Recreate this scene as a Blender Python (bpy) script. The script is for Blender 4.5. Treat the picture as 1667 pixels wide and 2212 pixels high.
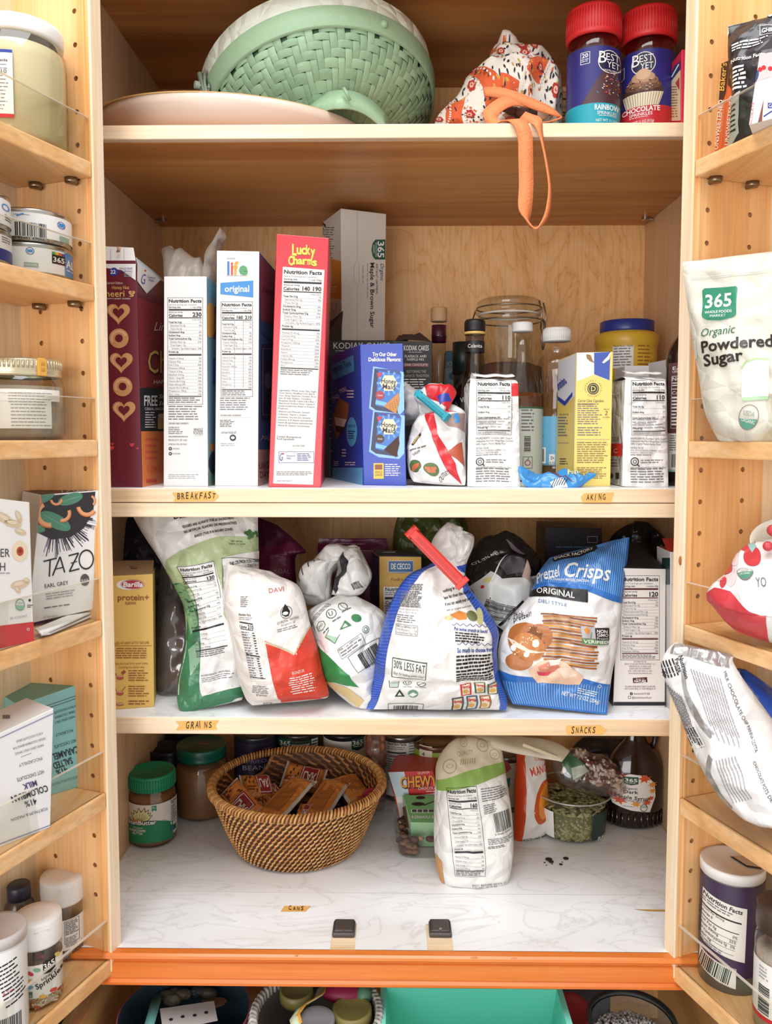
import bpy, bmesh, math, random
from mathutils import Vector as V, noise, Matrix
from math import sin, cos, pi, radians as R, sqrt
for _o in list(bpy.data.objects): bpy.data.objects.remove(_o)
SC = bpy.context.scene; COL = SC.collection
RND = random.Random(7)

# ------------------------------------------------------------------ camera
F, CX, CY = 1750.0, 833.5, 1055.0
PT, YW, EYE = math.atan(.0655), R(.8), 1.40
cd = bpy.data.cameras.new('camera'); cam = bpy.data.objects.new('camera', cd); COL.objects.link(cam)
cam.location = (0, 0, EYE); cam.rotation_euler = (pi/2-PT, 0, YW)
cd.sensor_fit = 'VERTICAL'; cd.sensor_height = 36; cd.lens = F/2212*36; cd.shift_y = (CY-1106)/2212
cd.clip_start = .02
SC.camera = cam
# ------------------------------------------------------------------ light
SC.view_settings.view_transform = 'Standard'; SC.view_settings.look = 'None'
SC.view_settings.gamma = 1; SC.view_settings.use_curve_mapping = False
SC.view_settings.exposure = .14
wd = bpy.data.worlds.new('kitchen_daylight'); SC.world = wd; wd.use_nodes = True
_bg = wd.node_tree.nodes['Background']; _bg.inputs[0].default_value = (1, .99, .975, 1); _bg.inputs[1].default_value = .84
def area(name, loc, target, sx, sy, power, col):
    l = bpy.data.lights.new(name, 'AREA'); l.shape = 'RECTANGLE'; l.size = sx; l.size_y = sy; l.energy = power; l.color = col
    o = bpy.data.objects.new(name, l); COL.objects.link(o); o.location = loc
    o.rotation_euler = (V(target)-V(loc)).to_track_quat('-Z', 'Y').to_euler(); return o
area('front_fill_light', (-1.2, -2.7, 1.25), (.15, 1.2, 1.1), 2.0, 1.8, 58, (1, .985, .97))  # added fill from the front left to brighten the shelf depths, no window seen
area('overhead_key_light', (-.2, .0, 3.3), (0, 1.0, 1.0), 1.6, 1.2, 44, (.98, .99, 1))  # added key, set high to brighten the cabinet floor, no lamp seen

# ------------------------------------------------------------------ pixel helpers
FW = V((-sin(YW)*cos(PT), cos(YW)*cos(PT), -sin(PT))); RT = V((cos(YW), sin(YW), 0)); UP = RT.cross(FW)
CP = V((0, 0, EYE))
def ray(px, py): return FW + RT*((px-CX)/F) + UP*((CY-py)/F)
def at(px, py, y): d = ray(px, py); return CP + d*(y/d.y)              # point of that pixel at depth y
def on(px, py, z): d = ray(px, py); return CP + d*((z-EYE)/d.z)         # point of that pixel on a level surface
def proj(p):
    d = V(p)-CP; w = d.dot(FW); return (CX+F*d.dot(RT)/w, CY-F*d.dot(UP)/w)

# ------------------------------------------------------------------ materials
MATS = {}
def lin(h):
    h = h.lstrip('#'); c = [int(h[i:i+2], 16)/255 for i in (0, 2, 4)]
    return tuple((x/12.92 if x <= .04045 else ((x+.055)/1.055)**2.4) for x in c) + (1,)
def M(h, rough=.5, metal=0, bump=0, bscale=60, coat=0):
    k = (h, rough, metal, bump, bscale, coat)
    if k in MATS: return MATS[k]
    m = bpy.data.materials.new('paint_'+h.strip('#')); m.use_nodes = True; nt = m.node_tree; b = nt.nodes['Principled BSDF']
    c = lin(h); b.inputs['Base Color'].default_value = (c[0]*.85, c[1]*.85, c[2]*.85, 1); b.inputs['Roughness'].default_value = rough; b.inputs['Metallic'].default_value = metal
    b.inputs['Coat Weight'].default_value = coat
    if bump:
        tc = nt.nodes.new('ShaderNodeTexCoord'); n = nt.nodes.new('ShaderNodeTexNoise'); n.inputs['Scale'].default_value = bscale; n.inputs['Detail'].default_value = 4
        bp = nt.nodes.new('ShaderNodeBump'); bp.inputs['Strength'].default_value = bump; bp.inputs['Distance'].default_value = .004
        nt.links.new(tc.outputs['Object'], n.inputs['Vector']); hgt = n.outputs['Fac']
        if bscale <= 80 and rough < .62:                                  # film and paper: sharp crease lines
            n.inputs['Scale'].default_value = 14; vr = nt.nodes.new('ShaderNodeTexVoronoi'); vr.feature = 'DISTANCE_TO_EDGE'; vr.inputs['Scale'].default_value = 34
            ad = nt.nodes.new('ShaderNodeVectorMath'); ad.operation = 'MULTIPLY_ADD'; ad.inputs[1].default_value = (.03, .03, .03)
            nt.links.new(n.outputs['Color'], ad.inputs[0]); nt.links.new(tc.outputs['Object'], ad.inputs[2]); nt.links.new(ad.outputs[0], vr.inputs['Vector'])
            hgt = vr.outputs['Distance']; bp.inputs['Strength'].default_value = min(1, bump*4.5); bp.inputs['Distance'].default_value = .011
        nt.links.new(hgt, bp.inputs['Height']); nt.links.new(bp.outputs['Normal'], b.inputs['Normal'])
    MATS[k] = m; return m
def nodes(name):
    m = bpy.data.materials.new(name); m.use_nodes = True; return m, m.node_tree, m.node_tree.nodes['Principled BSDF']
def ramp(nt, fac, stops):
    r = nt.nodes.new('ShaderNodeValToRGB'); e = r.color_ramp.elements
    while len(e) < len(stops): e.new(.5)
    for q, (p, c) in zip(e, stops): q.position = p; q.color = lin(c)
    nt.links.new(fac, r.inputs[0]); return r.outputs[0]
def wood(name, c1, c2, c3, axis, scale=1, rough=.42, distort=1.2, flame=0):
    m, nt, b = nodes(name); tc = nt.nodes.new('ShaderNodeTexCoord'); mp = nt.nodes.new('ShaderNodeMapping')
    s = [22*scale]*3; s[axis] = 1.6*scale
    if flame: s = [7, 7, 2.2]
    mp.inputs['Scale'].default_value = s; nt.links.new(tc.outputs['Object'], mp.inputs['Vector'])
    n = nt.nodes.new('ShaderNodeTexNoise'); n.inputs['Scale'].default_value = 1; n.inputs['Detail'].default_value = 5; n.inputs['Distortion'].default_value = distort
    nt.links.new(mp.outputs[0], n.inputs['Vector']); fac = n.outputs['Fac']
    if flame:                                                             # contour lines of a slow noise: rotary-cut ply
        mu = nt.nodes.new('ShaderNodeMath'); mu.operation = 'MULTIPLY'; mu.inputs[1].default_value = 13; nt.links.new(fac, mu.inputs[0])
        fr = nt.nodes.new('ShaderNodeMath'); fr.operation = 'FRACT'; nt.links.new(mu.outputs[0], fr.inputs[0]); fac = fr.outputs[0]
        col = ramp(nt, fac, [(0, c3), (.10, c1), (.6, c2), (1, c1)])
    else:
        col = ramp(nt, fac, [(.3, c3), (.45, c1), (.6, c2), (.75, c1)])
    mp2 = nt.nodes.new('ShaderNodeMapping'); s2 = [260]*3; s2[axis] = 9; mp2.inputs['Scale'].default_value = s2
    nt.links.new(tc.outputs['Object'], mp2.inputs['Vector'])
    n2 = nt.nodes.new('ShaderNodeTexNoise'); n2.inputs['Scale'].default_value = 1; nt.links.new(mp2.outputs[0], n2.inputs['Vector'])
    f2 = ramp(nt, n2.outputs['Fac'], [(.3, 'e2e2e2'), (.6, 'ffffff')])
    mx = nt.nodes.new('ShaderNodeMix'); mx.data_type = 'RGBA'; mx.blend_type = 'MULTIPLY'; mx.inputs[0].default_value = .6
    nt.links.new(col, mx.inputs[6]); nt.links.new(f2, mx.inputs[7]); nt.links.new(mx.outputs[2], b.inputs['Base Color'])
    b.inputs['Roughness'].default_value = rough; return m
def clear(name, tint='ffffff', gloss=.07, rough=.03, dens=0.0):          # thin clear plastic or glass: see-through with reflections
    k = ('clear', name)
    if k in MATS: return MATS[k]
    m = bpy.data.materials.new(name); m.use_nodes = True; nt = m.node_tree; nt.nodes.clear()
    out = nt.nodes.new('ShaderNodeOutputMaterial'); tr = nt.nodes.new('ShaderNodeBsdfTransparent'); tr.inputs[0].default_value = lin(tint)
    g = nt.nodes.new('ShaderNodeBsdfGlossy'); g.inputs['Roughness'].default_value = rough
    fr = nt.nodes.new('ShaderNodeLayerWeight'); fr.inputs[0].default_value = .5
    pw = nt.nodes.new('ShaderNodeMath'); pw.operation = 'POWER'; pw.inputs[1].default_value = 4; nt.links.new(fr.outputs['Facing'], pw.inputs[0])
    ad = nt.nodes.new('ShaderNodeMath'); ad.operation = 'MULTIPLY_ADD'; ad.inputs[1].default_value = .6; ad.inputs[2].default_value = gloss; nt.links.new(pw.outputs[0], ad.inputs[0]); ad.use_clamp = True
    mx = nt.nodes.new('ShaderNodeMixShader'); nt.links.new(ad.outputs[0], mx.inputs[0]); nt.links.new(tr.outputs[0], mx.inputs[1]); nt.links.new(g.outputs[0], mx.inputs[2])
    last = mx
    if dens:
        df = nt.nodes.new('ShaderNodeBsdfDiffuse'); df.inputs[0].default_value = lin(tint)
        m2 = nt.nodes.new('ShaderNodeMixShader'); m2.inputs[0].default_value = dens
        nt.links.new(mx.outputs[0], m2.inputs[1]); nt.links.new(df.outputs[0], m2.inputs[2]); last = m2
    nt.links.new(last.outputs[0], out.inputs[0]); MATS[k] = m; return m

# ------------------------------------------------------------------ objects
def tag(o, label=None, cat=None, group=None, kind=None):
    if label: o['label'] = label
    if cat: o['category'] = cat
    if group: o['group'] = group
    if kind: o['kind'] = kind
    return o
def thing(name, label, cat, loc, group=None):
    o = bpy.data.objects.new(name, None); o.empty_display_size = .02; COL.objects.link(o); o.location = loc
    return tag(o, label, cat, group)
def wloc(o):
    p = V((0, 0, 0))
    while o: p += V(o.location); o = o.parent
    return p
def copy_tree(o, parent=None):
    c = o.copy(); COL.objects.link(c)
    if parent: c.parent = parent
    for ch in list(o.children): copy_tree(ch, c)
    return c

class MB:
    """collects shapes in world coordinates and links them as one mesh object"""
    def __init__(s): s.v = []; s.f = []; s.m = []; s.sm = []; s.ms = []
    def mi(s, mat):
        if mat not in s.ms: s.ms.append(mat)
        return s.ms.index(mat)
    def add(s, vs, fs, mat, smooth=False):
        o = len(s.v); k = s.mi(mat); s.v += [V(p) for p in vs]
        for f in fs: s.f.append([i+o for i in f]); s.m.append(k); s.sm.append(smooth)
    def addbm(s, bm, mat, smooth=False, mx=None):
        bm.verts.index_update()
        s.add([(mx @ v.co if mx else v.co.copy()) for v in bm.verts], [[v.index for v in f.verts] for f in bm.faces], mat, smooth); bm.free()
    def box(s, fr, a, b, mat, bev=.001, seg=2, smooth=False):              # corners a..b in the frame
        bm = bmesh.new(); bmesh.ops.create_cube(bm, size=1)
        for v in bm.verts: v.co = V([a[i]+(b[i]-a[i])*(v.co[i]+.5) for i in range(3)])
        if bev: bmesh.ops.bevel(bm, geom=bm.edges[:], offset=bev, segments=seg, affect='EDGES', profile=.6)
        for v in bm.verts: v.co = fr.p(*v.co)
        s.addbm(bm, mat, smooth)
    def cyl(s, p0, p1, r, mat, n=20, r1=None, smooth=True):
        p0, p1 = V(p0), V(p1); s.lathe(p0, [(0, 0), (r, 0), (r if r1 is None else r1, (p1-p0).length), (0, (p1-p0).length)], mat, n, axis=p1-p0, sharp=True)
    def lathe(s, base, prof, mat, n=40, axis=(0, 0, 1), smooth=True, sharp=False, a0=0, a1=2*pi, xd=None, sx=1, sy=1, mats=None):
        az = V(axis).normalized(); ax = V(xd) if xd else (V((1, 0, 0)) if abs(az.x) < .9 else V((0, 1, 0)))
        ax = (ax-az*ax.dot(az)).normalized(); ay = az.cross(ax); base = V(base)
        full = abs(a1-a0-2*pi) < 1e-6; cols = n if full else n+1
        segs = [[prof[i], prof[i+1]] for i in range(len(prof)-1)] if sharp else [prof]
        for q, sg in enumerate(segs):
            vs = [base+az*z+ax*(r*cos(a0+(a1-a0)*i/n)*sx)+ay*(r*sin(a0+(a1-a0)*i/n)*sy) for (r, z) in sg for i in range(cols)]
            fs = []
            for j in range(len(sg)-1):
                for i in range(n):
                    k = (i+1) % cols; fs.append([j*cols+i, j*cols+k, (j+1)*cols+k, (j+1)*cols+i])
            s.add(vs, fs, mats[q] if mats else mat, smooth)
    def tube(s, pts, r, mat, n=8, closed=False, smooth=True):
        pts = [V(p) for p in pts]; m = len(pts); vs = []; up = V((.13, .29, .95))
        for i in range(m):
            t = (pts[(i+1) % m if closed else min(i+1, m-1)]-pts[(i-1) % m if closed else max(i-1, 0)]).normalized()
            a = t.cross(up)
            if a.length < .05: a = t.cross(V((1, 0, 0)))
            a.normalize(); b = t.cross(a); up = b if b.dot(up) > 0 else -b
            rr = r[i] if isinstance(r, (list, tuple)) else r
            vs += [pts[i]+(a*cos(2*pi*k/n)+b*sin(2*pi*k/n))*rr for k in range(n)]
        fs = [[i*n+k, i*n+(k+1) % n, ((i+1) % m)*n+(k+1) % n, ((i+1) % m)*n+k] for i in range(m if closed else m-1) for k in range(n)]
        if not closed: fs += [list(range(n))[::-1], list(range((m-1)*n, m*n))]
        s.add(vs, fs, mat, smooth)
    def strip(s, pts, wds, th, mat, smooth=True):                          # a flat band: centre points, half-width vectors, thickness
        vs = []; m = len(pts)
        for i in range(m):
            p = V(pts[i]); w = V(wds[i] if isinstance(wds, list) else wds)
            t = (V(pts[min(i+1, m-1)])-V(pts[max(i-1, 0)])).normalized(); nn = t.cross(w).normalized()*th/2
            vs += [p-w-nn, p+w-nn, p+w+nn, p-w+nn]
        fs = [[i*4+k, i*4+(k+1) % 4, (i+1)*4+(k+1) % 4, (i+1)*4+k] for i in range(m-1) for k in range(4)]
        fs += [[3, 2, 1, 0], [(m-1)*4+k for k in range(4)]]
        s.add(vs, fs, mat, smooth)
    def ball(s, c, r, mat, nu=10, nv=7, sc=(1, 1, 1), fr=None):
        vs = []; fs = []
        for j in range(nv+1):
            for i in range(nu):
                t = pi*j/nv; q = V((r*sc[0]*sin(t)*cos(2*pi*i/nu), r*sc[1]*sin(t)*sin(2*pi*i/nu), r*sc[2]*cos(t)))
                vs.append(V(c)+(fr.d(*q) if fr else q))
        for j in range(nv):
            for i in range(nu): fs.append([j*nu+i, (j+1)*nu+i, (j+1)*nu+(i+1) % nu, j*nu+(i+1) % nu])
        s.add(vs, fs, mat, True)
    def sheet(s, grid, mat, smooth=True, flip=False):
        nv = len(grid); nu = len(grid[0]); vs = [p for row in grid for p in row]
        fs = [[j*nu+i, j*nu+i+1, (j+1)*nu+i+1, (j+1)*nu+i] for j in range(nv-1) for i in range(nu-1)]
        if flip: fs = [f[::-1] for f in fs]
        s.add(vs, fs, mat, smooth)
    def build(s, name, parent=None, base=None, label=None, cat=None, group=None, kind=None, mods=None):
        o0 = wloc(parent) if parent else V(base if base is not None else (0, 0, 0))
        me = bpy.data.meshes.new(name); me.from_pydata([p-o0 for p in s.v], [], s.f)
        for m in s.ms: me.materials.append(m)
        me.polygons.foreach_set('material_index', s.m); me.polygons.foreach_set('use_smooth', s.sm); me.update()
        ob = bpy.data.objects.new(name, me); COL.objects.link(ob)
        if parent: ob.parent = parent
        else: ob.location = o0
        return tag(ob, label, cat, group, kind)

class Fr:
    """a local frame"""
    def __init__(s, o, x=(1, 0, 0), y=(0, 1, 0), z=(0, 0, 1)): s.o = V(o); s.x = V(x); s.y = V(y); s.z = V(z)
    def p(s, a, b, c): return s.o+s.x*a+s.y*b+s.z*c
    def d(s, a, b, c): return s.x*a+s.y*b+s.z*c
WORLD = Fr((0, 0, 0))

# ------------------------------------------------------------------ printing on surfaces
_TX = {}
def glyphs(txt, bold=0, shear=0):
    k = (txt, bold, shear)
    if k in _TX: return _TX[k]
    c = bpy.data.curves.new('print', 'FONT'); c.body = txt; c.resolution_u = 2; c.fill_mode = 'FRONT'; c.offset = bold; c.shear = shear; c.size = 1
    o = bpy.data.objects.new('print', c); me = bpy.data.meshes.new_from_object(o)
    vs = [(v.co.x, v.co.y) for v in me.vertices]; fs = [list(p.vertices) for p in me.polygons]
    bpy.data.objects.remove(o); bpy.data.curves.remove(c); bpy.data.meshes.remove(me)
    if not vs: vs = [(0, 0), (.01, 0), (0, .01)]; fs = []
    x0 = min(v[0] for v in vs); x1 = max(v[0] for v in vs)
    _TX[k] = ([(a-x0, b) for a, b in vs], fs, max(x1-x0, .01)); return _TX[k]
CAP = .70
LIFT = .00016
class Surf:
    """a printable surface: pix -> (u, v) -> point; gu / gv are the mesh lines a print is cut along"""
    gu = gv = None
    def __init__(s, mb): s.mb = mb
    def put(s, pts, faces, mat, L):
        uv = [s.uv(*p) for p in pts]
        if s.gu or s.gv:
            bm = bmesh.new(); bv = [bm.verts.new((a, b, 0)) for a, b in uv]
            for f in faces:
                try: bm.faces.new([bv[i] for i in f])
                except ValueError: pass
            for ax, ls in ((0, s.gu), (1, s.gv)):
                if not ls: continue
                lo = min(q[ax] for q in uv); hi = max(q[ax] for q in uv)
                for t in ls:
                    if lo+1e-5 < t < hi-1e-5:
                        co = (t, 0, 0) if ax == 0 else (0, t, 0); no = (1, 0, 0) if ax == 0 else (0, 1, 0)
                        bmesh.ops.bisect_plane(bm, geom=bm.verts[:]+bm.edges[:]+bm.faces[:], dist=1e-7, plane_co=co, plane_no=no)
            bm.verts.index_update(); uv = [(v.co.x, v.co.y) for v in bm.verts]; faces = [[v.index for v in f.verts] for f in bm.faces]; bm.free()
        s.mb.add([s.pt(a, b, L*LIFT) for a, b in uv], faces, mat, s.smooth)
    smooth = False
    def rect(s, x0, y0, x1, y1, mat, L=1): s.put([(x0, y1), (x1, y1), (x1, y0), (x0, y0)], [[0, 1, 2, 3]], mat, L)
    def poly(s, pts, mat, L=1): s.put(pts, [list(range(len(pts)))], mat, L)
    def disc(s, x, y, r, mat, L=1, ry=None, n=24, rot=0, ring=0):
        ry = ry or r; ca, sa = cos(rot), sin(rot)
        P = lambda k, q: (x+q*(r*cos(k)*ca-ry*sin(k)*sa), y+q*(r*cos(k)*sa+ry*sin(k)*ca))
        o = [P(2*pi*k/n, 1) for k in range(n)]
        if ring: i = [P(2*pi*k/n, 1-ring) for k in range(n)]; s.put(o+i, [[k, (k+1) % n, n+(k+1) % n, n+k] for k in range(n)], mat, L)
        else: s.put(o, [list(range(n))], mat, L)
    def frame(s, x0, y0, x1, y1, t, mat, L=1):
        for q in ((x0, y0, x1, y0+t), (x0, y1-t, x1, y1), (x0, y0, x0+t, y1), (x1-t, y0, x1, y1)): s.rect(*q, mat, L)
    def line(s, x0, y0, x1, y1, t, mat, L=1):
        dx, dy = x1-x0, y1-y0; l = math.hypot(dx, dy) or 1; a, b = -dy/l*t/2, dx/l*t/2
        s.put([(x0+a, y0+b), (x1+a, y1+b), (x1-a, y1-b), (x0-a, y0-b)], [[0, 1, 2, 3]], mat, L)
    def text(s, t, x, y, h, mat, L=3, al='L', w=None, bold=0, shear=0, rot=0, fx=None):
        vs, fs, tw = glyphs(t, bold, shear); k = h/CAP; kx = (w/tw) if w else k*(fx or 1)
        off = {'L': 0, 'C': -tw/2, 'R': -tw}[al]; ca, sa = cos(R(rot)), sin(R(rot)); pts = []
        for a, b in vs:
            dx, dy = (a+off)*kx, -b*k
            pts.append((x+dx*ca-dy*sa, y+dx*sa+dy*ca))
        s.put(pts, fs, mat, L)
    def dash(s, x0, y0, x1, y1, n, mat, L=2, fill=.38, rot=0, ragged=.25, cen=False):   # lines of print too small to read
        rr = random.Random(int(x0*7+y0*13+n)); h = (y1-y0)/n; ca, sa = cos(R(rot)), sin(R(rot)); pts = []; fs = []
        for i in range(n):
            end = x1-(x1-x0)*rr.random()*ragged; x = x0
            if cen: x = x0+(x1-end)/2; end = x1-(x1-end)/2
            ww = (x1-x0)
            while x < end-.5:
                e = min(end, x+h*rr.uniform(1.2, 3.6)); o = len(pts)
                for a, b in ((x, y0+i*h), (e, y0+i*h), (e, y0+i*h+h*fill), (x, y0+i*h+h*fill)):
                    dx, dy = a-x0, b-y0; pts.append((x0+dx*ca-dy*sa, y0+dx*sa+dy*ca))
                fs.append([o, o+1, o+2, o+3]); x = e+h*.38
        if fs: s.put(pts, fs, mat, L)
    def bars(s, x0, y0, x1, y1, mat, L=2, rot=0, vert=False):
        rr = random.Random(int(x0+y0)); ca, sa = cos(R(rot)), sin(R(rot)); pts = []; fs = []; q = 0; W = (y1-y0) if vert else (x1-x0)
        while q < W:
            b = W*rr.choice((.014, .028, .042)); b = min(b, W-q); o = len(pts)
            cs = ((0, q), (x1-x0, q), (x1-x0, q+b), (0, q+b)) if vert else ((q, 0), (q+b, 0), (q+b, y1-y0), (q, y1-y0))
            for dx, dy in cs: pts.append((x0+dx*ca-dy*sa, y0+dx*sa+dy*ca))
            fs.append([o, o+1, o+2, o+3]); q += b+W*rr.choice((.014, .024, .036))
        s.put(pts, fs, mat, L)
    def nutri(s, x0, y0, x1, y1, cal='110', rows=None, ink=None, gray=None, paper=None, edge=True, L=2, rot=0, cal2=None, serv='about 10 servings per container', size='1 cup (40g)', bar=None):
        """a Nutrition Facts table; rot turns it about its top left corner"""
        ink = ink or M('161418'); gray = gray or M('6d6a70'); bar = bar or ink; W = x1-x0; H = y1-y0; ca, sa = cos(R(rot)), sin(R(rot))
        T = _Turn(s, x0, y0, ca, sa); rows = rows or NROWS
        if paper: T.rect(0, 0, W, H, paper, L-1)
        if edge: T.frame(0, 0, W, H, max(W*.008, .7), ink, L)
        m = W*.035; a = m; b = W-m; hh = (b-a)*.098
        T.text('Nutrition Facts', a, m+hh*1.15, hh, ink, L, w=b-a, bold=.03); y = m+hh*1.4
        T.text(serv, a, y+hh*.62, hh*.42, gray, L, w=(b-a)*.86); y += hh*.8
        T.text('Serving size', a, y+hh*.62, hh*.5, ink, L, bold=.01, w=(b-a)*.36); T.text(size, b, y+hh*.62, hh*.5, ink, L, al='R', w=(b-a)*.32); y += hh*.95
        T.rect(a, y, b, y+hh*.5, bar, L); y += hh*.75
        T.text('Amount per serving', a, y+hh*.4, hh*.4, ink, L, w=(b-a)*.42, bold=.01); y += hh*.55
        T.text('Calories', a, y+hh*1.05, hh*.8, ink, L, w=(b-a)*.42, bold=.026)
        if cal2: T.text(cal, a+(b-a)*.70, y+hh*1.05, hh*1.1, ink, L, al='R', bold=.032, w=(b-a)*.2); T.text(cal2, b, y+hh*1.05, hh*1.1, ink, L, al='R', bold=.032, w=(b-a)*.22)
        else: T.text(cal, b, y+hh*1.05, hh*1.3, ink, L, al='R', bold=.032)
        y += hh*1.3; T.rect(a, y, b, y+hh*.26, bar, L); y += hh*.45
        T.text('% Daily Value*', b, y+hh*.45, hh*.34, ink, L, al='R'); y += hh*.55
        rem = H-y-m-H*.07; rh = rem/len(rows)
        for r in rows:
            if r == '-': T.rect(a, y+rh*.2, b, y+rh*.65, bar, L); y += rh; continue
            nm, pc = (r.split('|')+[''])[:2]; ind = len(nm)-len(nm.lstrip()); bd = nm.startswith('*'); nm = nm.strip().lstrip('*'); th = min(rh*.56, hh*.5)
            T.text(nm, a+ind*hh*.5, y+rh*.72, th, ink if bd else gray, L, bold=.022 if bd else 0)
            if pc: T.text(pc, b, y+rh*.72, th, ink, L, al='R')
            T.rect(a, y+rh*.93, b, y+rh*.93+max(W*.004, .35), gray, L); y += rh
        T.rect(a, y+hh*.05, b, y+hh*.3, bar, L)
        T.dash(a, y+hh*.55, b, H-m*.6, 3, gray, L, .45)
NROWS = ['*Total Fat 0.5g|1%', ' Saturated Fat 0g|0%', ' Trans Fat 0g', '*Cholesterol 0mg|0%', '*Sodium 0mg|0%', '*Total Carbohydrate 52g|19%', ' Dietary Fiber 6g|21%', ' Total Sugars 12g', '  Includes 12g Added Sugars|24%', '*Protein 6g', '-', 'Vitamin D 0mcg|0%', 'Calcium 0mg|0%', 'Iron 3.7mg|20%', 'Potassium 200mg|4%']
SROWS = ['*Total Fat 0g|0%', '*Sodium 0mg|0%', '*Total Carbohydrate 23g|8%', ' Dietary Fiber <1g|3%', '*Protein 4g|8%']
class _Turn:                                                                # prints through a turned px frame
    def __init__(s, S, x, y, ca, sa): s.S = S; s.x = x; s.y = y; s.ca = ca; s.sa = sa
    smooth = False
    gu = gv = None
    def put(s, pts, faces, mat, L): s.S.put([(s.x+a*s.ca-b*s.sa, s.y+a*s.sa+b*s.ca) for a, b in pts], faces, mat, L)
for _n in ('rect', 'poly', 'disc', 'frame', 'line', 'text', 'dash', 'bars', 'nutri'): setattr(_Turn, _n, getattr(Surf, _n))
def turned(S, x, y, rot): return _Turn(S, x, y, cos(R(rot)), sin(R(rot)))

class Flat(Surf):
    """flat face: o lower left corner, ux / uy full edge vectors, n outward; px = (x0, y0, x1, y1) of the face"""
    def __init__(s, mb, o, ux, uy, px, n=None):
        s.mb = mb; s.o = V(o); s.ux = V(ux); s.uy = V(uy); s.q = px; s.n = V(n) if n else s.ux.cross(s.uy).normalized()
    def uv(s, x, y): return ((x-s.q[0])/(s.q[2]-s.q[0]), (s.q[3]-y)/(s.q[3]-s.q[1]))
    def pt(s, u, v, l): return s.o+s.ux*u+s.uy*v+s.n*l
class Quad(Surf):
    """flat face by its four corners (bl, br, tr, tl); prints are given in the picture px of those corners"""
    def __init__(s, mb, P, cs=None, n=None, flip=False):
        s.mb = mb; s.P = [V(p) for p in P]; s.c = cs or [proj(p) for p in P]
        s.n = V(n) if n else (s.P[1]-s.P[0]).cross(s.P[3]-s.P[0]).normalized()
        if (CP-s.P[0]).dot(s.n) < 0 and not flip and not n: s.n = -s.n
    def uv(s, x, y): return s.inv(x, y)
    def inv(s, x, y):
        (ax, ay), (bx, by), (cx, cy), (dx, dy) = s.c; u = v = .5
        for _ in range(8):
            px = (ax*(1-u)+bx*u)*(1-v)+(dx*(1-u)+cx*u)*v-x; py = (ay*(1-u)+by*u)*(1-v)+(dy*(1-u)+cy*u)*v-y
            xu = (bx-ax)*(1-v)+(cx-dx)*v; yu = (by-ay)*(1-v)+(cy-dy)*v; xv = (dx-ax)*(1-u)+(cx-bx)*u; yv = (dy-ay)*(1-u)+(cy-by)*u
            D = xu*yv-xv*yu
            if abs(D) < 1e-9: break
            u = max(-.02, min(1.02, u-(px*yv-py*xv)/D)); v = max(-.02, min(1.02, v-(py*xu-px*yu)/D))
        return max(0, min(1, u)), max(0, min(1, v))
    def pt(s, u, v, l): P = s.P; return (P[0]*(1-u)+P[1]*u)*(1-v)+(P[3]*(1-u)+P[2]*u)*v+s.n*l
class Cyl(Surf):
    """side of an upright round thing: centre c, radius r(z) or number, height h; px rect is its picture; wraps by arcsine"""
    smooth = True
    def __init__(s, mb, c, r, h, px, n=48, axis=(0, 0, 1), face=None, sag=0):
        s.mb = mb; s.c = V(c); s.r = r if callable(r) else (lambda z, r=r: r); s.h = h; s.q = px; s.az = V(axis).normalized(); s.sag = sag
        fd = V(face) if face else (CP-s.c); fd = (fd-s.az*fd.dot(s.az)).normalized(); s.f = fd; s.x = s.az.cross(fd)
        s.gu = [2*pi*k/n for k in range(-n//2, n//2+1)]
    def uv(s, x, y):
        k = (x-(s.q[0]+s.q[2])/2)/((s.q[2]-s.q[0])/2); kk = max(-1, min(1, k)); a = math.asin(kk)+(k-kk)
        return a, (s.q[3]-y+s.sag*cos(a)-s.sag)/(s.q[3]-s.q[1])
    def pt(s, u, v, l): return s.c+s.az*(v*s.h)+(s.f*cos(u)+s.x*sin(u))*(s.r(v*s.h)+l)
    def wrap(s, a0, v0, a1, v1, mat, L=1, n=32):                            # a label band from angle a0 to a1
        g = [[s.pt(a0+(a1-a0)*i/n, v0+(v1-v0)*j/6, L*LIFT) for i in range(n+1)] for j in range(7)]; s.mb.sheet(g, mat)

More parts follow.
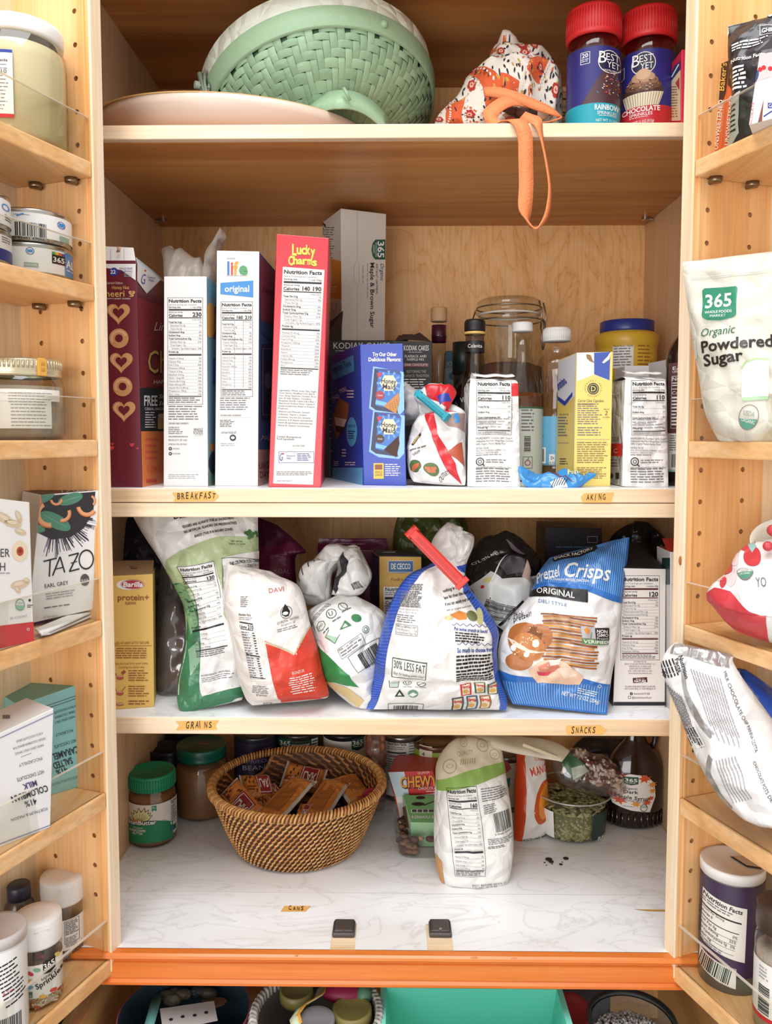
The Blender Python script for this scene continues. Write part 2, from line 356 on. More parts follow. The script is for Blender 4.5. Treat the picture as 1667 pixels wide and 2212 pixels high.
def cr(vals, t):                                                            # smooth interpolation through stations
    n = len(vals)-1; q = min(max(t, 0), 1)*n; i = min(int(q), n-1); f = q-i
    p = [vals[max(i-1, 0)], vals[i], vals[i+1], vals[min(i+2, n)]]
    return .5*(2*p[1]+(p[2]-p[0])*f+(2*p[0]-5*p[1]+4*p[2]-p[3])*f*f+(3*p[1]-p[0]-3*p[2]+p[3])*f**3)
class Bag(Surf):
    """a soft bag from px stations bottom to top: (lx, ly, rx, ry, depth_left, depth_right, thickness)"""
    smooth = True
    def __init__(s, mb, st, mat, nu=28, nv=40, pw=2.2, ex=.55, crum=.003, cs=28, seed=0, back=None, curve=0.0, edge=1.0, lin_=False):
        crum *= 1.5; nu = int(nu*1.35); nv = int(nv*1.35); s.mb = mb; s.st = st; s.nu = nu; s.nv = nv
        K = lambda k, t: (s.lerp(k, t) if lin_ else cr([q[k] for q in st], t)); s.K = K
        rows = []; brows = []; s.P = []; s.N = []
        for j in range(nv+1):
            t = j/nv; q = [K(k, t) for k in range(7)]; Lp = at(q[0], q[1], q[4]); Rp = at(q[2], q[3], q[5])
            t2 = min(t+.02, 1); t1 = max(t-.02, 0)
            up = (at(K(0, t2), K(1, t2), K(4, t2))+at(K(2, t2), K(3, t2), K(5, t2))-at(K(0, t1), K(1, t1), K(4, t1))-at(K(2, t1), K(3, t1), K(5, t1))).normalized()
            n = (Rp-Lp).cross(up).normalized(); th = max(q[6], .0006); row = []; br = []
            for i in range(nu+1):
                u = i/nu; e = abs(2*u-1); b = (1-e**pw)**ex; p = Lp.lerp(Rp, u)
                p2 = V((p.x*1.0+seed*3.1, p.y*.4, p.z))*cs
                w = noise.noise(p2)*.6+(.5-abs(noise.noise(p2*1.9+V((5, 1, 2)))))*.9
                w2 = noise.noise(p2*.8+V((9, 9, 9))); vo = noise.voronoi(p2*1.25+V((seed, 3, 7)))[0]; w = w*.75-min(vo[1]-vo[0], .5)*1.1+.25; vo = noise.voronoi(p2*.6+V((2, seed, 7)))[0]; w -= min(vo[1]-vo[0], .4)*1.0-.2
                em = min(1, (1-e)*4+.15)*edge; tm = min(1, min(t, 1-t)*14+.25)
                f = p+n*(th*.5*b+crum*w*em*tm)+up*(crum*.5*w2*em*tm)
                row.append(f); br.append(p-n*(th*.5*b+crum*.8*w2*em*tm))
            br[0] = row[0]; br[-1] = row[-1]
            rows.append(row); brows.append(br)
        s.P = rows
        for j in range(nv+1):
            nr = []
            for i in range(nu+1):
                a = rows[j][min(i+1, nu)]-rows[j][max(i-1, 0)]; b = rows[min(j+1, nv)][i]-rows[max(j-1, 0)][i]; nr.append(a.cross(b).normalized())
            s.N.append(nr)
        mb.sheet(rows, mat); mb.sheet(brows, back or mat, flip=True)
        for rw, bw in ((rows[0], brows[0]), (rows[-1], brows[-1])): mb.sheet([bw, rw] if rw is rows[0] else [rw, bw], back or mat)
        s.gu = [i/nu for i in range(nu+1)]; s.gv = [j/nv for j in range(nv+1)]
    def lerp(s, k, t):
        n = len(s.st)-1; q = min(max(t, 0), 1)*n; i = min(int(q), n-1); f = q-i; return s.st[i][k]*(1-f)+s.st[i+1][k]*f
    gen = False
    def xy(s, u, v): K = s.K; return K(0, v)*(1-u)+K(2, v)*u, K(1, v)*(1-u)+K(3, v)*u
    def uv2(s, x, y):
        u, v = min(((a/8, c/14) for a in range(9) for c in range(15)), key=lambda q: (lambda p: (p[0]-x)**2+(p[1]-y)**2)(s.xy(*q)))
        for _ in range(6):
            p = s.xy(u, v); e = .004; a = s.xy(u+e, v); c = s.xy(u, v+e if v < .9 else v-e); sg = e if v < .9 else -e
            xu, yu, xv, yv = (a[0]-p[0])/e, (a[1]-p[1])/e, (c[0]-p[0])/sg, (c[1]-p[1])/sg; D = xu*yv-xv*yu
            if abs(D) < 1e-6: break
            dx, dy = x-p[0], y-p[1]; u = max(0, min(1, u+(dx*yv-dy*xv)/D)); v = max(0, min(1, v+(dy*xu-dx*yu)/D))
        return u, v
    def uv(s, x, y):
        if s.gen: return s.uv2(x, y)
        u = .5; lo_t = .5
        for _ in range(5):
            lo, hi = 0., 1.
            for _ in range(18):
                t = (lo+hi)/2; yy = s.K(1, t)*(1-u)+s.K(3, t)*u
                if yy > y: lo = t
                else: hi = t
            t = (lo+hi)/2; a, b = s.K(0, t), s.K(2, t); u = (x-a)/(b-a) if abs(b-a) > 1e-6 else .5; u = max(0, min(1, u))
        return u, t
    def pt(s, u, v, l):
        a = min(max(u, 0), 1)*s.nu; b = min(max(v, 0), 1)*s.nv; i = min(int(a), s.nu-1); j = min(int(b), s.nv-1); f, g = a-i, b-j
        def bl(G): return (G[j][i]*(1-f)+G[j][i+1]*f)*(1-g)+(G[j+1][i]*(1-f)+G[j+1][i+1]*f)*g
        return bl(s.P)+bl(s.N)*(l+.0002)

def hexa(b, c, d, mat, bev=.0008, faces=None, side=None, top=None):
    """box on a front quad c (bl, br, tr, tl) pushed back by the vector d; side / top: other paints"""
    d = V(d); bm = bmesh.new(); vs = [bm.verts.new(p) for p in c]+[bm.verts.new(V(p)+d) for p in c]
    fs = [bm.faces.new([vs[i] for i in q]) for q in ((0, 1, 2, 3), (5, 4, 7, 6), (1, 5, 6, 2), (4, 0, 3, 7), (3, 2, 6, 7), (4, 5, 1, 0))]
    mats = [mat, mat, (side or mat), (side or mat), (top or side or mat), (side or mat)]
    if faces:
        for k, m in faces.items(): mats[{'front': 0, 'back': 1, 'right': 2, 'left': 3, 'top': 4, 'bottom': 5}[k]] = m
    for i, f in enumerate(fs): f.material_index = b.mi(mats[i])
    bmesh.ops.recalc_face_normals(bm, faces=bm.faces[:])
    if bev: bmesh.ops.bevel(bm, geom=bm.edges[:], offset=bev, segments=2, affect='EDGES', profile=.5)
    bm.verts.index_update(); o = len(b.v); b.v += [v.co.copy() for v in bm.verts]
    for f in bm.faces: b.f.append([v.index+o for v in f.verts]); b.m.append(f.material_index); b.sm.append(False)
    bm.free()
class Carton:
    """front px corners bl, br, tr, tl at depths yl, yr; base forced on z; depth is how far it goes back"""
    def __init__(s, bl, br, tr, tl, yl, yr, depth, mat, z=None, dvec=None, bev=.0008, **k):
        s.b = MB(); c = [at(bl[0], bl[1], yl), at(br[0], br[1], yr), at(tr[0], tr[1], yr), at(tl[0], tl[1], yl)]
        if z is not None: c[0].z = z; c[1].z = z
        pn = (c[1]-c[0]).cross(c[2]-c[1]); r3 = ray(*tl); c[3] = CP+r3*((c[0]-CP).dot(pn)/r3.dot(pn))
        s.c = c; x = (c[1]-c[0]); x.z = 0; x.normalize(); s.d = V(dvec) if dvec else V((-x.y, x.x, 0))*depth
        hexa(s.b, c, s.d, mat, bev, **k); d = s.d
        s.front = Quad(s.b, c); s.right = Quad(s.b, [c[1], c[1]+d, c[2]+d, c[2]], n=(c[1]-c[0]).normalized()); s.left = Quad(s.b, [c[0]+d, c[0], c[3], c[3]+d], n=(c[0]-c[1]).normalized())
        s.top = Quad(s.b, [c[3], c[2], c[2]+d, c[3]+d], n=(0, 0, 1), flip=True)
        s.base = (c[0]+c[1]+d)/2; s.base.z = min(c[0].z, c[1].z)
    def thing(s, name, label, cat, group=None): return s.b.build(name, None, s.base, label, cat, group)
def ctr(px, y, z): p = at(px, 900, y); return V((p.x, p.y, z))
# ================================================================== cabinet
YF, YB = .97, 1.37
def zat(px, py, y): return at(px, py, y).z
ZA = zat(850, 267, YF); ZA0 = zat(850, 298, YF); ZB = zat(850, 1056, YF); ZB0 = zat(850, 1087, YF); ZB1 = zat(850, 1118, YF)
ZC = zat(850, 1553, YF); ZC0 = zat(850, 1588, YF); ZD = EYE-.60
XL, XR = at(350, 487, YB).x, at(1393, 487, YB).x
ZTOP = zat(850, 190, YB)
w_x = wood('maple_along_x', 'e8ccaa', 'eed6b8', 'dcbb92', 0)
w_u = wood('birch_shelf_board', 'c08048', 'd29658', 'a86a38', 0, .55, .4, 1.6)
w_z = wood('maple_along_z', 'ebb478', 'f0c08a', 'e0a364', 2)
w_y = wood('maple_along_y', 'e3b178', 'ebc18f', 'd6a065', 1)
w_side = wood('birch_side_panel', 'd9b288', 'e0be98', 'cfa479', 2, .5)
w_edge = wood('maple_edge_along_z', 'f0d8b8', 'f4e2c8', 'e8cba2', 2)
w_back = wood('birch_ply_back', 'e8b06e', 'eebb80', 'd89a56', 2, 1, .45, 1.0, flame=1)
w_cherry = wood('cherry_rail', 'd9722c', 'e2803a', 'c7621f', 0, .6, .3)
w_draw = wood('drawer_wood', 'b98a55', 'c59a66', 'a87a48', 1, .8)
w_panel = wood('pale_door_panel', 'e8d3b0', 'eedcbd', 'dec39b', 2, .6)
HOLE = M('c08a55', .8); BRASS = M('8d7a5e', .3, .9); NICKEL = M('c2bfba', .25, 1)
def marble():
    m, nt, b = nodes('marble_contact_paper'); tc = nt.nodes.new('ShaderNodeTexCoord')
    n1 = nt.nodes.new('ShaderNodeTexNoise'); n1.inputs['Scale'].default_value = 6; n1.inputs['Detail'].default_value = 8; n1.inputs['Distortion'].default_value = 2.2
    mp = nt.nodes.new('ShaderNodeMapping'); mp.inputs['Scale'].default_value = (1, 2.1, 1); mp.inputs['Rotation'].default_value = (0, 0, .3)
    nt.links.new(tc.outputs['Object'], mp.inputs[0]); nt.links.new(mp.outputs[0], n1.inputs['Vector'])
    ab = nt.nodes.new('ShaderNodeMath'); ab.operation = 'SUBTRACT'; ab.inputs[1].default_value = .5; nt.links.new(n1.outputs['Fac'], ab.inputs[0])
    a2 = nt.nodes.new('ShaderNodeMath'); a2.operation = 'ABSOLUTE'; nt.links.new(ab.outputs[0], a2.inputs[0])
    c1 = ramp(nt, a2.outputs[0], [(0, 'dcdddf'), (.006, 'e8eaed'), (.03, 'f1f4f8'), (1, 'f5f8fc')])
    n2 = nt.nodes.new('ShaderNodeTexNoise'); n2.inputs['Scale'].default_value = 3.5; nt.links.new(mp.outputs[0], n2.inputs['Vector'])
    c2 = ramp(nt, n2.outputs['Fac'], [(.4, 'ffffff'), (.62, 'f1eeeb')])
    mx = nt.nodes.new('ShaderNodeMix'); mx.data_type = 'RGBA'; mx.blend_type = 'MULTIPLY'; mx.inputs[0].default_value = 1
    nt.links.new(c1, mx.inputs[6]); nt.links.new(c2, mx.inputs[7]); nt.links.new(mx.outputs[2], b.inputs['Base Color']); b.inputs['Roughness'].default_value = .3
    return m
MARB = marble()

cab = thing('pantry_cabinet', 'maple pantry cabinet with marbled shelves, two open shelved doors and an orange rail', 'cabinet', (0, YF, ZD))
def part(name, parent, fn, **k): b = MB(); fn(b); return b.build(name, parent, **k)
def holes_panel(b, fr, wid, z0, z1, th, cols, zs, mat, r=.0029):         # panel face at y=0 looking along -y, peg holes drilled in it
    bm = bmesh.new(); es = []
    def loop(pts):
        vs = [bm.verts.new(p) for p in pts]
        for i in range(len(vs)): es.append(bm.edges.new((vs[i], vs[(i+1) % len(vs)])))
    loop([(0, 0, z0), (wid, 0, z0), (wid, 0, z1), (0, 0, z1)]); n = 10; cs = [(c, z) for c in cols for z in zs if z0+.01 < z < z1-.01]
    for c, z in cs: loop([(c+r*cos(2*pi*k/n), 0, z+r*sin(2*pi*k/n)) for k in range(n)])
    bmesh.ops.triangle_fill(bm, edges=es, use_beauty=True)
    for v in bm.verts: v.co = fr.p(*v.co)
    b.addbm(bm, mat)
    for c, z in cs:
        q = [fr.p(c+r*cos(2*pi*k/n), 0, z+r*sin(2*pi*k/n)) for k in range(n)]; q2 = [p+fr.y*.0035 for p in q]
        b.add(q+q2, [[k, (k+1) % n, n+(k+1) % n, n+k] for k in range(n)]+[list(range(n, 2*n))], HOLE)
    P = lambda a, y, z: fr.p(a, y, z)
    vs = [P(0, 0, z0), P(wid, 0, z0), P(wid, 0, z1), P(0, 0, z1), P(0, th, z0), P(wid, th, z0), P(wid, th, z1), P(0, th, z1)]
    b.add(vs, [[0, 4, 7, 3], [1, 2, 6, 5], [0, 1, 5, 4], [3, 7, 6, 2], [4, 5, 6, 7]], mat)
zs_ = [ZD+.05+.0355*k for k in range(40)]
ftop = ZTOP+.02
for nm, x, sg in (('left_side_panel', XL, 1), ('right_side_panel', XR, -1)):
    b = MB(); fr = Fr((x, YB, 0), (0, -1, 0), (-sg, 0, 0), (0, 0, 1))
    holes_panel(b, fr, YB-YF+.015, ZD-.03, ftop, .018, (.06, .34), [ZTOP-.075-.034*k for k in range(4)] if sg > 0 else [ZTOP-.1], w_side); b.build('side_panel', cab)
part('back_panel', cab, lambda b: b.box(WORLD, (XL-.018, YB, ZD-.03), (XR+.018, YB+.012, ftop), w_back, 0))
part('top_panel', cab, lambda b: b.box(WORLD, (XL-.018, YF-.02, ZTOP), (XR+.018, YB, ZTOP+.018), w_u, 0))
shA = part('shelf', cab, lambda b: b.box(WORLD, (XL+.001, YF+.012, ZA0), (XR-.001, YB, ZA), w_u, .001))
part('edge_strip', shA, lambda b: b.box(WORLD, (XL+.001, YF, ZA0), (XR-.001, YF+.012, ZA), w_x, .0015))
for px, py in ((352, 485), (1393, 483)):
    q = at(px, py, YB-.05); q.z = ZA0
    part('shelf_pin', shA, lambda b, q=q: (b.cyl(q+V((0, 0, -.004)), q+V((0, 0, .0)), .006, NICKEL), b.cyl(q+V((-.012 if q.x < 0 else .0, 0, -.003)), q+V((0 if q.x < 0 else .012, 0, -.003)), .0025, NICKEL)))
shB = part('shelf', cab, lambda b: b.box(WORLD, (XL+.001, YF, ZB0+.0006), (XR-.001, YB, ZB), w_x, .0015))
part('shelf_liner', shB, lambda b: b.box(WORLD, (XL+.002, YF+.002, ZB), (XR-.002, YB-.001, ZB+.0006), MARB, 0))
part('support_rail', cab, lambda b: b.box(WORLD, (XL+.001, YF+.0005, ZB1), (XR-.001, YF+.022, ZB0), w_x, .0015))
shC = part('shelf', cab, lambda b: b.box(WORLD, (XL+.001, YF, ZC0), (XR-.001, YB, ZC), w_x, .0015))
part('shelf_liner', shC, lambda b: b.box(WORLD, (XL+.002, YF+.002, ZC), (XR-.002, YB-.001, ZC+.0006), MARB, 0))
ZL = ZD+.0006
YD = on(850, 2052, ZD).y                                                     # front edge of the cabinet bottom
bot = part('bottom_panel', cab, lambda b: b.box(WORLD, (XL-.0, YD, ZD-.018), (XR+.0, YB, ZD), w_x, 0))
def liner(b):                                                                # paper with two notches around the latches
    xa = [on(714, 2040, ZL).x, on(767, 2040, ZL).x, on(922, 2040, ZL).x, on(978, 2040, ZL).x]; yn = on(740, 1995, ZL).y
    xs = [XL+.002]+xa+[XR-.002]; vs = []; fs = []
    for i in range(5):
        y0 = yn if i in (1, 3) else YD-.001
        o = len(vs); vs += [(xs[i], y0, ZL), (xs[i+1], y0, ZL), (xs[i+1], YB-.001, ZL), (xs[i], YB-.001, ZL)]; fs.append([o, o+1, o+2, o+3])
    b.add(vs, fs, MARB)
    ys = on(850, 1931, ZL).y; b.box(WORLD, (XL+.003, ys, ZL+.00005), (XR-.003, ys+.0012, ZL+.0003), M('e4e0dc', .4), 0)
    for px, py, w in ((1175, 1856, 0),): pass
part('shelf_liner', bot, liner)
BLK = M('4a4241', .45, 0, .15, 200)
for x0, x1 in ((717, 766), (927, 976)):
    a, c = on(x0, 2026, ZL), on(x1, 2026, ZL); y1 = on(x0, 1996, ZL).y
    def latch(b, a=a, c=c, y1=y1):
        fr = Fr((a.x, a.y, ZL)); w = c.x-a.x; d = y1-a.y
        b.box(fr, (0, 0, 0), (w, d, .0055), BLK, .0025, 3); b.box(fr, (.0015, .003, .004), (w-.0015, d-.001, .0075), BLK, .003, 3)
        b.cyl(fr.p(w*.5, .006, .0070), fr.p(w*.5, .006, .0079), .0022, NICKEL, 12)
        for q in (.2, .8): b.box(fr, (w*q-.0008, .007, .0072), (w*q+.0008, d-.008, .0081), M('4a4748', .4), .0005)
    part('door_latch', bot, latch)
def rail(b):                                                                 # moulded cherry rail under the bottom
    P = [(-.0, 0), (-.009, 0), (-.0115, -.002), (-.012, -.005), (-.009, -.008), (-.0062, -.0095), (-.0062, -.011), (-.0085, -.0125), (-.0088, -.030), (-.0075, -.0312), (-.0088, -.0325), (-.0108, -.0345), (-.0108, -.0375), (-.008, -.039), (.012, -.039), (.012, -.019), (0, -.019)]
    x0, x1 = -.46, .47; vs = [(x0, YD-.001+a, ZD+c) for a, c in P]+[(x1, YD-.001+a, ZD+c) for a, c in P]; n = len(P)
    b.add(vs, [[i, (i+1) % n, n+(i+1) % n, n+i] for i in range(n)]+[list(range(n)), list(range(n, 2*n))[::-1]], w_cherry)
    for px, py, r in ((1024, 2070, .004), (1110, 2072, .004), (640, 2064, .002)):
        q = at(px, py, YD-.0118); b.ball(q, r, M('d98a4e', .5), 8, 5, (1, .12, .55))
part('rail', cab, rail)
ZR = ZD-.039
# masking tape labels on the shelf edges
TAPE = M('efb765', .75, 0, .25, 300); PEN = M('17130f', .6)
def tape(S, pts, mat=TAPE): S.poly(pts, mat, 2)
def hand(S, word, x, y, h, w, rot=-1.5, seed=1):
    rr = random.Random(seed); k = len(word); adv = w/k
    for i, ch in enumerate(word):
        S.text(ch, x+adv*i, y+rr.uniform(-.06, .06)*h+i*math.sin(R(rot))*adv, h*rr.uniform(.85, 1.1), PEN, 4, w=adv*.72*(.35 if ch == 'I' else 1), bold=.008, rot=rot+rr.uniform(-7, 7), shear=.15)
def edge_tape(parent, z0, z1, pxr, word, wx, wy, wh, ww, shape, seed):
    b = MB(); S = Flat(b, at(0, z1, YF-.0002), at(1667, z1, YF-.0002)-at(0, z1, YF-.0002), V((0, 0, zat(850, z0, YF)-zat(850, z1, YF))), (0, z0, 1667, z1), n=(0, -1, 0))
    tape(S, shape); hand(S, word, wx, wy, wh, ww, seed=seed); b.build('tape_label', parent)
edge_tape(shB, 1056, 1087, 0, 'BREAKFAST', 387, 1079, 14, 86, [(376, 1064), (466, 1060), (478, 1072), (468, 1082), (378, 1084), (383, 1074)], 3)
edge_tape(shB, 1056, 1087, 0, 'AKING', 1270, 1081, 14, 44, [(1258, 1075), (1264, 1066), (1329, 1064), (1323, 1086), (1264, 1086)], 4)
edge_tape(shC, 1553, 1588, 0, 'GRAINS', 406, 1573, 15, 60, [(384, 1558), (478, 1556), (470, 1566), (474, 1576), (384, 1577), (392, 1566)], 5)
edge_tape(shC, 1555, 1590, 0, 'SNACKS', 1238, 1584, 15, 54, [(1226, 1568), (1300, 1567), (1314, 1578), (1304, 1586), (1228, 1586)], 6)
b = MB(); S = Quad(b, [on(x, y, ZL+.0003) for x, y in ((606, 1969), (664, 1969), (672, 1957), (614, 1957))])
S.poly([(606, 1969), (660, 1969), (671, 1957), (614, 1957)], TAPE, 1); hand(S, 'CANS', 624, 1967, 9, 34, 0, 8); b.build('tape_label', bot)
b = MB(); z = ZL+.0004; b.add([on(1368, 1964, z), on(1443, 1965, z), on(1443, 1969, z), on(1400, 1968, z)], [[0, 3, 2, 1]], M('c99a45', .8)); b.build('tape_strip', bot)

# ================================================================== doors with shelves
def door(name, label, stile_px, side, ang, L, W, shelves, guards, bottom_py, pins):
    """side -1: left door. Frame: s along the door towards the camera, w from the opening plane back to the panel"""
    YS = .90; a = R(ang); o = at(stile_px[0], stile_px[1], YS)
    d = V((side*sin(a), -cos(a), 0)); w = V((side*cos(a), sin(a), 0)); o = V((o.x, YS, 0))
    root = bpy.data.objects.new(name, None); COL.objects.link(root); root.parent = cab; root.location = V((o.x, o.y, zat(stile_px[0], bottom_py, YS)-.018))-wloc(cab)
    fr = Fr(o, d, w, (0, 0, 1)); zb = zat(stile_px[0], bottom_py, YS); zt = EYE+.62
    b = MB(); hf = Fr(o, w, -d, (0, 0, 1))
    zz = [zb+.075+.0355*k for k in range(34)]
    holes_panel(b, hf, W, zb-.012, zt, .0175, (.020, .078), zz, w_z)
    b.box(hf, (-.0012, -.0006, zb-.014), (.002, .0172, zt), w_edge, .0012)        # rounded front edge
    b.box(hf, (.0065, -.0014, zb), (.0095, .001, zt), w_z, .0006)              # groove lips that hold the guards
    b.build('side_panel', root)
    part('back_panel', root, lambda b: b.box(fr, (-.0175, W, zb-.012), (L, W+.012, zt), w_panel, .001))
    part('bottom_board', root, lambda b: (b.box(fr, (-.0175, 0, zb-.018), (L, W, zb), w_y, .0015)))
    fp = MB()
    for i, (t, bb) in enumerate(shelves):
        z1, z0 = zat(stile_px[0], t, YS), zat(stile_px[0], bb, YS)
        sh = part('shelf', root, lambda b: b.box(fr, (.0008, .001, z0), (L, W-.001, z1), w_y, .0018))
        if i in pins:
            for wq in (.022, .072):
                def pin(b): q = fr.p(.009, wq, z0-.0025); b.lathe(q, [(0, -.0035), (.0062, -.0035), (.0072, -.002), (.0072, .0025), (0, .0025)], BRASS, 16, sy=.8); b.cyl(fr.p(-.006, wq, z0-.004), fr.p(.008, wq, z0-.004), .0024, BRASS, 10)
                part('shelf_pin', root, pin)
    ACR = clear('clear_acrylic', 'fbfbf8', .02, .04); ACE = clear('acrylic_edge', 'f4eee4', .10, .3, .38)
    for z0p, z1p in guards:
        z0, z1 = zat(stile_px[0], z0p, YS), zat(stile_px[0], z1p, YS)
        def guard(b):
            b.box(fr, (.0005, .004, z0), (L, .0065, z1-.0006), ACR, 0); b.box(fr, (.0005, .0036, z1-.0006), (L, .0069, z1+.0002), ACE, 0)
        part('guard_strip', root, guard)
    return root, fr
DL, fL = door('door', '', (222, 1300), -1, 20, .36, .107,
    [(350, 384), (616, 651), (950, 986), (1340, 1375), (1713, 1747)], [(350, 253), (616, 524), (950, 860), (1340, 1250), (1713, 1625), (2074, 1990)], 2074, (0, 1))
DR, fR = door('door', '', (1475, 1300), 1, 20, .36, .107,
    [(347, 383), (953, 988), (1349, 1382), (1724, 1759)], [(347, 248), (953, 862), (1349, 1258), (1724, 1632), (2088, 2000)], 2088, (0,))
def dshelf(fr, py, sx): return zat(sx, py, .90)
b = MB(); q = fR.p(-.004, -.0016, zat(1470, 1212, .9)); b.ball(q, .006, M('a8642c', .7), 10, 6, (.35, .25, .9)); b.build('wood_knot', DR)
# ================================================================== top shelf
W = M('f3f1ee', .45); WM = M('f2f0ed', .7); K = M('1a1718', .45); GY = M('6d6a70', .5); GL = M('a5a2a6', .5); RED = M('d3252b', .4); BLU = M('2a3f9d', .4); NAVY = M('1d2140', .4)
CLR = clear('clear_glass', 'f3f4f0', .06, .02); PET = clear('clear_plastic', 'f4f2f0', .06, .08)
# oval dish
b = MB(); c = at(505, 260, 1.105); c.z = ZA+.001; ax = V((.055, 0, 1))
b.lathe(c, [(.60, .0), (.80, .003), (.92, .014), (.985, .030), (1.0, .040), (.99, .0405), (.965, .031), (.90, .017), (.78, .006), (.5, .004), (0, .004)], M('dcc6b6', .35), 64, axis=ax, sx=.178, sy=.124, xd=(1, 0, 0))
b.tube([c+V((.1768*cos(t), .1232*sin(t), .0405-.055*.1768*cos(t))) for t in [2*pi*k/64 for k in range(64)]], .0011, M('c99f63', .5), 6, closed=True)
b.build('serving_dish', None, c, 'beige oval serving dish with a thin wooden rim on the top shelf', 'dish')
# green woven basket, tipped
GRN = M('8fb08d', .55, 0, .3, 120); GRN2 = M('9cbc99', .5, 0, .25, 90); CRM = M('e3eadb', .5, 0, .15, 60)
bc = at(686, 200, 1.165); ax = V((-.185, .335, .92)).normalized(); xd = V((.98, .0, .19)); xd = (xd-ax*xd.dot(ax)).normalized(); yd = ax.cross(xd); RB = .159
bk = thing('picnic_basket', 'sage green woven basket with a pale rim, tipped on its side on the top shelf', 'basket', bc-ax*.13)
def bp(t, h, dr=0):                                                          # point on the bowl: angle, drop below the rim
    q = min(max(h/.116, 0), 1); r = RB*(1-.05*q-.62*q**3.4)+dr
    return bc+xd*(r*cos(t))+yd*(r*sin(t))-ax*h
def band(h0, h1, dr, th, mat):
    b = MB(); n = 72; g = [[bp(2*pi*i/n, h, dr+d) for i in range(n+1)] for h, d in ((h0, 0), (h0, th), (h0+.0012, th+.0006), (h1-.0012, th+.0006), (h1, th), (h1, 0))]; b.sheet(g, mat); return b
b = band(-.004, .026, -.002, .004, CRM); q = [bp(radians_, .0, .003) for radians_ in (4.15,)]
b.strip([bp(4.12, h, .0026) for h in (0, .006, .013, .019, .025)], xd*.0012, .001, M('c9cdb9', .5)); b.build('upper_rim', bk)
band(.023, .048, .002, .003, GRN2).build('rim_band', bk)
b = MB(); N = 96; rows = 10; rr = random.Random(3)
b.sheet([[bp(2*pi*i/64, .042+.074*j/12, -.004) for i in range(65)] for j in range(13)], M('5f7f60', .7))
b.sheet([[bp(2*pi*i/40, .0+.116*j/12, -.006) for i in range(41)] for j in range(13)], M('8a9a80', .7))
for j in range(rows):                                                        # two-over-two twill of broad splints
    for i in range(N):
        k = (i+j) % 4
        dh = .074/rows; h0 = .044+dh*j; da = 2*pi/N; a0 = da*i
        if k == 0: A, B, H0, H1, up = a0+da*.02, a0+da*.98, h0-dh*.22, h0+dh*2.22, 0
        elif k == 2: A, B, H0, H1, up = a0-da*.22, a0+da*2.22, h0+dh*.02, h0+dh*.98, 1
        else: continue
        g = []
        m = 6
        for v in range(m+1):
            f = v/m; row = []
            for w in (0, .12, .5, .88, 1):
                if up: t = A+(B-A)*f; h = H0+(H1-H0)*w
                else: t = A+(B-A)*w; h = H0+(H1-H0)*f
                ht = .0026*math.sin(pi*f)**.5-.0012+(.0005 if 0 < w < 1 else 0)
                row.append(bp(t, min(h, .1155), ht))
            g.append(row)
        b.sheet(g, GRN if rr.random() < .6 else GRN2, flip=bool(up))
b.sheet([[bc-ax*.116+(bp(2*pi*i/40, .116)-(bc-ax*.116))*f for i in range(41)] for f in (0, .5, 1)], GRN)
b.build('woven_bowl', bk)
b = MB(); pts = []; wd = []
for k in range(17):
    px = 636+(838-636)*k/16; s_ = (k/16*2-1); py = 275-60*(1-abs(s_)**2.3); pts.append(at(px, py, 1.02+.03*abs(s_))); wd.append(V((0, .008, .014)))
b.strip(pts, wd, .002, GRN2); q = pts[9]; b.strip([q+V((-.004, -.008, .011)), q+V((0, -.009, .004)), q+V((.004, -.008, -.004))], V((.0016, 0, .001)), .002, GRN); b.build('handle', bk)
b = MB(); q = at(817, 83, bp(4.95, .045, .006).y-.01); t = min((2*pi*k/200 for k in range(200)), key=lambda t: (V(proj(bp(t, .036, .004)))-V((817, 83))).length+(50 if bp(t, .036).y > bc.y else 0))
q = bp(t, .036, .005); b.ball(q, .0052, GRN2, 14, 9); b.build('button', bk)
b = MB(); t = min((2*pi*k/200 for k in range(200)), key=lambda t: (V(proj(bp(t, .036, .004)))-V((446, 190))).length); q = bp(t, .036, .006); o = (q-bc); o -= ax*o.dot(ax); o.normalize()
b.cyl(q-o*.004, q+o*.016, .0024, NICKEL, 12); b.cyl(q+o*.012, q+o*.018, .005, M('a9b8a4', .4), 6); b.cyl(q+o*.0, q+o*.003, .007, NICKEL, 16); b.cyl(q+o*.006-ax*.02, q+o*.009+ax*.02, .0035, M('8c9a88', .4, .4), 8)
b.strip([q+o*.004+ax*.022, q+o*.006, q+o*.005-ax*.028], o.cross(ax)*.007, .002, M('96a892', .45)); b.build('hinge_bolt', bk)

# floral cloth bag
FLW = M('efe7dc', .85, 0, .3, 400); ORG = M('e98a55', .8, 0, .35, 500); ORD = M('dd5f32', .85, 0, .3, 400)
cb = thing('cloth_tote', 'rolled up floral cotton tote with orange bands, strap hanging over the shelf edge', 'bag', at(1080, 262, 1.09).xy.to_3d()+V((0, 0, ZA)))
b = MB(); B = Bag(b, [(932, 300, 1212, 300, 1.10, 1.12, .07), (945, 250, 1214, 245, 1.09, 1.11, .09), (986, 208, 1215, 212, 1.09, 1.10, .09), (1008, 172, 1208, 165, 1.10, 1.10, .08), (1050, 140, 1192, 135, 1.10, 1.10, .07), (1060, 112, 1160, 112, 1.10, 1.10, .05), (1074, 94, 1122, 96, 1.095, 1.095, .03), (1080, 90, 1098, 90, 1.10, 1.10, .008)], FLW, 40, 48, crum=.010, cs=22, seed=2, pw=2, ex=.5)
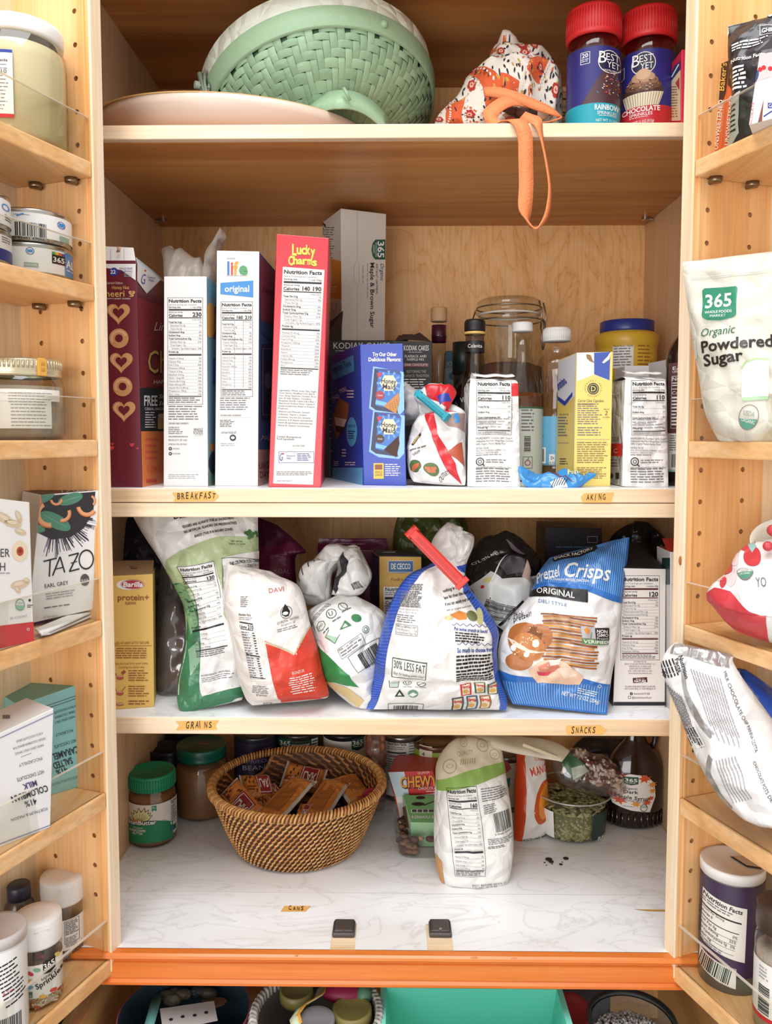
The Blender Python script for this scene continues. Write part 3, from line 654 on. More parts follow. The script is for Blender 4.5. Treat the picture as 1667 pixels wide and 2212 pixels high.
for pts in ([(955, 268), (968, 226), (1000, 216), (988, 268)], [(1010, 180), (1040, 190), (1068, 215), (1040, 250), (1030, 215)], [(1010, 180), (1024, 168), (1050, 205), (1042, 210)], [(1118, 202), (1150, 158), (1172, 176), (1148, 208)], [(1058, 110), (1072, 100), (1076, 118), (1066, 132), (1058, 128)], [(1062, 205), (1100, 212), (1080, 245), (1052, 235)]): B.poly(pts, ORD, 2)
rr = random.Random(5)
def flower(x, y, r):
    r *= 1.45
    for k in range(6): B.disc(x+r*.62*cos(k*1.05), y+r*.62*sin(k*1.05), r*.5, M('b8322c' if r > 5 else 'd9653a', .85), 3, n=7)
    B.disc(x, y, r*.55, M('ecb9a6', .85), 4, n=8); B.disc(x, y, r*.22, M('b8322c', .85), 5, n=6)
for x, y, r in ((1120, 128, 8), (1121, 147, 6.5), (1056, 165, 7), (1087, 115, 7), (1003, 240, 6), (1073, 143, 4.5), (1097, 165, 5.5), (1152, 190, 4), (1186, 212, 5), (1180, 175, 4), (1012, 205, 5), (1055, 232, 4), (1145, 130, 5), (1165, 148, 4), (985, 200, 4), (1130, 180, 3.5), (945, 258, 4)): flower(x, y, r)
for k in range(430):
    x, y = rr.uniform(945, 1205), rr.uniform(95, 262)
    B.disc(x, y, rr.uniform(2.2, 4.2), M(rr.choice(['23242c', '23242c', '2d3a4a', 'd9653a', 'caa046']), .85), 3, ry=1.6, n=6, rot=rr.uniform(0, 3))
for (x0, y0, x1, y1) in ((1014, 168, 1050, 208), (1000, 176, 1032, 218), (1112, 205, 1150, 156), (1150, 210, 1176, 175), (972, 222, 958, 266), (1002, 214, 990, 266)):
    for k in range(9): B.disc(x0+(x1-x0)*k/8, y0+(y1-y0)*k/8, 2.0, FLW, 4, n=7); B.disc(x0+(x1-x0)*k/8+3, y0+(y1-y0)*k/8, .8, ORD, 4, n=5)
b.build('body', cb)
b = MB()
def ribbon(px, th=.0016, w=.0085, mat=ORG, sm=4):
    P = [at(*q[:3]) for q in px]; n = (len(P)-1)*sm; C = [cr(P, k/n) for k in range(n+1)]; wv = []
    for k in range(n+1):
        q = cr([V(q[3:6])*w for q in px], k/n); wv.append(q)
    b.strip(C, wv, th, mat)
ribbon([(1044, 198, 1.03, .1, -.4, -.8), (1075, 200, 1.02, .1, -.3, -1), (1115, 210, 1.015, .2, -.2, -1), (1150, 224, 1.015, .2, -.2, -1), (1192, 240, 1.015, .2, -.4, -.8), (1210, 252, 1.02, .1, -.8, -.4), (1190, 262, 1.0, .1, -.9, -.3), (1150, 268, .985, .3, -.9, -.2)], w=.0075)
ribbon([(1130, 222, 1.02, .6, -.3, -.7), (1100, 218, 1.01, .6, -.3, -.7), (1072, 232, 1.0, .7, -.4, -.6), (1058, 250, .995, .9, -.2, -.4), (1070, 268, .99, .9, -.3, .2)], w=.0095)
ribbon([(1095, 262, .99, 1, .2, .1), (1112, 259, .972, 1, 0, .1), (1126, 272, .964, 1, .02, .08), (1134, 300, .962, 1, .0, 0), (1135, 340, .962, 1, .1, 0), (1136, 400, .962, 1, .1, 0), (1134, 450, .96, .95, .4, .1), (1140, 480, .957, .3, .9, -.1), (1155, 493, .955, .1, .9, .3), (1172, 482, .957, .4, .9, .2), (1184, 455, .96, .45, .85, .1), (1188, 410, .96, .35, .9, 0), (1182, 360, .96, .35, .9, 0), (1172, 310, .962, .35, .9, 0), (1165, 280, .964, .5, .7, .1), (1158, 262, .97, .7, .2, .4), (1140, 256, .985, .6, .2, .6), (1128, 250, 1.0, .5, .2, .6)], w=.0085, sm=6)
b.build('strap', cb)
b = MB(); rr = random.Random(9)
for k in range(26): x, y = rr.uniform(1092, 1170), rr.uniform(232, 262); b.ball(at(x, y, 1.03+rr.uniform(0, .02)), rr.uniform(.005, .011), M(rr.choice(['5b3a2c', 'a8432d', 'd4b8a0', '3b2a26']), .7), 8, 5, (1, .7, .6))
b.build('crumpled_lining', cb)

# sprinkle shakers
def shaker(cx, y, top, lbl, w, base_c, words, seed, cone):
    c = ctr(cx, y, ZA); r = w/2/F*y; H = (zat(cx, top, y)-ZA); t = thing('sprinkle_bottle', lbl, 'bottle', c, 'sprinkle bottles on the top shelf')
    b = MB(); hb = H*.80
    b.lathe(c, [(0, .0005), (r*.9, .0005), (r*.97, .004), (r*.97, hb-.018), (r*.93, hb-.008), (r*.84, hb-.003), (r*.84, hb+.004)], PET, 40); b.build('body', t)
    b = MB(); rr = random.Random(seed); b.lathe(c, [(0, .003), (r*.9, .003), (r*.9, hb*.86), (0, hb*.87)], M('4a2a2a' if cone else '3c2320', .8, 0, .6, 300), 32); b.build('sprinkles', t, kind='stuff')
    b = MB(); py = proj(c+V((0, 0, 0)))[1]; ptop = proj(c+V((0, -r, hb*.9)))[1]; x0, x1 = cx-w/2, cx+w/2
    S = Cyl(b, c, r*.975, hb*.9, (x0, ptop, x1, proj(c+V((0, -r, 0)))[1]), 40, sag=0)
    S.wrap(-2.7, .03, 2.7, .93, M('2d2a78', .35), 1, 60)
    yb = 222 if cone else 226
    return t, b, S, c, r, hb, H, (x0, x1)
def shlid(t, c, r, hb, H):
    b = MB(); b.lathe(c, [(r*.9, hb-.004), (r*1.0, hb-.004), (r*1.02, hb), (r*1.0, H-.004), (r*.95, H), (0, H)], M('d8272b', .4), 48)
    for k in range(60):
        a = 2*pi*k/60; d = V((cos(a), sin(a), 0)); b.strip([c+d*(r*1.012)+V((0, 0, hb+.002)), c+d*(r*1.003)+V((0, 0, H-.005))], V((-sin(a), cos(a), 0))*.0005, .0008, M('c91f25', .4))
    b.build('lid', t)
def seal(S, x, y):
    S.disc(x, y, 24, M('1a1a40', .4), 3, ry=25); S.disc(x, y, 24, M('e9e4da', .4), 4, ry=25, ring=.07)
    S.text('B', x-22, y+4, 26, W, 6, w=14); S.text('EST', x-8, y-3, 15, W, 6, w=27); S.text('YET', x-6, y+13, 14, W, 6, w=25); S.text('SINCE 1893', x, y+21, 4, W, 6, al='C')
rr = random.Random(2)
t, b, S, c, r, hb, H, (x0, x1) = shaker(1269, 1.05, 30, 'rainbow sprinkles bottle with red lid and turquoise label band', 112, 0, 0, 1, True)
S.poly([(1245, 222), (1290, 148), (1318, 140), (1324, 222)], M('4d3138', .4), 2)
for k in range(120):
    x = rr.uniform(1278, 1323); y = rr.uniform(148, 200)
    if x-1278 > (200-y)*.0 and (x > 1300-(y-148)*.4): S.line(x, y, x+rr.uniform(-4, 4), y+rr.uniform(-3, 3), 1.8, M(rr.choice(['e7e2dc', 'd9862f', '3f8fb8', 'c9404a', '8c4a2e', '5b3a2e']), .4), 4)
S.wrap(-2.7, .03, 2.7, S.uv(1269, 221)[1], M('1fa0b5', .35), 5, 60)
S.frame(1243, 108, 1262, 134, 1, W, 3); S.text('20', 1252, 120, 9, W, 3, al='C', bold=.02); S.dash(1245, 123, 1261, 131, 2, W, 3)
seal(S, 1302, 131); S.text('RAINBOW', 1321, 236, 11.5, W, 7, al='R', w=48, bold=.02); S.text('SPRINKLES', 1316, 246.5, 7.5, W, 7, al='R', w=38); S.dash(1281, 248, 1318, 251, 1, W, 7); S.text('NET WT 11 OZ', 1318, 262, 6, W, 7, al='R', w=42)
b.build('label', t); shlid(t, c, r, hb, H)
t, b, S, c, r, hb, H, (x0, x1) = shaker(1384, 1.06, 35, 'chocolate sprinkles bottle with red lid and red label band', 112, 0, 0, 4, False)
for i, (y, w_) in enumerate(((190, 40), (180, 36), (171, 30), (163, 23), (157, 14))): S.disc(1375, y, w_, M(['4a2d22', '6b4631', '8a6044', 'b48a66', 'c9a581'][i], .5), 3+i, ry=12)
S.poly([(1335, 196), (1415, 196), (1404, 232), (1344, 232)], M('ddd2b8', .5), 5)
for k in range(15): S.line(1338+k*5.3, 197, 1346+k*4.1, 230, 1.3, M('9b8a68', .5), 6)
for k in range(40): S.line(q := 1345+rr.random()*60, w_ := 168+rr.random()*28, q+rr.uniform(-5, 5), w_+rr.uniform(-2, 2), 1.6, M(rr.choice(['2e1a14', '3d241b', 'd0b090']), .5), 9)
S.wrap(-2.7, .03, 2.7, S.uv(1384, 226)[1], M('bf2530', .35), 10, 60)
S.frame(1329, 126, 1337, 152, 1, W, 3); seal(S, 1375, 133); S.text('CHOCOLATE', 1372, 238, 10.5, W, 12, al='C', w=72, bold=.02); S.text('SPRINKLES', 1372, 247, 7, W, 12, al='C', w=44); S.dash(1350, 249, 1394, 252, 1, W, 12); S.text('NET WT 11 OZ (312g)', 1372, 263, 6, W, 12, al='C', w=50)
b.build('label', t); shlid(t, c, r, hb, H)
# pink box and brown carton at the right
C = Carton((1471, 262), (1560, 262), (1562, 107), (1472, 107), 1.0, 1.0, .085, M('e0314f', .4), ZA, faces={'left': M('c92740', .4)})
C.front.rect(1482, 113, 1560, 257, M('f0b6c4', .45)); C.front.text('BEST BY OCT 2023', 1494, 160, 4, M('8c3350', .5), 3, rot=90); C.front.text('12E0P1X1204 07:13', 1488, 162, 4, M('8c3350', .5), 3, rot=90)
C.left.poly([(1446, 260), (1446, 172), (1470, 150), (1470, 260)], M('e8d3ac', .5)); C.left.dash(1449, 185, 1466, 255, 12, M('9a7a5a', .5), 2); C.left.poly([(1448, 165), (1458, 140), (1470, 132), (1469, 150), (1452, 172)], M('2b3573', .5), 2); C.left.line(1452, 165, 1467, 138, 2.5, W, 3); C.left.poly([(1460, 178), (1468, 166), (1468, 195)], M('b5422c', .5), 3)
C.thing('dessert_box', 'pink and red dessert mix carton at the right end of the top shelf', 'box')
C = Carton((1446, 262), (1560, 262), (1560, 68), (1452, 68), 1.15, 1.15, .12, M('7a5636', .8), ZA); C.thing('cardboard_box', 'plain brown cardboard box behind the pink carton on the top shelf', 'box')
def clip_jar(name, label, cx, y, zb, r, H, neck, fill, fillc, rot=.5, tint=None):
    c = ctr(cx, y, zb); t = thing(name, label, 'jar', c); b = MB(); G = tint or CLR; hb = H-.026
    b.lathe(c, [(0, .001), (r*.85, .001), (r, .008), (r*1.02, hb*.5), (r, hb-.028), (r*neck, hb-.008), (r*neck, hb), (r*neck*1.04, hb+.003)], G, 44); b.build('body', t)
    b = MB(); b.lathe(c, [(0, .004), (r*.9, .004), (r*.95, .012), (r*.95, fill*.96), (r*.6, fill), (0, fill*.93)], M(fillc, .8, 0, .6, 160), 32); b.build('contents', t, kind='stuff')
    b = MB(); q = r*neck; b.lathe(c+V((0, 0, hb)), [(q*1.04, .004), (q*1.12, .005), (q*1.14, .008), (q*1.13, .012), (q*1.03, .014), (q*1.08, .018), (q*1.07, .022), (q*.9, .0265), (0, .026)], G, 44); b.build('lid', t)
    b = MB(); b.lathe(c+V((0, 0, hb)), [(q*1.0, .002), (q*1.05, .0022), (q*1.05, .0045), (q, .0045)], M('ece6dc', .6), 40); b.build('gasket', t)
    b = MB(); WR = M('a9a39b', .3, .9)
    for h in (hb-.006, hb+.013): b.tube([c+V((q*1.09*cos(2*pi*k/36), q*1.09*sin(2*pi*k/36), h)) for k in range(36)], .0011, WR, 6, closed=True)
    d = V((cos(-rot), sin(-rot), 0)); s_ = V((-d.y, d.x, 0))
    for g in (1, -1):
        b.tube([c+d*(q*1.1)+s_*(.011*g)+V((0, 0, hb+.020)), c+d*(q*1.2)+s_*(.012*g)+V((0, 0, hb)), c+d*(q*1.16)+s_*(.010*g)+V((0, 0, hb-.02))], .0012, WR, 6)
    b.tube([c+d*(q*1.16)+s_*(.010*cos(t_))+V((0, 0, hb-.022+.016*sin(t_))) for t_ in [pi*k/8 for k in range(9)]], .0015, WR, 6)
    b.tube([c+d*(q*1.18)+s_*(.009*cos(t_))+V((0, 0, hb-.022-.028*abs(sin(t_)))) for t_ in [pi*k/8 for k in range(9)]], .0012, WR, 6)
    e = -d; b.tube([c+e*(q*1.06)+s_*.012+V((0, 0, hb-.006)), c+e*(q*1.3)+V((0, 0, hb-.0)), c+e*(q*1.2)+V((0, 0, hb+.013)), c+e*(q*1.04)-s_*.012+V((0, 0, hb+.013))], .0012, WR, 6)
    b.build('wire_clasp', t); return t
clip_jar('clip_top_jar', 'small glass jar with wire clasp behind the floral tote on the top shelf', 1190, 1.24, ZA, .034, .135, .9, .06, '7a6a55', .35)
# ================================================================== breakfast and baking shelf
ZBL = ZB+.0006
MAR = M('6b1f30', .35)
# maroon cereal box
C = Carton((222, 1052), (307, 1052), (294, 570), (222, 570), .985, .985, .19, MAR, ZBL)
cb = thing('cereal_box', 'maroon honey nut hearts cereal box at the left end of the breakfast shelf', 'cereal box', C.base, 'cereal boxes on the breakfast shelf')
S = C.front; TAN = M('cf9460', .5); TAN2 = M('e2b384', .5); GOLD = M('e2c069', .4)
S.poly([(222, 566), (293, 566), (293, 605), (262, 583), (222, 578)], W, 1); S.disc(246, 587, 9, BLU, 2); S.text('22', 244.5, 591, 8, W, 4, al='C', bold=.02)
S.text('WHOLE GRAIN', 258, 582, 4.2, BLU, 3, w=28); S.text('PER SERVING', 258, 588, 4.2, BLU, 3, w=28); S.dash(268, 590, 287, 599, 4, GL, 3)
S.text('Limited Edition', 231, 613, 5, M('e8c7b0', .4), 3, w=34, shear=.3); S.text('Honey Nut', 242, 624, 7.5, GOLD, 3, w=37); S.text('heeri', 229, 640, 14, GOLD, 3, w=40, bold=.005); S.text('s', 280, 640, 13, GOLD, 3, w=9); S.text('HAPPY HEART SHAPES', 228, 645.5, 2.6, W, 3, w=54)
def heart(S, x, y, r, hl, L=3, hole=True, cc=(TAN, TAN2)):
    def H(q): return [(x+q*r*16*math.sin(t)**3/16*1.0, y-q*r*(13*cos(t)-5*cos(2*t)-2*cos(3*t)-cos(4*t))/16-.08*r) for t in [2*pi*k/28 for k in range(28)]]
    o = H(1); i = H(hl); S.put(o+i, [[k, (k+1) % 28, 28+(k+1) % 28, 28+k] for k in range(28)], cc[0], L); m1, m2 = H(.86), H(.68); S.put(m1+m2, [[k, (k+1) % 28, 28+(k+1) % 28, 28+k] for k in range(14, 24)], cc[1], L+1)
def ringo(S, x, y, r, L=3): S.disc(x, y, r, TAN, L, ring=.6, n=28); S.put([(x+q*r*cos(t), y-q*r*sin(t)) for q in (.85, .62) for t in [pi*(.1+.12*k) for k in range(10)]], [[k, k+1, 11+k, 10+k] for k in range(9)], TAN2, L+1)
heart(S, 285, 633, 7, .45, 5)
for x, y in ((256, 676), (262, 781), (268, 886)): heart(S, x, y, 25, .5)
for x, y in ((257, 729), (265, 833)): ringo(S, x, y, 21)
for x, y, r in ((241, 967, 6), (243, 958, 3.5), (285, 960, 5), (297, 968, 3)): heart(S, x, y, r, .02, 3, cc=(M('d8404a', .4), M('d8404a', .4)))
S = C.right
S.poly([(294, 640), (360, 665), (362, 905), (303, 835)], M('8a2b33', .35)); S.rect(302, 833, 362, 838, M('b5464a', .35))
S.text('Lim', 328, 711, 18, M('ead9cf', .4), 3, shear=.35, w=30); S.text('WORLD FIRST', 316, 731, 6, M('c4544a', .4), 3, w=50); S.text('Che', 317, 805, 50, M('3a1512', .4), 3, w=55, bold=.02); S.text('Che', 316, 803, 50, GOLD, 5, w=55, bold=.0); S.text('HAPPY', 328, 826, 8, W, 3, w=34)
S.rect(302, 836, 364, 930, M('1f2a33', .35), 2); S.text('FREE', 309, 874, 22, W, 4, w=26, bold=.02); S.text('Small', 338, 858, 9, W, 4, shear=.3); S.text('Sweet', 338, 873, 9, W, 4, shear=.3); S.text('CEREAL SNACK BOWL', 310, 884, 6, W, 4, w=56); S.dash(311, 888, 332, 925, 7, W, 4); S.rect(336, 900, 352, 925, M('c7a565', .5), 4); S.disc(344, 896, 8, M('d6ba84', .5), 5, ry=5)
S.rect(304, 930, 364, 1056, M('ef8a4e', .35), 2); S.dash(312, 945, 338, 1000, 4, M('e5694a', .4), 3); S.text('CORAZ', 315, 1019, 12, M('e5694a', .4), 4, w=34); S.dash(314, 1035, 338, 1045, 1, M('d85540', .4), 3, .8)
S.poly([(295, 566), (342, 600), (313, 632), (295, 606)], W, 4); S.text('G', 302, 612, 22, BLU, 6, w=9, shear=.3); S.disc(310, 583, 2, RED, 6); S.text('General', 314, 598, 5, BLU, 6, w=15, rot=8); S.text('Mills', 316, 605, 5, BLU, 6, w=11, rot=8)
C.b.build('carton', cb)
b = MB(); c = C.c; d = C.d
hexa(b, [at(222, 571, .986), at(294, 571, .986), at(288, 535, .990), at(222, 532, .990)], (0, .0008, 0), W, 0); q = Quad(b, [at(222, 571, .9855), at(294, 571, .9855), at(288, 535, .9895), at(222, 532, .9895)]); q.rect(222, 563, 294, 570, MAR, 1); q.line(239, 538, 239, 562, .8, GL, 1); q.line(268, 538, 268, 562, .8, GL, 1)
hexa(b, [c[2]+d*.05, c[2]+d*.95, c[2]+d*.8+V((-.012, 0, .012)), c[2]+d*.2+V((-.012, 0, .016))], (-.0008, 0, 0), M('dfeef5', .4), 0, faces={'right': M('3f9cc8', .4)})
b.build('top_flap', cb)
b = MB(); b.strip([at(255, 545, .983), at(257, 538, .981), at(256, 533, .983)], V((.0022, 0, 0)), .0004, M('c9a98a', .5)); b.build('torn_tab', cb)
# white cereal box with liner bag
C = Carton((353, 1048), (449, 1049), (446, 597), (354, 597), 1.004, 1.0, .19, M('e4e2e0', .4), ZBL, dvec=(0, .19, 0), faces={'right': M('7aa0b8', .4)})
cb = thing('cereal_box', 'plain white cereal box with a torn inner bag sticking out, second from the left', 'cereal box', C.base, 'cereal boxes on the breakfast shelf')
S = C.front; S.nutri(362, 642, 438, 872, '230', serv='about 8 servings per container', size='1 cup (60g)', rows=NROWS+['Thiamin 0.2mg|15%', 'Riboflavin 0.2mg|15%', 'Niacin 1.6mg NE|10%', 'Vitamin B6 0.2mg|10%', 'Folate 60mcg DFE|15%', 'Vitamin B12 0.28mcg|12%', 'Phosphorus 178mg|15%', 'Zinc 1.6mg|15%'])
S.dash(364, 875, 438, 908, 6, GY, 2); S.text('CONTAINS: WHEAT INGREDIENTS.', 364, 915, 4, K, 3, w=44); S.text('DISTRIBUTED BY:', 364, 924, 3.6, K, 3, w=24); S.dash(364, 926, 396, 938, 3, GY, 2); S.text('www.wholefoodsmarket.com', 364, 943, 3.4, K, 3, w=42, bold=.01); S.text('PRODUCT OF USA', 364, 951, 3.4, K, 3); S.text('STORE IN A COOL, DRY PLACE', 364, 960, 3.4, K, 3, w=40)
S.text('WHOLE', 438, 930, 7, K, 3, al='R', w=20); S.text('FOODS', 438, 937, 7, K, 3, al='R', w=20); S.dash(420, 939, 437, 941.5, 1, GL, 3)
for y, t in ((968, 'VEGAN'), (979, 'KOSHER')): S.disc(368, y, 3.6, K, 3); S.disc(368, y, 1.3, W, 4); S.text(t, 373, y+1.5, 3.2, GY, 3)
S.dash(364, 1024, 436, 1036, 3, GL, 2)
S = C.right; S.rect(449, 560, 470, 640, M('63a9c9', .4)); S.disc(453, 690, 11, M('d9a24c', .4), 2, ry=38); S.rect(460, 660, 474, 730, M('8c2f45', .4), 2); S.rect(458, 770, 474, 830, M('3f5fa8', .4), 2); S.rect(460, 850, 474, 900, M('b8a8b0', .4), 2); S.disc(456, 965, 4, M('e38f3c', .4), 3, ry=9); S.disc(460, 1000, 10, M('24303f', .4), 3, ry=25); S.rect(450, 1020, 476, 1049, M('6b8f7d', .4), 2)
C.b.build('carton', cb)
b = MB(); c = C.c; d = C.d; hexa(b, [c[3]+V((.004, .003, -.002)), c[2]+V((-.004, .003, -.002)), c[2]+V((-.03, .03, .004)), c[3]+V((.006, .03, .006))], (0, .0008, 0), M('e9e8e6', .45), 0); b.build('top_flap', cb)
LIN = clear('waxy_liner', 'ded6cc', .07, .25, .55)
b = MB(); Bag(b, [(356, 640, 446, 640, 1.08, 1.08, .03), (352, 560, 450, 590, 1.09, 1.09, .025), (349, 540, 420, 582, 1.10, 1.10, .012), (350, 538, 372, 563, 1.11, 1.11, .002)], LIN, 18, 18, crum=.006, cs=40, seed=3)
Bag(b, [(440, 610, 466, 610, 1.06, 1.12, .012), (444, 565, 468, 580, 1.07, 1.12, .012), (447, 545, 475, 540, 1.08, 1.12, .010), (462, 515, 482, 520, 1.09, 1.11, .006), (474, 492, 482, 500, 1.10, 1.11, .001)], LIN, 12, 22, crum=.004, cs=50, seed=4)
b.build('inner_bag', cb)
# life-like white and blue cereal box
C = Carton((464, 1046), (557, 1047), (560, 543), (468, 541), 1.012, 1.01, .19, M('e4e2e0', .4), ZBL, dvec=(.004, .19, 0), faces={'right': M('3b7fb3', .4)})
S = C.front
for ch, x, col, w in (('l', 491, '3f7dc0', 4.5), ('i', 498.5, 'd8443c', 5), ('f', 504, 'e9a03a', 11), ('e', 516, '4f9f63', 19)): S.text(ch, x, 592, 27, M(col, .4), 3, w=w, bold=.035)
S.text('QUAKER', 490, 560, 4, M('8aa4c8', .4), 3, w=18); S.dash(489, 594, 536, 597, 1, GL, 3)
S.poly([(476, 610), (547, 605), (547, 641), (476, 634)], M('3c8ad0', .4), 2); S.text('original', 512, 629, 13.5, W, 4, al='C', w=53, bold=.02)
S.nutri(477, 650, 546, 855, '160', cal2='210', serv='About 15 servings per container', size='1 cup (42g)', rows=NROWS+['Thiamin|30%', 'Riboflavin|25%', 'Niacin|25%', 'Vitamin B6|30%', 'Folate|30%', 'Phosphorus|10%', 'Zinc|30%'])
for x in (506, 525): S.rect(x, 685, x+.7, 836, GL, 3)
S.dash(475, 857, 545, 886, 6, GY, 2); S.text('CONTAINS WHEAT INGREDIENTS', 475, 897, 3.6, K, 3, w=46); S.rect(475, 900, 543, 900.5, GL, 3); S.dash(475, 905, 506, 922, 5, K, 2); S.text('smartlabel', 478, 935, 6, GY, 3, w=32); S.disc(503, 944, 7, K, 3); S.disc(503, 944, 4, W, 4, ry=3); S.dash(476, 956, 516, 964, 2, GL, 2)
S = C.right; S.poly([(560, 548), (592, 590), (592, 700), (562, 690)], M('a25f74', .4), 2); S.poly([(562, 690), (592, 705), (592, 740), (562, 715)], M('2c7aa6', .4), 3); S.text('heart', 564, 628, 14, M('7a2f52', .4), 4, w=24, rot=12); S.rect(563, 740, 590, 905, M('29506f', .4), 3); S.frame(565, 750, 590, 895, 1, M('9fb4c4', .4), 4); S.disc(576, 820, 7, M('6f8ea6', .4), 4, ry=18); S.text('your', 562, 945, 12, W, 4, w=22, rot=18); S.rect(555, 970, 592, 1050, M('cfc6b0', .4), 3); S.text('LARGE', 559, 1012, 14, M('2c3a45', .4), 4, w=22, rot=-2); S.text('DAY', 560, 1032, 14, M('2c3a45', .4), 4, w=18)
C.thing('cereal_box', 'white cereal box with a blue original banner, left of the red box', 'cereal box', 'cereal boxes on the breakfast shelf')
# red cereal box
RD = M('d8303d', .35)
C = Carton((580, 1052), (693, 1053), (710, 514), (597, 505), .99, .985, .19, RD, ZBL, dvec=(-.012, .189, 0), faces={'left': M('b02a52', .4)})
cb = thing('cereal_box', 'tall red cereal box with a white nutrition panel, tallest on the breakfast shelf', 'cereal box', C.base, 'cereal boxes on the breakfast shelf')
S = C.front; YL = M('f3d75a', .4)
for col, L, o in ((M('b8862a', .4), 3, 1.2), (YL, 5, 0)):
    for wd, x, y, h, w in (('Lucky', 631, 548, 21, 50), ('Charms', 623, 569, 17, 62)):
        for i, ch in enumerate(wd): S.text(ch, x+w*i/len(wd)+o, y+o+(2.5 if i in (0, len(wd)-1) else 0)+i*.3, h*(1.12 if i == 0 else .95), col, L, w=w/len(wd)*.98, bold=.03)
S.poly([(611, 575), (701, 582), (676, 1047), (590, 1044)], M('e2dedb', .4), 1)
S.nutri(611, 577, 699, 810, '140', cal2='190', serv='About 14 servings per container', size='1 cup (36g)', edge=False, rot=2.2, rows=NROWS+['Thiamin|20%', 'Riboflavin|20%', 'Niacin|20%', 'Vitamin B6|20%', 'Folate 40mcg|40%', 'Phosphorus|15%', 'Zinc|20%'])
for k, (tx, w) in enumerate((('Ingredients: Whole Grain Oats, Sugar,', 80), ('Corn Starch, Modified Corn Starch,', 78), ('Corn Syrup, Dextrose. Contains 2% or', 80), ('less of: Salt, Gelatin, Trisodium', 70), ('Phosphate, Red 40, Yellow 5 & 6, Blue 1,', 80), ('Natural and Artificial Flavor. Vitamin E', 78), ('(mixed tocopherols) Added to Preserve', 78), ('Freshness.', 22))): S.text(tx, 604-k*.4, 842+k*5.6, 3.6, K, 3, w=w, rot=2.2)
for k, (tx, w) in enumerate((('Vitamins and Minerals: Calcium', 68), ('Carbonate, Vitamin C (sodium', 62), ('ascorbate), Iron and Zinc (mineral', 70), ('nutrients), A B Vitamin (niacinamide),', 76), ('Vitamin B6 (pyridoxine hydrochloride),', 76), ('Vitamin B1 (thiamin mononitrate),', 70))): S.text(tx, 601-k*.3, 888+k*6.0, 3.6, K, 3, w=w, rot=2.2)
S.text('Contains Bioengineered', 598, 943, 4.2, K, 3, w=52, rot=2); S.text('Food Ingredients', 598, 948, 4.2, K, 3, w=38, rot=2); S.text('GLUTEN FREE', 632, 963, 3, K, 3); S.frame(602, 974, 678, 999, .8, BLU, 3); S.text('G', 604, 994, 17, BLU, 4, w=8, shear=.3); S.disc(612, 979, 1.8, RED, 4); S.text('General', 619, 985, 4, BLU, 4); S.text('Mills', 619, 991, 4, BLU, 4); S.dash(642, 978, 672, 996, 5, BLU, 4); S.dash(597, 1018, 676, 1028, 3, GY, 3); S.dash(598, 1038, 636, 1041, 1, GY, 3)
S = C.left; S.rect(570, 500, 600, 552, M('67a8dc', .4), 2)
C.b.build('carton', cb); b = MB(); c = C.c; d = C.d; hexa(b, [c[3]+d*.1+V((0, 0, .001)), c[2]+d*.05, c[2]+d*.6+V((0, 0, .004)), c[3]+d*.6+V((0, 0, .010))], (0, 0, .0007), M('8c5a44', .6), 0); b.build('top_flap', cb)
# dark pancake mix box, oatmeal box on it, cracker box, second pancake mix
DK = M('2a2324', .5)
C = Carton((695, 1040), (866, 1040), (866, 735), (695, 735), 1.215, 1.215, .062, DK, ZBL)
cb = thing('pancake_mix_box', 'dark brown pancake mix box with an open flap, behind the blue cracker box', 'box', C.base); zk = C.c[3].z
C.front.text('KODIAK CAKES', 720, 753, 13, W, 3, w=122, bold=.01); C.front.dash(724, 757, 745, 760, 1, W, 3); C.front.frame(712, 945, 722, 1030, .8, GL, 2)
for k in range(14): C.front.rect(712, 790+k*14, 717, 793+k*14, GL, 2)
C.b.build('carton', cb); b = MB(); q = C.c[3]; hexa(b, [at(697, 735, 1.22), at(735, 735, 1.215), at(741, 671, 1.205), at(706, 700, 1.222)], (0, .0008, 0), M('4a332c', .7), 0); b.build('top_flap', cb)
C = Carton((738, 737), (831, 738), (834, 462), (736, 450), 1.222, 1.25, .09, M('dbd4ca', .45), zk+.0008, dvec=(-.034, .078, 0))
S = C.front; S.line(771, 452, 771, 560, .6, GL, 2); S.line(771, 615, 770, 736, .6, GL, 2); S.line(771, 560, 764, 572, .6, GL, 2); S.line(764, 572, 764, 605, .6, GL, 2); S.line(764, 605, 771, 615, .6, GL, 2)
T = turned(S, 832, 517, 90); G365 = M('1f5a45', .45); T.poly([(0, 0), (43, 0), (43, 22), (36, 28), (22, 30.5), (8, 28), (0, 22)], G365, 1); T.text('365', 4, 17, 14, W, 3, w=35, bold=.02); T.text('WHOLE FOODS', 6, 22, 3.4, W, 3, w=31); T.text('MARKET', 12, 27, 3.4, W, 3, w=18)
T = turned(S, 827, 569, 90); T.text('Organic', 0, 6, 8, K, 3, shear=.3, w=38); T.text('INSTANT OATMEAL', 0, 16, 4.4, K, 3, w=67); T.text('Maple & Brown Sugar', -2, 28, 9, K, 3, w=141, bold=.015); T.dash(0, 33, 78, 38, 1, GL, 2); T.dash(4, 43, 50, 48, 1, GL, 2); T.dash(-4, 52, 55, 54, 1, GL, 2)
S = C.left; S.dash(686, 490, 724, 560, 14, GY, 2); S.rect(684, 485, 704, 492, K, 2); S.poly([(680, 565), (738, 563), (738, 645), (680, 652)], M('d9862f', .45), 2); S.disc(712, 600, 6, M('f0d0a0', .5), 3, ry=10, ring=.2); S.dash(708, 618, 730, 634, 3, M('f0c890', .5), 3); S.frame(718, 656, 727, 672, .8, GY, 2)
C.thing('oatmeal_box', 'off white oatmeal carton standing on top of the dark pancake mix box', 'box')
BL = M('1d3fae', .32)
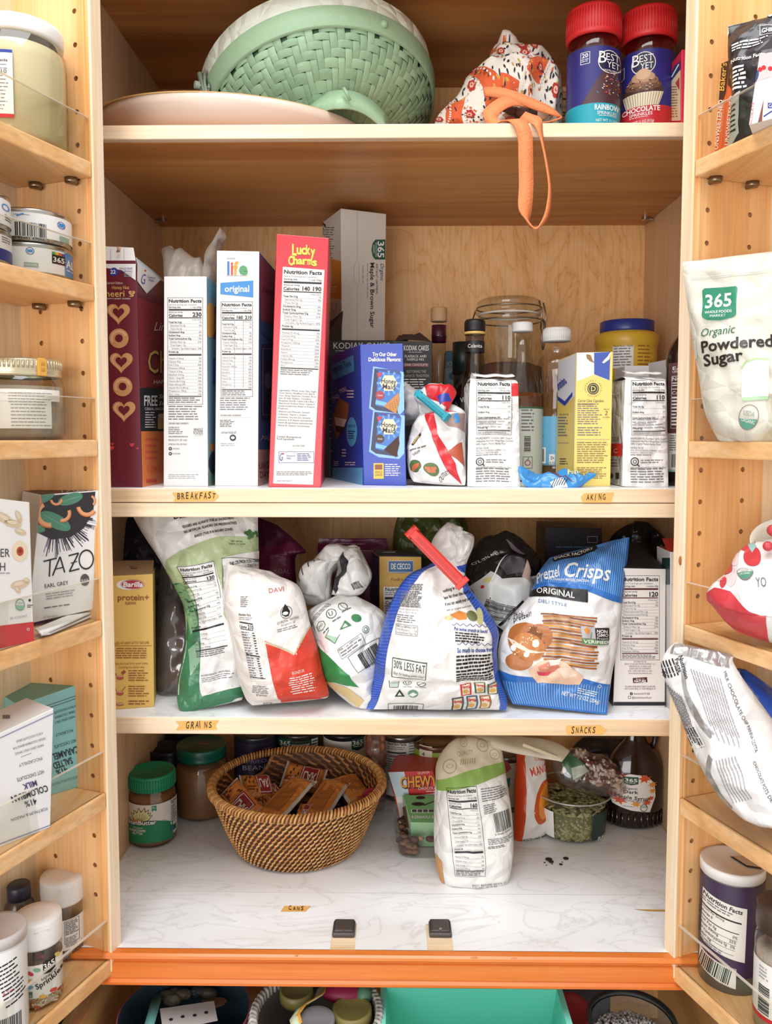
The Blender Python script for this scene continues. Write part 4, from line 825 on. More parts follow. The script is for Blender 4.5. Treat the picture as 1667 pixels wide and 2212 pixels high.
C = Carton((785, 1049), (878, 1050), (870, 742), (777, 744), 1.03, 1.018, .165, BL, ZBL, dvec=(-.052, .158, 0), faces={'left': M('1f4aa8', .32), 'top': M('4a3a36', .7)})
S = C.front; S.text('Try Our Other', 831, 769, 8, W, 3, al='C', w=52, bold=.03); S.text('Delicious Flavors:', 831, 780, 8, W, 3, al='C', w=70, bold=.03)
def mini(y0, dot, crk):
    S.poly([(797, y0+88), (806, y0-2), (876, y0+10), (873, y0+92), (862, y0+104), (818, y0+100)], M('8fc0ee', .4), 1)
    S.poly([(801, y0+84), (809, y0+2), (818, y0+8), (812, y0+92)], M('1c2450', .35), 2); S.poly([(812, y0+92), (812, y0+80), (858, y0+90), (860, y0+99)], M('1c2450', .35), 2); S.poly([(809, y0+2), (862, y0+6), (867, y0+16), (818, y0+8)], M('27408c', .35), 2)
    S.poly([(818, y0+8), (867, y0+16), (858, y0+92), (811, y0+82)], M('2f6fc2', .35), 3); cx, cy = 840, y0+34
    for k in range(12): a = k*pi/6; S.poly([(cx+14*cos(a-.06), cy+14*sin(a-.06)), (cx+26*cos(a-.1), cy+27*sin(a-.1)), (cx+26*cos(a+.1), cy+27*sin(a+.1)), (cx+14*cos(a+.06), cy+14*sin(a+.06))], M('5fa0e0', .35), 4)
    S.poly([(cx+19*cos(k*pi/3), cy+19*sin(k*pi/3)) for k in range(6)], M('f2e3bd', .4), 5); S.text('Honey', cx, cy+1, 11, M('2a1c3c', .4), 7, al='C', w=32, bold=.015, rot=4); S.text('Maid', cx, cy+13, 11, M('2a1c3c', .4), 7, al='C', w=27, bold=.015, rot=4)
    S.poly([(814, y0+12), (827, y0+12), (818, y0+24)], M('c83050', .4), 5); S.disc(821, y0+60, 9.5, dot, 5); S.text('Cinn', 821, y0+62, 4, W, 6, al='C'); S.poly([(812, y0+70), (836, y0+76), (834, y0+84), (811, y0+79)], M('79b8ea', .4), 5)
    S.poly([(829, y0+84), (861, y0+54), (863, y0+70), (856, y0+100)], crk, 6)
    for k in range(16): S.disc(842+(k % 4)*5+k//4, y0+82-(k % 4)*4+(k//4)*4, .8, M('5a2e1c', .6), 7, n=6)
mini(793, M('a8323c', .4), M('c98a52', .6)); mini(887, M('4a2420', .4), M('4a2c24', .6))
S.rect(807, 1000, 829, 1034, M('e9c04a', .4), 2); S.rect(810, 1003, 826, 1014, M('8a4a1e', .4), 3); S.text('WHOLE', 818, 1022, 5, M('3a2418', .4), 3, al='C', w=16); S.text('GRAIN', 818, 1028, 5, M('3a2418', .4), 3, al='C', w=16); S.dash(832, 1002, 867, 1030, 6, W, 3)
S = C.left; S.poly([(714, 790), (765, 766), (767, 800), (720, 822)], M('3f9fd0', .35), 2); S.text('Together Time', 719, 806, 15, M('14307c', .4), 4, w=47, rot=-22, shear=.2); S.text('MAD', 722, 864, 9, W, 3, rot=-24, w=16); S.text("S'MORES", 737, 849, 9, W, 3, rot=-22, w=17); S.dash(752, 842, 768, 862, 3, W, 3)
S.poly([(722, 895), (735, 858), (757, 872), (753, 905), (730, 950), (719, 915)], M('a06a44', .6), 3); S.poly([(724, 900), (752, 905), (745, 925), (727, 920)], M('eadfce', .6), 4); S.poly([(726, 918), (748, 922), (738, 935), (727, 930)], M('4a281c', .6), 5); S.disc(762, 932, 11, M('4fb4e0', .4), 3, ry=32); S.text('QUICK TIP', 762, 922, 5, M('123070', .4), 5, al='C', w=16); S.dash(755, 930, 769, 950, 4, M('123070', .4), 5)
S.dash(741, 970, 751, 990, 3, W, 3); S.rect(718, 1010, 784, 1050, M('5aa8dc', .35), 2); S.dash(722, 996, 735, 1008, 3, W, 3); S.dash(748, 998, 772, 1008, 2, W, 3)
C.thing('cracker_box', 'blue graham cracker box set cornerwise, beside the red cereal box', 'box')
C = Carton((845, 1046), (934, 1046), (933, 738), (846, 736), 1.17, 1.17, .06, DK, ZBL)
cb = thing('pancake_mix_box', 'dark chocolate pancake mix box with a torn open top, beside the corked bottle', 'box', C.base)
S = C.front; S.text('KODIAK CAKES', 872, 757, 11, W, 3, w=54, bold=.01); S.dash(882, 760, 912, 762.5, 1, W, 3); S.text('FLAPJACK AND', 874, 772, 5.5, W, 3, w=47); S.text('WAFFLE MIX', 878, 779, 5.5, W, 3, w=38); S.rect(871, 784, 926, 792, M('8a3a40', .5), 2); S.text('DARK CHOCOLATE', 874, 790, 5, W, 4, w=49); S.text('RESTORING THE', 878, 805, 6, M('c4b8b0', .5), 3, w=42); S.text('FLAPJACK TRADITION', 872, 814, 6, M('c4b8b0', .5), 3, w=54); S.dash(873, 818, 924, 845, 5, W, 3)
C.b.build('carton', cb); b = MB()
for q in ([(852, 736), (905, 733), (890, 728), (862, 724)], [(868, 733), (932, 738), (906, 718), (896, 722)], [(854, 736), (880, 737), (893, 722), (870, 722)]): hexa(b, [at(x, y, 1.172+.008*i) for i, (x, y) in enumerate(q)], (0, .001, 0), M('3b2822', .7), 0)
b.build('torn_flap', cb)
# blue bag far back
C = Carton((950, 1040), (1000, 1040), (1000, 758), (962, 758), 1.332, 1.332, .03, M('2a6488', .4), ZBL); C.front.text("JOE'S", 963, 789, 10, M('c9d6dc', .5), 3, w=25, rot=12); C.front.disc(972, 815, 26, M('8fa6b4', .5), 2, ry=22); C.front.disc(978, 812, 9, M('2a6488', .5), 3); C.thing('coffee_box', 'blue coffee carton far back behind the corked bottle', 'box')
def bottle(name, label, cx, y, z, prof, mat, top_py=None, group=None):
    c = ctr(cx, y, z); t = thing(name, label, 'bottle', c, group); b = MB(); b.lathe(c, prof, mat, 40); b.build('glass_body', t); return t, c
H = lambda px, py, y, z: zat(px, py, y)-z
# corked clear bottle
y = 1.262; t, c = bottle('oil_bottle', 'clear slim glass bottle with a wooden stopper and purple neck band', 947, y, ZBL, [(0, .001), (.024, .001), (.027, .006), (.027, .085), (.020, .115), (.0105, .150), (.0105, .212), (.0125, .213), (.0125, .219), (.0105, .2195)], CLR)
h = lambda py: H(947, py, y, ZBL); b = MB(); b.lathe(c, [(0, h(695)), (.0123, h(695)), (.0125, h(692)), (.0125, h(668)), (.0115, h(665)), (0, h(665))], M('d3a97f', .6, 0, .2, 200), 28); b.build('stopper', t)
b = MB(); b.lathe(c, [(.0108, h(740)), (.0112, h(740)), (.0112, h(703)), (.0108, h(703))], M('4a1a30', .35), 28); b.build('neck_band', t)
b = MB(); b.lathe(c, [(0, .004), (.025, .005), (.0255, .05), (0, .05)], clear('pale_oil', 'd8cfae', .05, .05, .25), 28); b.build('liquid', t)
# balsamic vinegar
y = 1.11; SMK = clear('smoked_glass', 'cfc8bf', .07, .02); t, c = bottle('vinegar_bottle', 'round shouldered vinegar bottle with black cap and black neck label', 1024, y, ZBL, [(0, .001), (.033, .001), (.036, .006), (.037, .10), (.034, .118), (.022, .135), (.0145, .150), (.0125, .175), (.0125, .198), (.014, .199), (.014, .203), (.012, .204)], SMK)
h = lambda py: H(1024, py, y, ZBL); b = MB(); b.lathe(c, [(0, h(717)), (.0138, h(717)), (.0142, h(713)), (.0142, h(696)), (.012, h(691)), (0, h(690))], K, 32); b.lathe(c, [(.0125, h(724)), (.0147, h(722)), (.0147, h(718)), (.0125, h(717))], GOLD, 32); b.build('cap', t)
b = MB(); S = Cyl(b, c, .0131, h(738)-h(762), (1002, 738, 1045, 762), 24); S.c = c+V((0, 0, h(762))); S.wrap(-3.1, 0, 3.1, 1, K, 1); S.text('Colavita', 1024, 753, 8, W, 4, al='C', w=30); b.build('neck_label', t)
b = MB(); S = Cyl(b, c, .0374, .1, (972, 870, 1080, 1050), 32); S.text('VINEGAR', 1000, 858, 12, M('d8cfc4', .3), 2, w=42, rot=-6); b.build('embossing', t)
b = MB(); b.lathe(c, [(0, .004), (.032, .005), (.0350, .010), (.036, .095), (0, .095)], M('3a1416', .25), 32); b.build('liquid', t)
# dark green bottle behind it
y = 1.30; t, c = bottle('oil_bottle', 'dark green bottle mostly hidden behind the black capped vinegar', 1000, y, ZBL, [(0, .001), (.026, .001), (.028, .006), (.028, .09), (.022, .12), (.016, .140), (.016, .175), (.014, .176)], M('16241f', .15, 0, 0, 60, .5)); b = MB(); b.lathe(c, [(0, .160), (.0175, .160), (.0175, H(1000, 740, y, ZBL)), (0, H(1000, 738, y, ZBL))], M('1c2a26', .4), 24); b.build('cap', t)
# big clip top jar
clip_jar('clip_top_jar', 'large glass jar with wire clasp and clip lid behind the vinegar bottles', 1097, 1.235, ZBL, .052, H(1097, 648, 1.235, ZBL), .86, H(1097, 785, 1.235, ZBL), '6b4a38', .45)
# cider vinegar
y = 1.145; t, c = bottle('vinegar_bottle', 'clear cider vinegar bottle with white cap beside the flour bag', 1126, y, ZBL, [(0, .001), (.027, .001), (.0295, .006), (.0295, .112), (.027, .125), (.018, .150), (.0135, .175), (.0135, .200), (.012, .201)], CLR)
h = lambda py: H(1126, py, y, ZBL); b = MB(); b.lathe(c, [(0, h(717)), (.0142, h(717)), (.0146, h(715)), (.0142, h(700)), (.013, h(697)), (0, h(697))], WM, 32); b.build('cap', t)
b = MB(); b.lathe(c, [(0, .004), (.026, .005), (.0285, .01), (.0285, h(850)), (0, h(850))], M('6a3c1e', .15), 32); b.build('liquid', t)
b = MB(); S = Cyl(b, c, .0298, h(880)-h(1035), (1081, 880, 1171, 1035), 32); S.c = c+V((0, 0, h(1035))); S.wrap(-2.6, 0, 2.6, 1, M('cdd2c8', .5), 1); S.wrap(-2.6, .975, 2.6, 1, M('3b6a4a', .5), 2); S.dash(1126, 886, 1153, 935, 7, GY, 3); S.bars(1132, 942, 1145, 975, K, 3, vert=True); S.frame(1130, 985, 1149, 1010, .8, K, 3); S.disc(1139.5, 998, 6, M('a8473c', .5), 3, ring=.25); S.line(1139, 992, 1142, 987, 1, K, 3); b.build('label', t)
# flour bags
def flour(px0, px1, y0, ytop, ybot, label, shift=0, lx=None, red=True):
    w = px1-px0; b = MB(); yy = 1.0
    st = [(px0-2, ybot, px1+2, ybot, yy, yy, .001), (px0-3, ybot-12, px1+3, ybot-10, yy, yy, .003), (px0-1, ybot-120, px1+1, ybot-120, yy, yy, .005), (px0, ytop+70, px1, ytop+70, yy, yy, .004), (px0+2, ytop+16, px1-1, ytop+16, yy, yy, .002), (px0+4, ytop, px1-3, ytop+2, yy+.004, yy+.004, .001)]
    PB = M('f1efec', .6, 0, .15, 60)
    f = Bag(b, st, PB, 20, 34, crum=.0022, cs=34, seed=px0 % 7, ex=.3, pw=4)
    d = V((0, .085, 0)); n = len(f.P); D = [V((0, .085*(1 if j < n-7 else 1-.045*(j-n+7)), 0)) for j in range(n)]
    wob = lambda p, k: V((.0016*noise.noise(p*40+V((k, 0, 0)))*(1 if k else 1), 0, .0))
    for col, sg in ((-1, 1), (0, -1)):                                       # gusset sides
        g = []
        for j in range(n):
            p = f.P[j][col]; row = []
            for i in range(9): q = i/8; row.append(p+D[j]*q+V((sg*(-.004*math.sin(pi*q)*min(1, j/6) if j < n*.5 else -.004*math.sin(pi*q)), 0, 0))+wob(p+D[j]*q, 1)*math.sin(pi*q))
            g.append(row)
        b.sheet(g, PB, flip=sg < 0)
    b.sheet([[f.P[j][i]+D[j] for i in range(len(f.P[0]))] for j in range(n)], PB, flip=True)
    top = [[f.P[-1][i]+D[-1]*(q/6)+V((0, 0, .004*math.sin(pi*q/6)+.002*noise.noise(f.P[-1][i]*60+V((0, q, 0))))) for i in range(len(f.P[0]))] for q in range(7)]; b.sheet(top, PB)
    zz = top[3][0].z+.004; b.strip([V((top[2][i].x, top[2][i].y-.0015*math.sin(i*.35), zz+.0007*math.sin(i*.5))) for i in range(2, len(top[2])-1)], V((0, .012, .002)), .0015, PB)
    S = f
    S.nutri(px0+17+shift, y0, px0+92+shift, y0+117, '110', rows=SROWS, serv='about 30 servings per container', size='1/4 cup (30g)', edge=True)
    S.dash(px0+19+shift, y0+80, px0+88+shift, y0+104, 4, GL, 2)
    x = px0+15+shift
    for k, (tx, ww) in enumerate((('INGREDIENTS: Certified 100% Organic', 79), ('Unbleached Hard Red Wheat Flour, Certified', 80), ('100% Organic Malted Barley Flour.', 66))): S.text(tx, x, y0+126+k*6, 4.2, K, 3, w=ww)
    S.text('DISTRIBUTED BY', x, y0+147, 3.6, K, 3, w=28); S.text('KING ARTHUR BAKING COMPANY, INC.', x, y0+152, 3.6, GY, 3, w=66); S.text('NORWICH, VERMONT 05055', x, y0+157, 3.6, GY, 3, w=48); S.dash(x, y0+159, x+60, y0+163, 1, GY, 3)
    S.disc(x+9, y0+174, 9, K, 3, ring=.22); S.disc(x+9, y0+174, 4.5, GY, 3, ring=.4); S.line(x+14, y0+179, x+19, y0+184, 2.4, K, 3); S.dash(x+22, y0+170, x+72, y0+180, 2, GY, 3); S.dash(x, y0+189, x+76, y0+222, 6, GY, 3, ragged=.1); S.text('SAFE HANDLING INSTRUCTIONS: Raw flour', x, y0+189, 3.8, K, 4, w=76)
    return b, f, d
b, f, d = flour(1012, 1120, 823, 822, 1050, '')
f.poly([(1104, 828), (1121, 829), (1122, 855), (1104, 856)], RED, 2); f.text('06:08 118 A 2 2025', 1106, 905, 3, GY, 3, rot=-90, w=44)
G = Quad(b, [f.P[2][-1], f.P[2][-1]+d, f.P[-4][-1]+d, f.P[-4][-1]], n=(1, 0, 0)); G.dash(1123, 880, 1130, 1000, 16, GY, 12)
fb = b.build('flour_bag', None, ctr(1066, 1.04, ZBL), 'white paper flour bag with nutrition panel beside the red and white chip bag', 'flour bag', 'flour bags on the baking shelf')
b, f, d = flour(1347, 1440, 823, 818, 1050, '', -2)
G = Quad(b, [f.P[2][0]+d, f.P[2][0], f.P[-4][0], f.P[-4][0]+d], n=(-1, 0, 0)); G.rect(1319, 958, 1346, 985, RED, 14); G.text('C', 1330, 978, 9, W, 16); G.text('FLOUR', 1320, 953, 10, K, 16, w=22); G.text('NUT', 1328, 860, 8, K, 16, w=14); G.disc(1323, 905, 5, GY, 15, ry=25, ring=.2); G.dash(1320, 992, 1342, 1012, 3, GY, 15); G.disc(1325, 1028, 4, K, 15, ry=6); G.rect(1334, 1021, 1341, 1035, K, 15)
b.build('flour_bag', None, ctr(1393, 1.04, ZBL), 'white paper flour bag with nutrition panel beside the yellow sugar box', 'flour bag', 'flour bags on the baking shelf')
# plastic juice bottle
y = 1.155; t, c = bottle('juice_bottle', 'clear ribbed plastic bottle with white cap and light blue label', 1200, y, ZBL, [(0, .001), (.024, .001), (.0285, .007), (.0285, .024), (.0275, .026), (.0275, .098), (.029, .102), (.0255, .13), (.0285, .150), (.0285, .160), (.024, .172), (.017, .178), (.017, .186)], PET)
h = lambda py: H(1200, py, y, ZBL); b = MB(); b.lathe(c, [(0, h(738)), (.0192, h(738)), (.0195, h(736)), (.0188, h(712)), (.017, h(709)), (0, h(709))], WM, 40)
for k in range(48): a = 2*pi*k/48; b.strip([c+V((.0192*cos(a), .0192*sin(a), h(735))), c+V((.0190*cos(a), .0190*sin(a), h(714)))], V((-sin(a), cos(a), 0))*.0005, .0007, WM)
b.build('cap', t); b = MB(); b.lathe(c, [(0, .003), (.023, .004), (.0268, .01), (.0262, h(850)), (0, h(850))], clear('amber_juice', 'a8783c', .05, .05, .35), 32); b.build('liquid', t)
b = MB(); S = Cyl(b, c, .0279, h(900)-h(1004), (1158, 900, 1243, 1004), 40); S.c = c+V((0, 0, h(1004))); S.wrap(-3.0, 0, 3.0, 1, M('69b2d6', .4), 1); S.text('SALAD', 1159, 916, 10, M('1c3c50', .4), 3, w=14); S.dash(1158, 925, 1176, 945, 4, M('2a4a60', .4), 3); S.rect(1159, 966, 1181, 1000, W, 2); S.bars(1161, 969, 1178, 996, K, 4); S.rect(1188, 980, 1200, 1002, W, 2); S.disc(1194, 988, 4.5, K, 4, ring=.35, n=3); S.text('A 02', 1189, 1000, 4, K, 4); b.build('label', t)
b = MB()
for k in range(14): a = 2*pi*k/14; b.tube([c+V((.0262*cos(a), .0262*sin(a), .105)), c+V((.0252*cos(a), .0252*sin(a), .125)), c+V((.028*cos(a), .028*sin(a), .148))], .0012, PET, 6)
b.build('ribs', t)
# sugar box
YB_ = M('ecd069', .4)
C = Carton((1238, 1047), (1318, 1050), (1324, 760), (1245, 762), 1.02, 1.01, .09, YB_, ZBL, dvec=(-.004, .095, 0), faces={'top': M('8a7a66', .7), 'left': M('efe6d4', .4)})
S = C.front; S.poly([(1246, 762), (1318, 760), (1316, 822), (1283, 809), (1246, 823)], W, 1); S.poly([(1283, 762), (1318, 760), (1316, 821), (1283, 808)], M('2546a8', .4), 2)
S.poly([(1266, 765), (1276, 767), (1279, 776), (1284, 784), (1274, 780), (1267, 774)], M('9a7350', .8), 3); S.poly([(1300, 783), (1306, 776), (1312, 770), (1317, 762), (1319, 762), (1316, 776), (1304, 785)], M('e6e0d6', .7), 4)
S.disc(1281, 839, 12.5, K, 3, ring=.16); S.disc(1281, 839, 9, K, 3); S.text('D', 1281.5, 844.5, 11, M('ecd069', .4), 5, al='C', bold=.01)
for k, ch in enumerate('GENERATIONS'): a = pi*(1.03+.094*k); S.text(ch, 1281+16*cos(a), 839+16*sin(a), 3, K, 3, al='C', rot=math.degrees(a)+90)
for k, ch in enumerate('OF EXPERTISE'): a = pi*(.95-.082*k); S.text(ch, 1281+18.5*cos(a), 839+18.5*sin(a), 3, K, 3, al='C', rot=math.degrees(a)-90)
S.text('Carrot Cake Cupcakes', 1248, 868, 6.5, K, 3, w=56, shear=.25); S.dash(1247, 871, 1302, 918, 10, GY, 2, .4); S.text('CUPCAKE INGREDIENTS:', 1247, 874, 3.2, K, 4, w=34); S.text('2', 1309, 896, 9, K, 4, al='C', shear=.2); S.text('YIELDS', 1309, 885, 3, K, 4, al='C'); S.text('DOZEN', 1309, 902, 3, K, 4, al='C')
S.dash(1247, 922, 1302, 943, 4, GY, 2, .4); S.rect(1245, 948, 1316, 948.7, GY, 2); S.dash(1246, 954, 1314, 1002, 10, M('8a7438', .5), 2, .45); S.dash(1246, 1009, 1314, 1036, 6, M('8a7438', .5), 2, .45)
S = C.left; S.poly([(1204, 870), (1206, 785), (1245, 762), (1242, 855), (1222, 872)], M('e9eaf2', .4), 1); S.text('Domino', 1207, 843, 17, M('2546a8', .4), 4, w=27, rot=-42, bold=.03, shear=.2); S.poly([(1205, 855), (1221, 866), (1237, 846), (1237, 855), (1221, 876), (1205, 864)], M('2546a8', .4), 3); S.poly([(1204, 866), (1221, 877), (1240, 855), (1238, 1048), (1203, 1025)], M('ecd069', .4), 2); S.text('Org. de Cod', 1209, 896, 4, K, 4, w=20); S.dash(1206, 900, 1228, 945, 7, GY, 4); S.rect(1206, 956, 1230, 957, GY, 4); S.dash(1210, 990, 1228, 1006, 3, K, 4)
C.thing('sugar_box', 'yellow brown sugar carton with blue flag and a torn top corner', 'box')
# mayonnaise style tub behind
y = 1.235; c = ctr(1350, y, ZBL); t = thing('mustard_tub', 'wide yellow plastic tub with blue lid behind the sugar box', 'jar', c); h = lambda py: H(1350, py, y, ZBL)
b = MB(); YT = M('e2b63a', .35); b.lathe(c, [(0, .001), (.04, .001), (.044, .006), (.044, h(760)), (.045, h(748)), (.0465, h(742)), (.0465, h(728)), (.042, h(722)), (.037, h(718))], YT, 48); b.build('body', t)
b = MB(); b.lathe(c, [(0, h(719)), (.039, h(719)), (.0395, h(716)), (.0395, h(697)), (.037, h(695)), (0, h(695))], M('28388c', .35), 48); b.build('lid', t)
b = MB(); S = Cyl(b, c, .0442, h(740)-h(800), (1281, 740, 1415, 800), 48); S.c = c+V((0, 0, h(800))); S.wrap(-3.0, 0, 3.0, .72, M('e8bd45', .4), 1); S.wrap(-3.0, .74, 3.0, 1, M('27509a', .4), 1); S.rect(1319, 748, 1363, 800, W, 2); S.text('Nutrition Facts', 1341, 756, 5.5, K, 4, al='C', w=41); S.dash(1321, 758, 1361, 798, 7, GY, 4); S.dash(1372, 752, 1402, 798, 6, M('b06a2a', .5), 3); b.build('label', t)
# white carton behind the flour
C = Carton((1400, 1040), (1470, 1040), (1470, 770), (1399, 785), 1.19, 1.14, .05, M('e0dfe2', .45), ZBL); C.thing('baking_box', 'white carton between the second flour bag and the dark oil bottle', 'box')
C = Carton((1349, 1040), (1402, 1040), (1402, 790), (1349, 790), 1.12, 1.12, .05, M('e8e7e8', .45), ZBL); C.thing('baking_box', 'small white carton peeking over the second flour bag', 'box')
# dark avocado oil bottle
y = 1.035; c = ctr(1479, y, ZBL); t = thing('oil_bottle', 'tall dark oil bottle with brown label at the right end of the shelf', 'bottle', c); h = lambda py: H(1479, py, y, ZBL)
b = MB(); b.lathe(c, [(0, .001), (.020, .001), (.0235, .004), (.0245, .01), (.0245, h(780)), (.0225, h(755)), (.012, h(728)), (.0075, h(712)), (.0075, h(664)), (.0075, h(660))], M('1c1512', .08, 0, 0, 60, .6), 40); b.build('glass_body', t)
b = MB(); b.lathe(c, [(0, h(664)), (.0088, h(664)), (.0088, h(650)), (.0082, h(648)), (.0088, h(646)), (.0088, h(622)), (0, h(619))], M('15100f', .4), 24); b.build('cap', t)
b = MB(); S = Cyl(b, c, .0247, h(786)-h(1018), (1437, 786, 1521, 1018), 32); S.c = c+V((0, 0, h(1018))); S.wrap(-1.0, 0, 2.9, 1, M('5c3c3e', .45), 1); S.wrap(-1.0, 0, 2.9, .355, M('e6e4df', .45), 2); S.wrap(-1.0, 0, 2.9, .02, M('8fc9a4', .45), 3)
S.text('EATS', 1453, 801, 7, W, 3, w=34); S.text('LIFE DEPENDS', 1453, 807, 4, W, 3, w=42); S.rect(1451, 814, 1506, 925, M('e6ddd6', .4), 2); S.rect(1452, 815, 1505, 924, M('5c3c3e', .45), 3); S.text('Nutrition', 1453, 824, 8, W, 5, w=44); S.dash(1453, 828, 1500, 838, 2, W, 5); S.rect(1452, 841, 1504, 842.5, W, 5); S.text('Calories', 1453, 853, 7, W, 5, w=36); S.dash(1453, 858, 1500, 922, 9, W, 5, .5); S.dash(1450, 940, 1490, 975, 7, GY, 4); S.bars(1455, 980, 1480, 1008, K, 4); b.build('label', t)
# red and white chip bag with teal clip
WP = M('ece9e7', .3, 0, .12, 60); RP = M('cf2630', .3)
b = MB(); B = Bag(b, [(893, 1040, 1004, 1048, 1.02, 1.0, .006), (883, 1022, 1006, 1030, 1.03, 1.005, .035), (878, 975, 1005, 975, 1.04, 1.02, .055), (888, 930, 1005, 925, 1.045, 1.03, .055), (905, 895, 1004, 890, 1.05, 1.035, .045), (900, 870, 985, 892, 1.05, 1.03, .02), (896, 858, 970, 882, 1.045, 1.025, .008), (912, 842, 985, 850, 1.05, 1.04, .02), (930, 836, 975, 842, 1.055, 1.05, .003)], WP, 30, 44, crum=.006, cs=26, seed=5)
B.poly([(926, 895), (948, 905), (955, 950), (975, 985), (990, 1010), (998, 1048), (975, 1030), (955, 990), (942, 950), (928, 915)], RP, 2); B.poly([(918, 842), (985, 846), (1000, 880), (990, 895), (968, 905), (966, 880), (925, 858)], RP, 2); B.poly([(948, 862), (970, 858), (975, 868), (955, 876)], BLU, 3); B.poly([(960, 918), (1004, 895), (1004, 935), (975, 930)], M('a98a80', .4), 2); B.poly([(985, 910), (993, 900), (998, 920), (990, 926)], M('3f8fd0', .4), 3)
B.poly([(972, 990), (1000, 960), (1004, 1010), (992, 1000)], M('b5563a', .4), 3); B.disc(906, 1020, 14, M('4a6a3a', .5), 2, ry=12); B.disc(940, 1026, 17, M('5f7a4a', .5), 2, ry=12)
for k in range(7): B.disc(900+k*2.2, 1024-k*.6, 2, M('c8643a', .5), 3, ry=6, rot=.4); B.disc(930+k*3, 1024+(k % 2)*5, 4, M('d8805a', .5), 3, ry=3)
B.text('SHRIMP', 904, 1001, 6, K, 3, w=18, rot=-35); B.dash(894, 985, 932, 990, 1, GY, 3, .6, rot=-12); B.poly([(896, 970), (918, 945), (920, 952), (900, 975)], M('3a3428', .5), 2); B.poly([(899, 969), (914, 952), (916, 955), (902, 970)], M('d8c060', .5), 3); B.text('OUTLETS', 953, 1046, 7, K, 3, w=30, rot=-28)
b.build('chip_bag', None, ctr(945, 1.03, ZBL), 'crumpled red and white snack bag folded over and clipped shut with teal clip', 'snack bag')
b = MB(); Bag(b, [(870, 920, 905, 905, 1.09, 1.07, .02), (868, 880, 912, 880, 1.095, 1.07, .03), (872, 840, 905, 850, 1.10, 1.08, .02), (876, 826, 890, 838, 1.10, 1.09, .004)], M('d5d2d2', .4), 16, 20, crum=.006, cs=36, seed=8); b.build('paper_bag', None, ctr(888, 1.09, ZBL), 'small crumpled pale bag squeezed between the blue cracker box and chip bag', 'bag')
def clip(name, label, p0, p1, y0, y1, w, mat, th=.004, dup=True):
    a, c = at(*p0, y0), at(*p1, y1); x = (c-a); L = x.length; x.normalize(); n = (CP-a); n = (n-x*n.dot(x)).normalized(); u = n.cross(x)
    t = thing(name, label, 'bag clip', (a+c)/2); f = Fr(a, x, u, n); h = w/2
    part('lower_arm', t, lambda b: (b.box(f, (0, -h, -th), (L, h*.9, 0), mat, .0012, 3), b.box(f, (-.001, -h*.5, -th*1.2), (.006, h*.5, th*.8), mat, .001)))
    part('upper_arm', t, lambda b: (b.box(f, (.004, -h*.7, .0006), (L*.99, h*.7, th), mat, .0014, 3), b.box(f, (.012, -h*.18, th*.8), (L*.9, -h*.02, th*1.25), mat, .0004), b.box(f, (.012, h*.18, th*.8), (L*.9, h*.34, th*1.25), mat, .0004)))
    part('catch', t, lambda b: (b.box(f, (L*.95, -h*1.15, -th), (L*1.02, h*1.15, th*1.5), mat, .001)))
    part('hinge', t, lambda b: (b.cyl(f.p(.003, -h*1.05, 0), f.p(.003, h*1.05, 0), th*.9, mat, 14)))
    return t
clip('bag_clip', 'teal plastic bag clip closing the red and white snack bag', (900, 848), (966, 903), 1.030, 1.000, .010, M('2aa0b4', .35))
# blue packet lying in front
PK = M('3f8fd0', .25, 0, .1, 80)
b = MB(); z = ZBL
B = Bag(b, [(1127, 1008, 1112, 1007, 1.006, 1.000, .001), (1160, 1028, 1118, 1018, 1.01, .998, .002), (1178, 1030, 1127, 1040, 1.01, .992, .004), (1200, 1036, 1137, 1050, 1.01, .988, .008), (1215, 1022, 1175, 1053, 1.01, .986, .016), (1240, 1022, 1215, 1056, 1.008, .984, .014), (1262, 1026, 1245, 1052, 1.004, .986, .010), (1288, 1022, 1285, 1030, 1.0, .995, .002)], PK, 22, 36, crum=.0045, cs=45, seed=6)
B.gen = True; B.text("Annie's", 1222, 1040, 12, M('f0dc8a', .4), 3, w=44, rot=-14, bold=.02); B.disc(1196, 1036, 6, M('8a3a50', .4), 2, ry=3); B.poly([(1185, 1050), (1210, 1046), (1225, 1055), (1195, 1055)], M('d8e4ee', .4), 2)
for k in range(6): B.line(1190+k*5, 1054, 1196+k*5, 1047, 1.2, K, 3)
b.build('snack_packet', None, ctr(1200, .995, ZBL), 'crumpled blue foil packet lying flat in front of the sugar box', 'packet')
# ================================================================== grains and snacks shelf
ZCL = ZC+.0006
DKN = M('262838', .35, 0, .2, 40); MARO = M('5e1740', .35); WB = M('eeecea', .35, 0, .12, 50)
# yellow pasta box
PY = M('e6bd62', .42)
C = Carton((234, 1536), (333, 1527), (330, 1240), (232, 1245), .995, 1.008, .05, PY, ZCL, faces={'top': M('7a5a3a', .7)})
t = thing('pasta_box', 'yellow elbow pasta box with open brown top at the left end', 'pasta box', C.base); S = C.front
S.disc(279, 1263, 28, W, 2, ry=11); S.disc(286, 1262, 26, M('b5283a', .4), 3, ry=10.5); S.disc(286, 1262, 25, W, 4, ry=9.7, ring=.05); S.text('Barilla', 287, 1267, 10.5, W, 5, al='C', w=43, bold=.03, shear=.1)
BR = M('a0501c', .45); S.text('protein+', 254, 1296, 12.5, BR, 3, w=68, bold=.02); S.text('ELBOWS', 282, 1305, 5.5, BR, 3, al='C', w=23, bold=.02); S.text('FILLED AT LEAST UP TO THIS LINE', 244, 1391, 5, BR, 3, w=78, rot=-1, bold=.01); S.rect(243, 1393.5, 328, 1394.5, BR, 3)
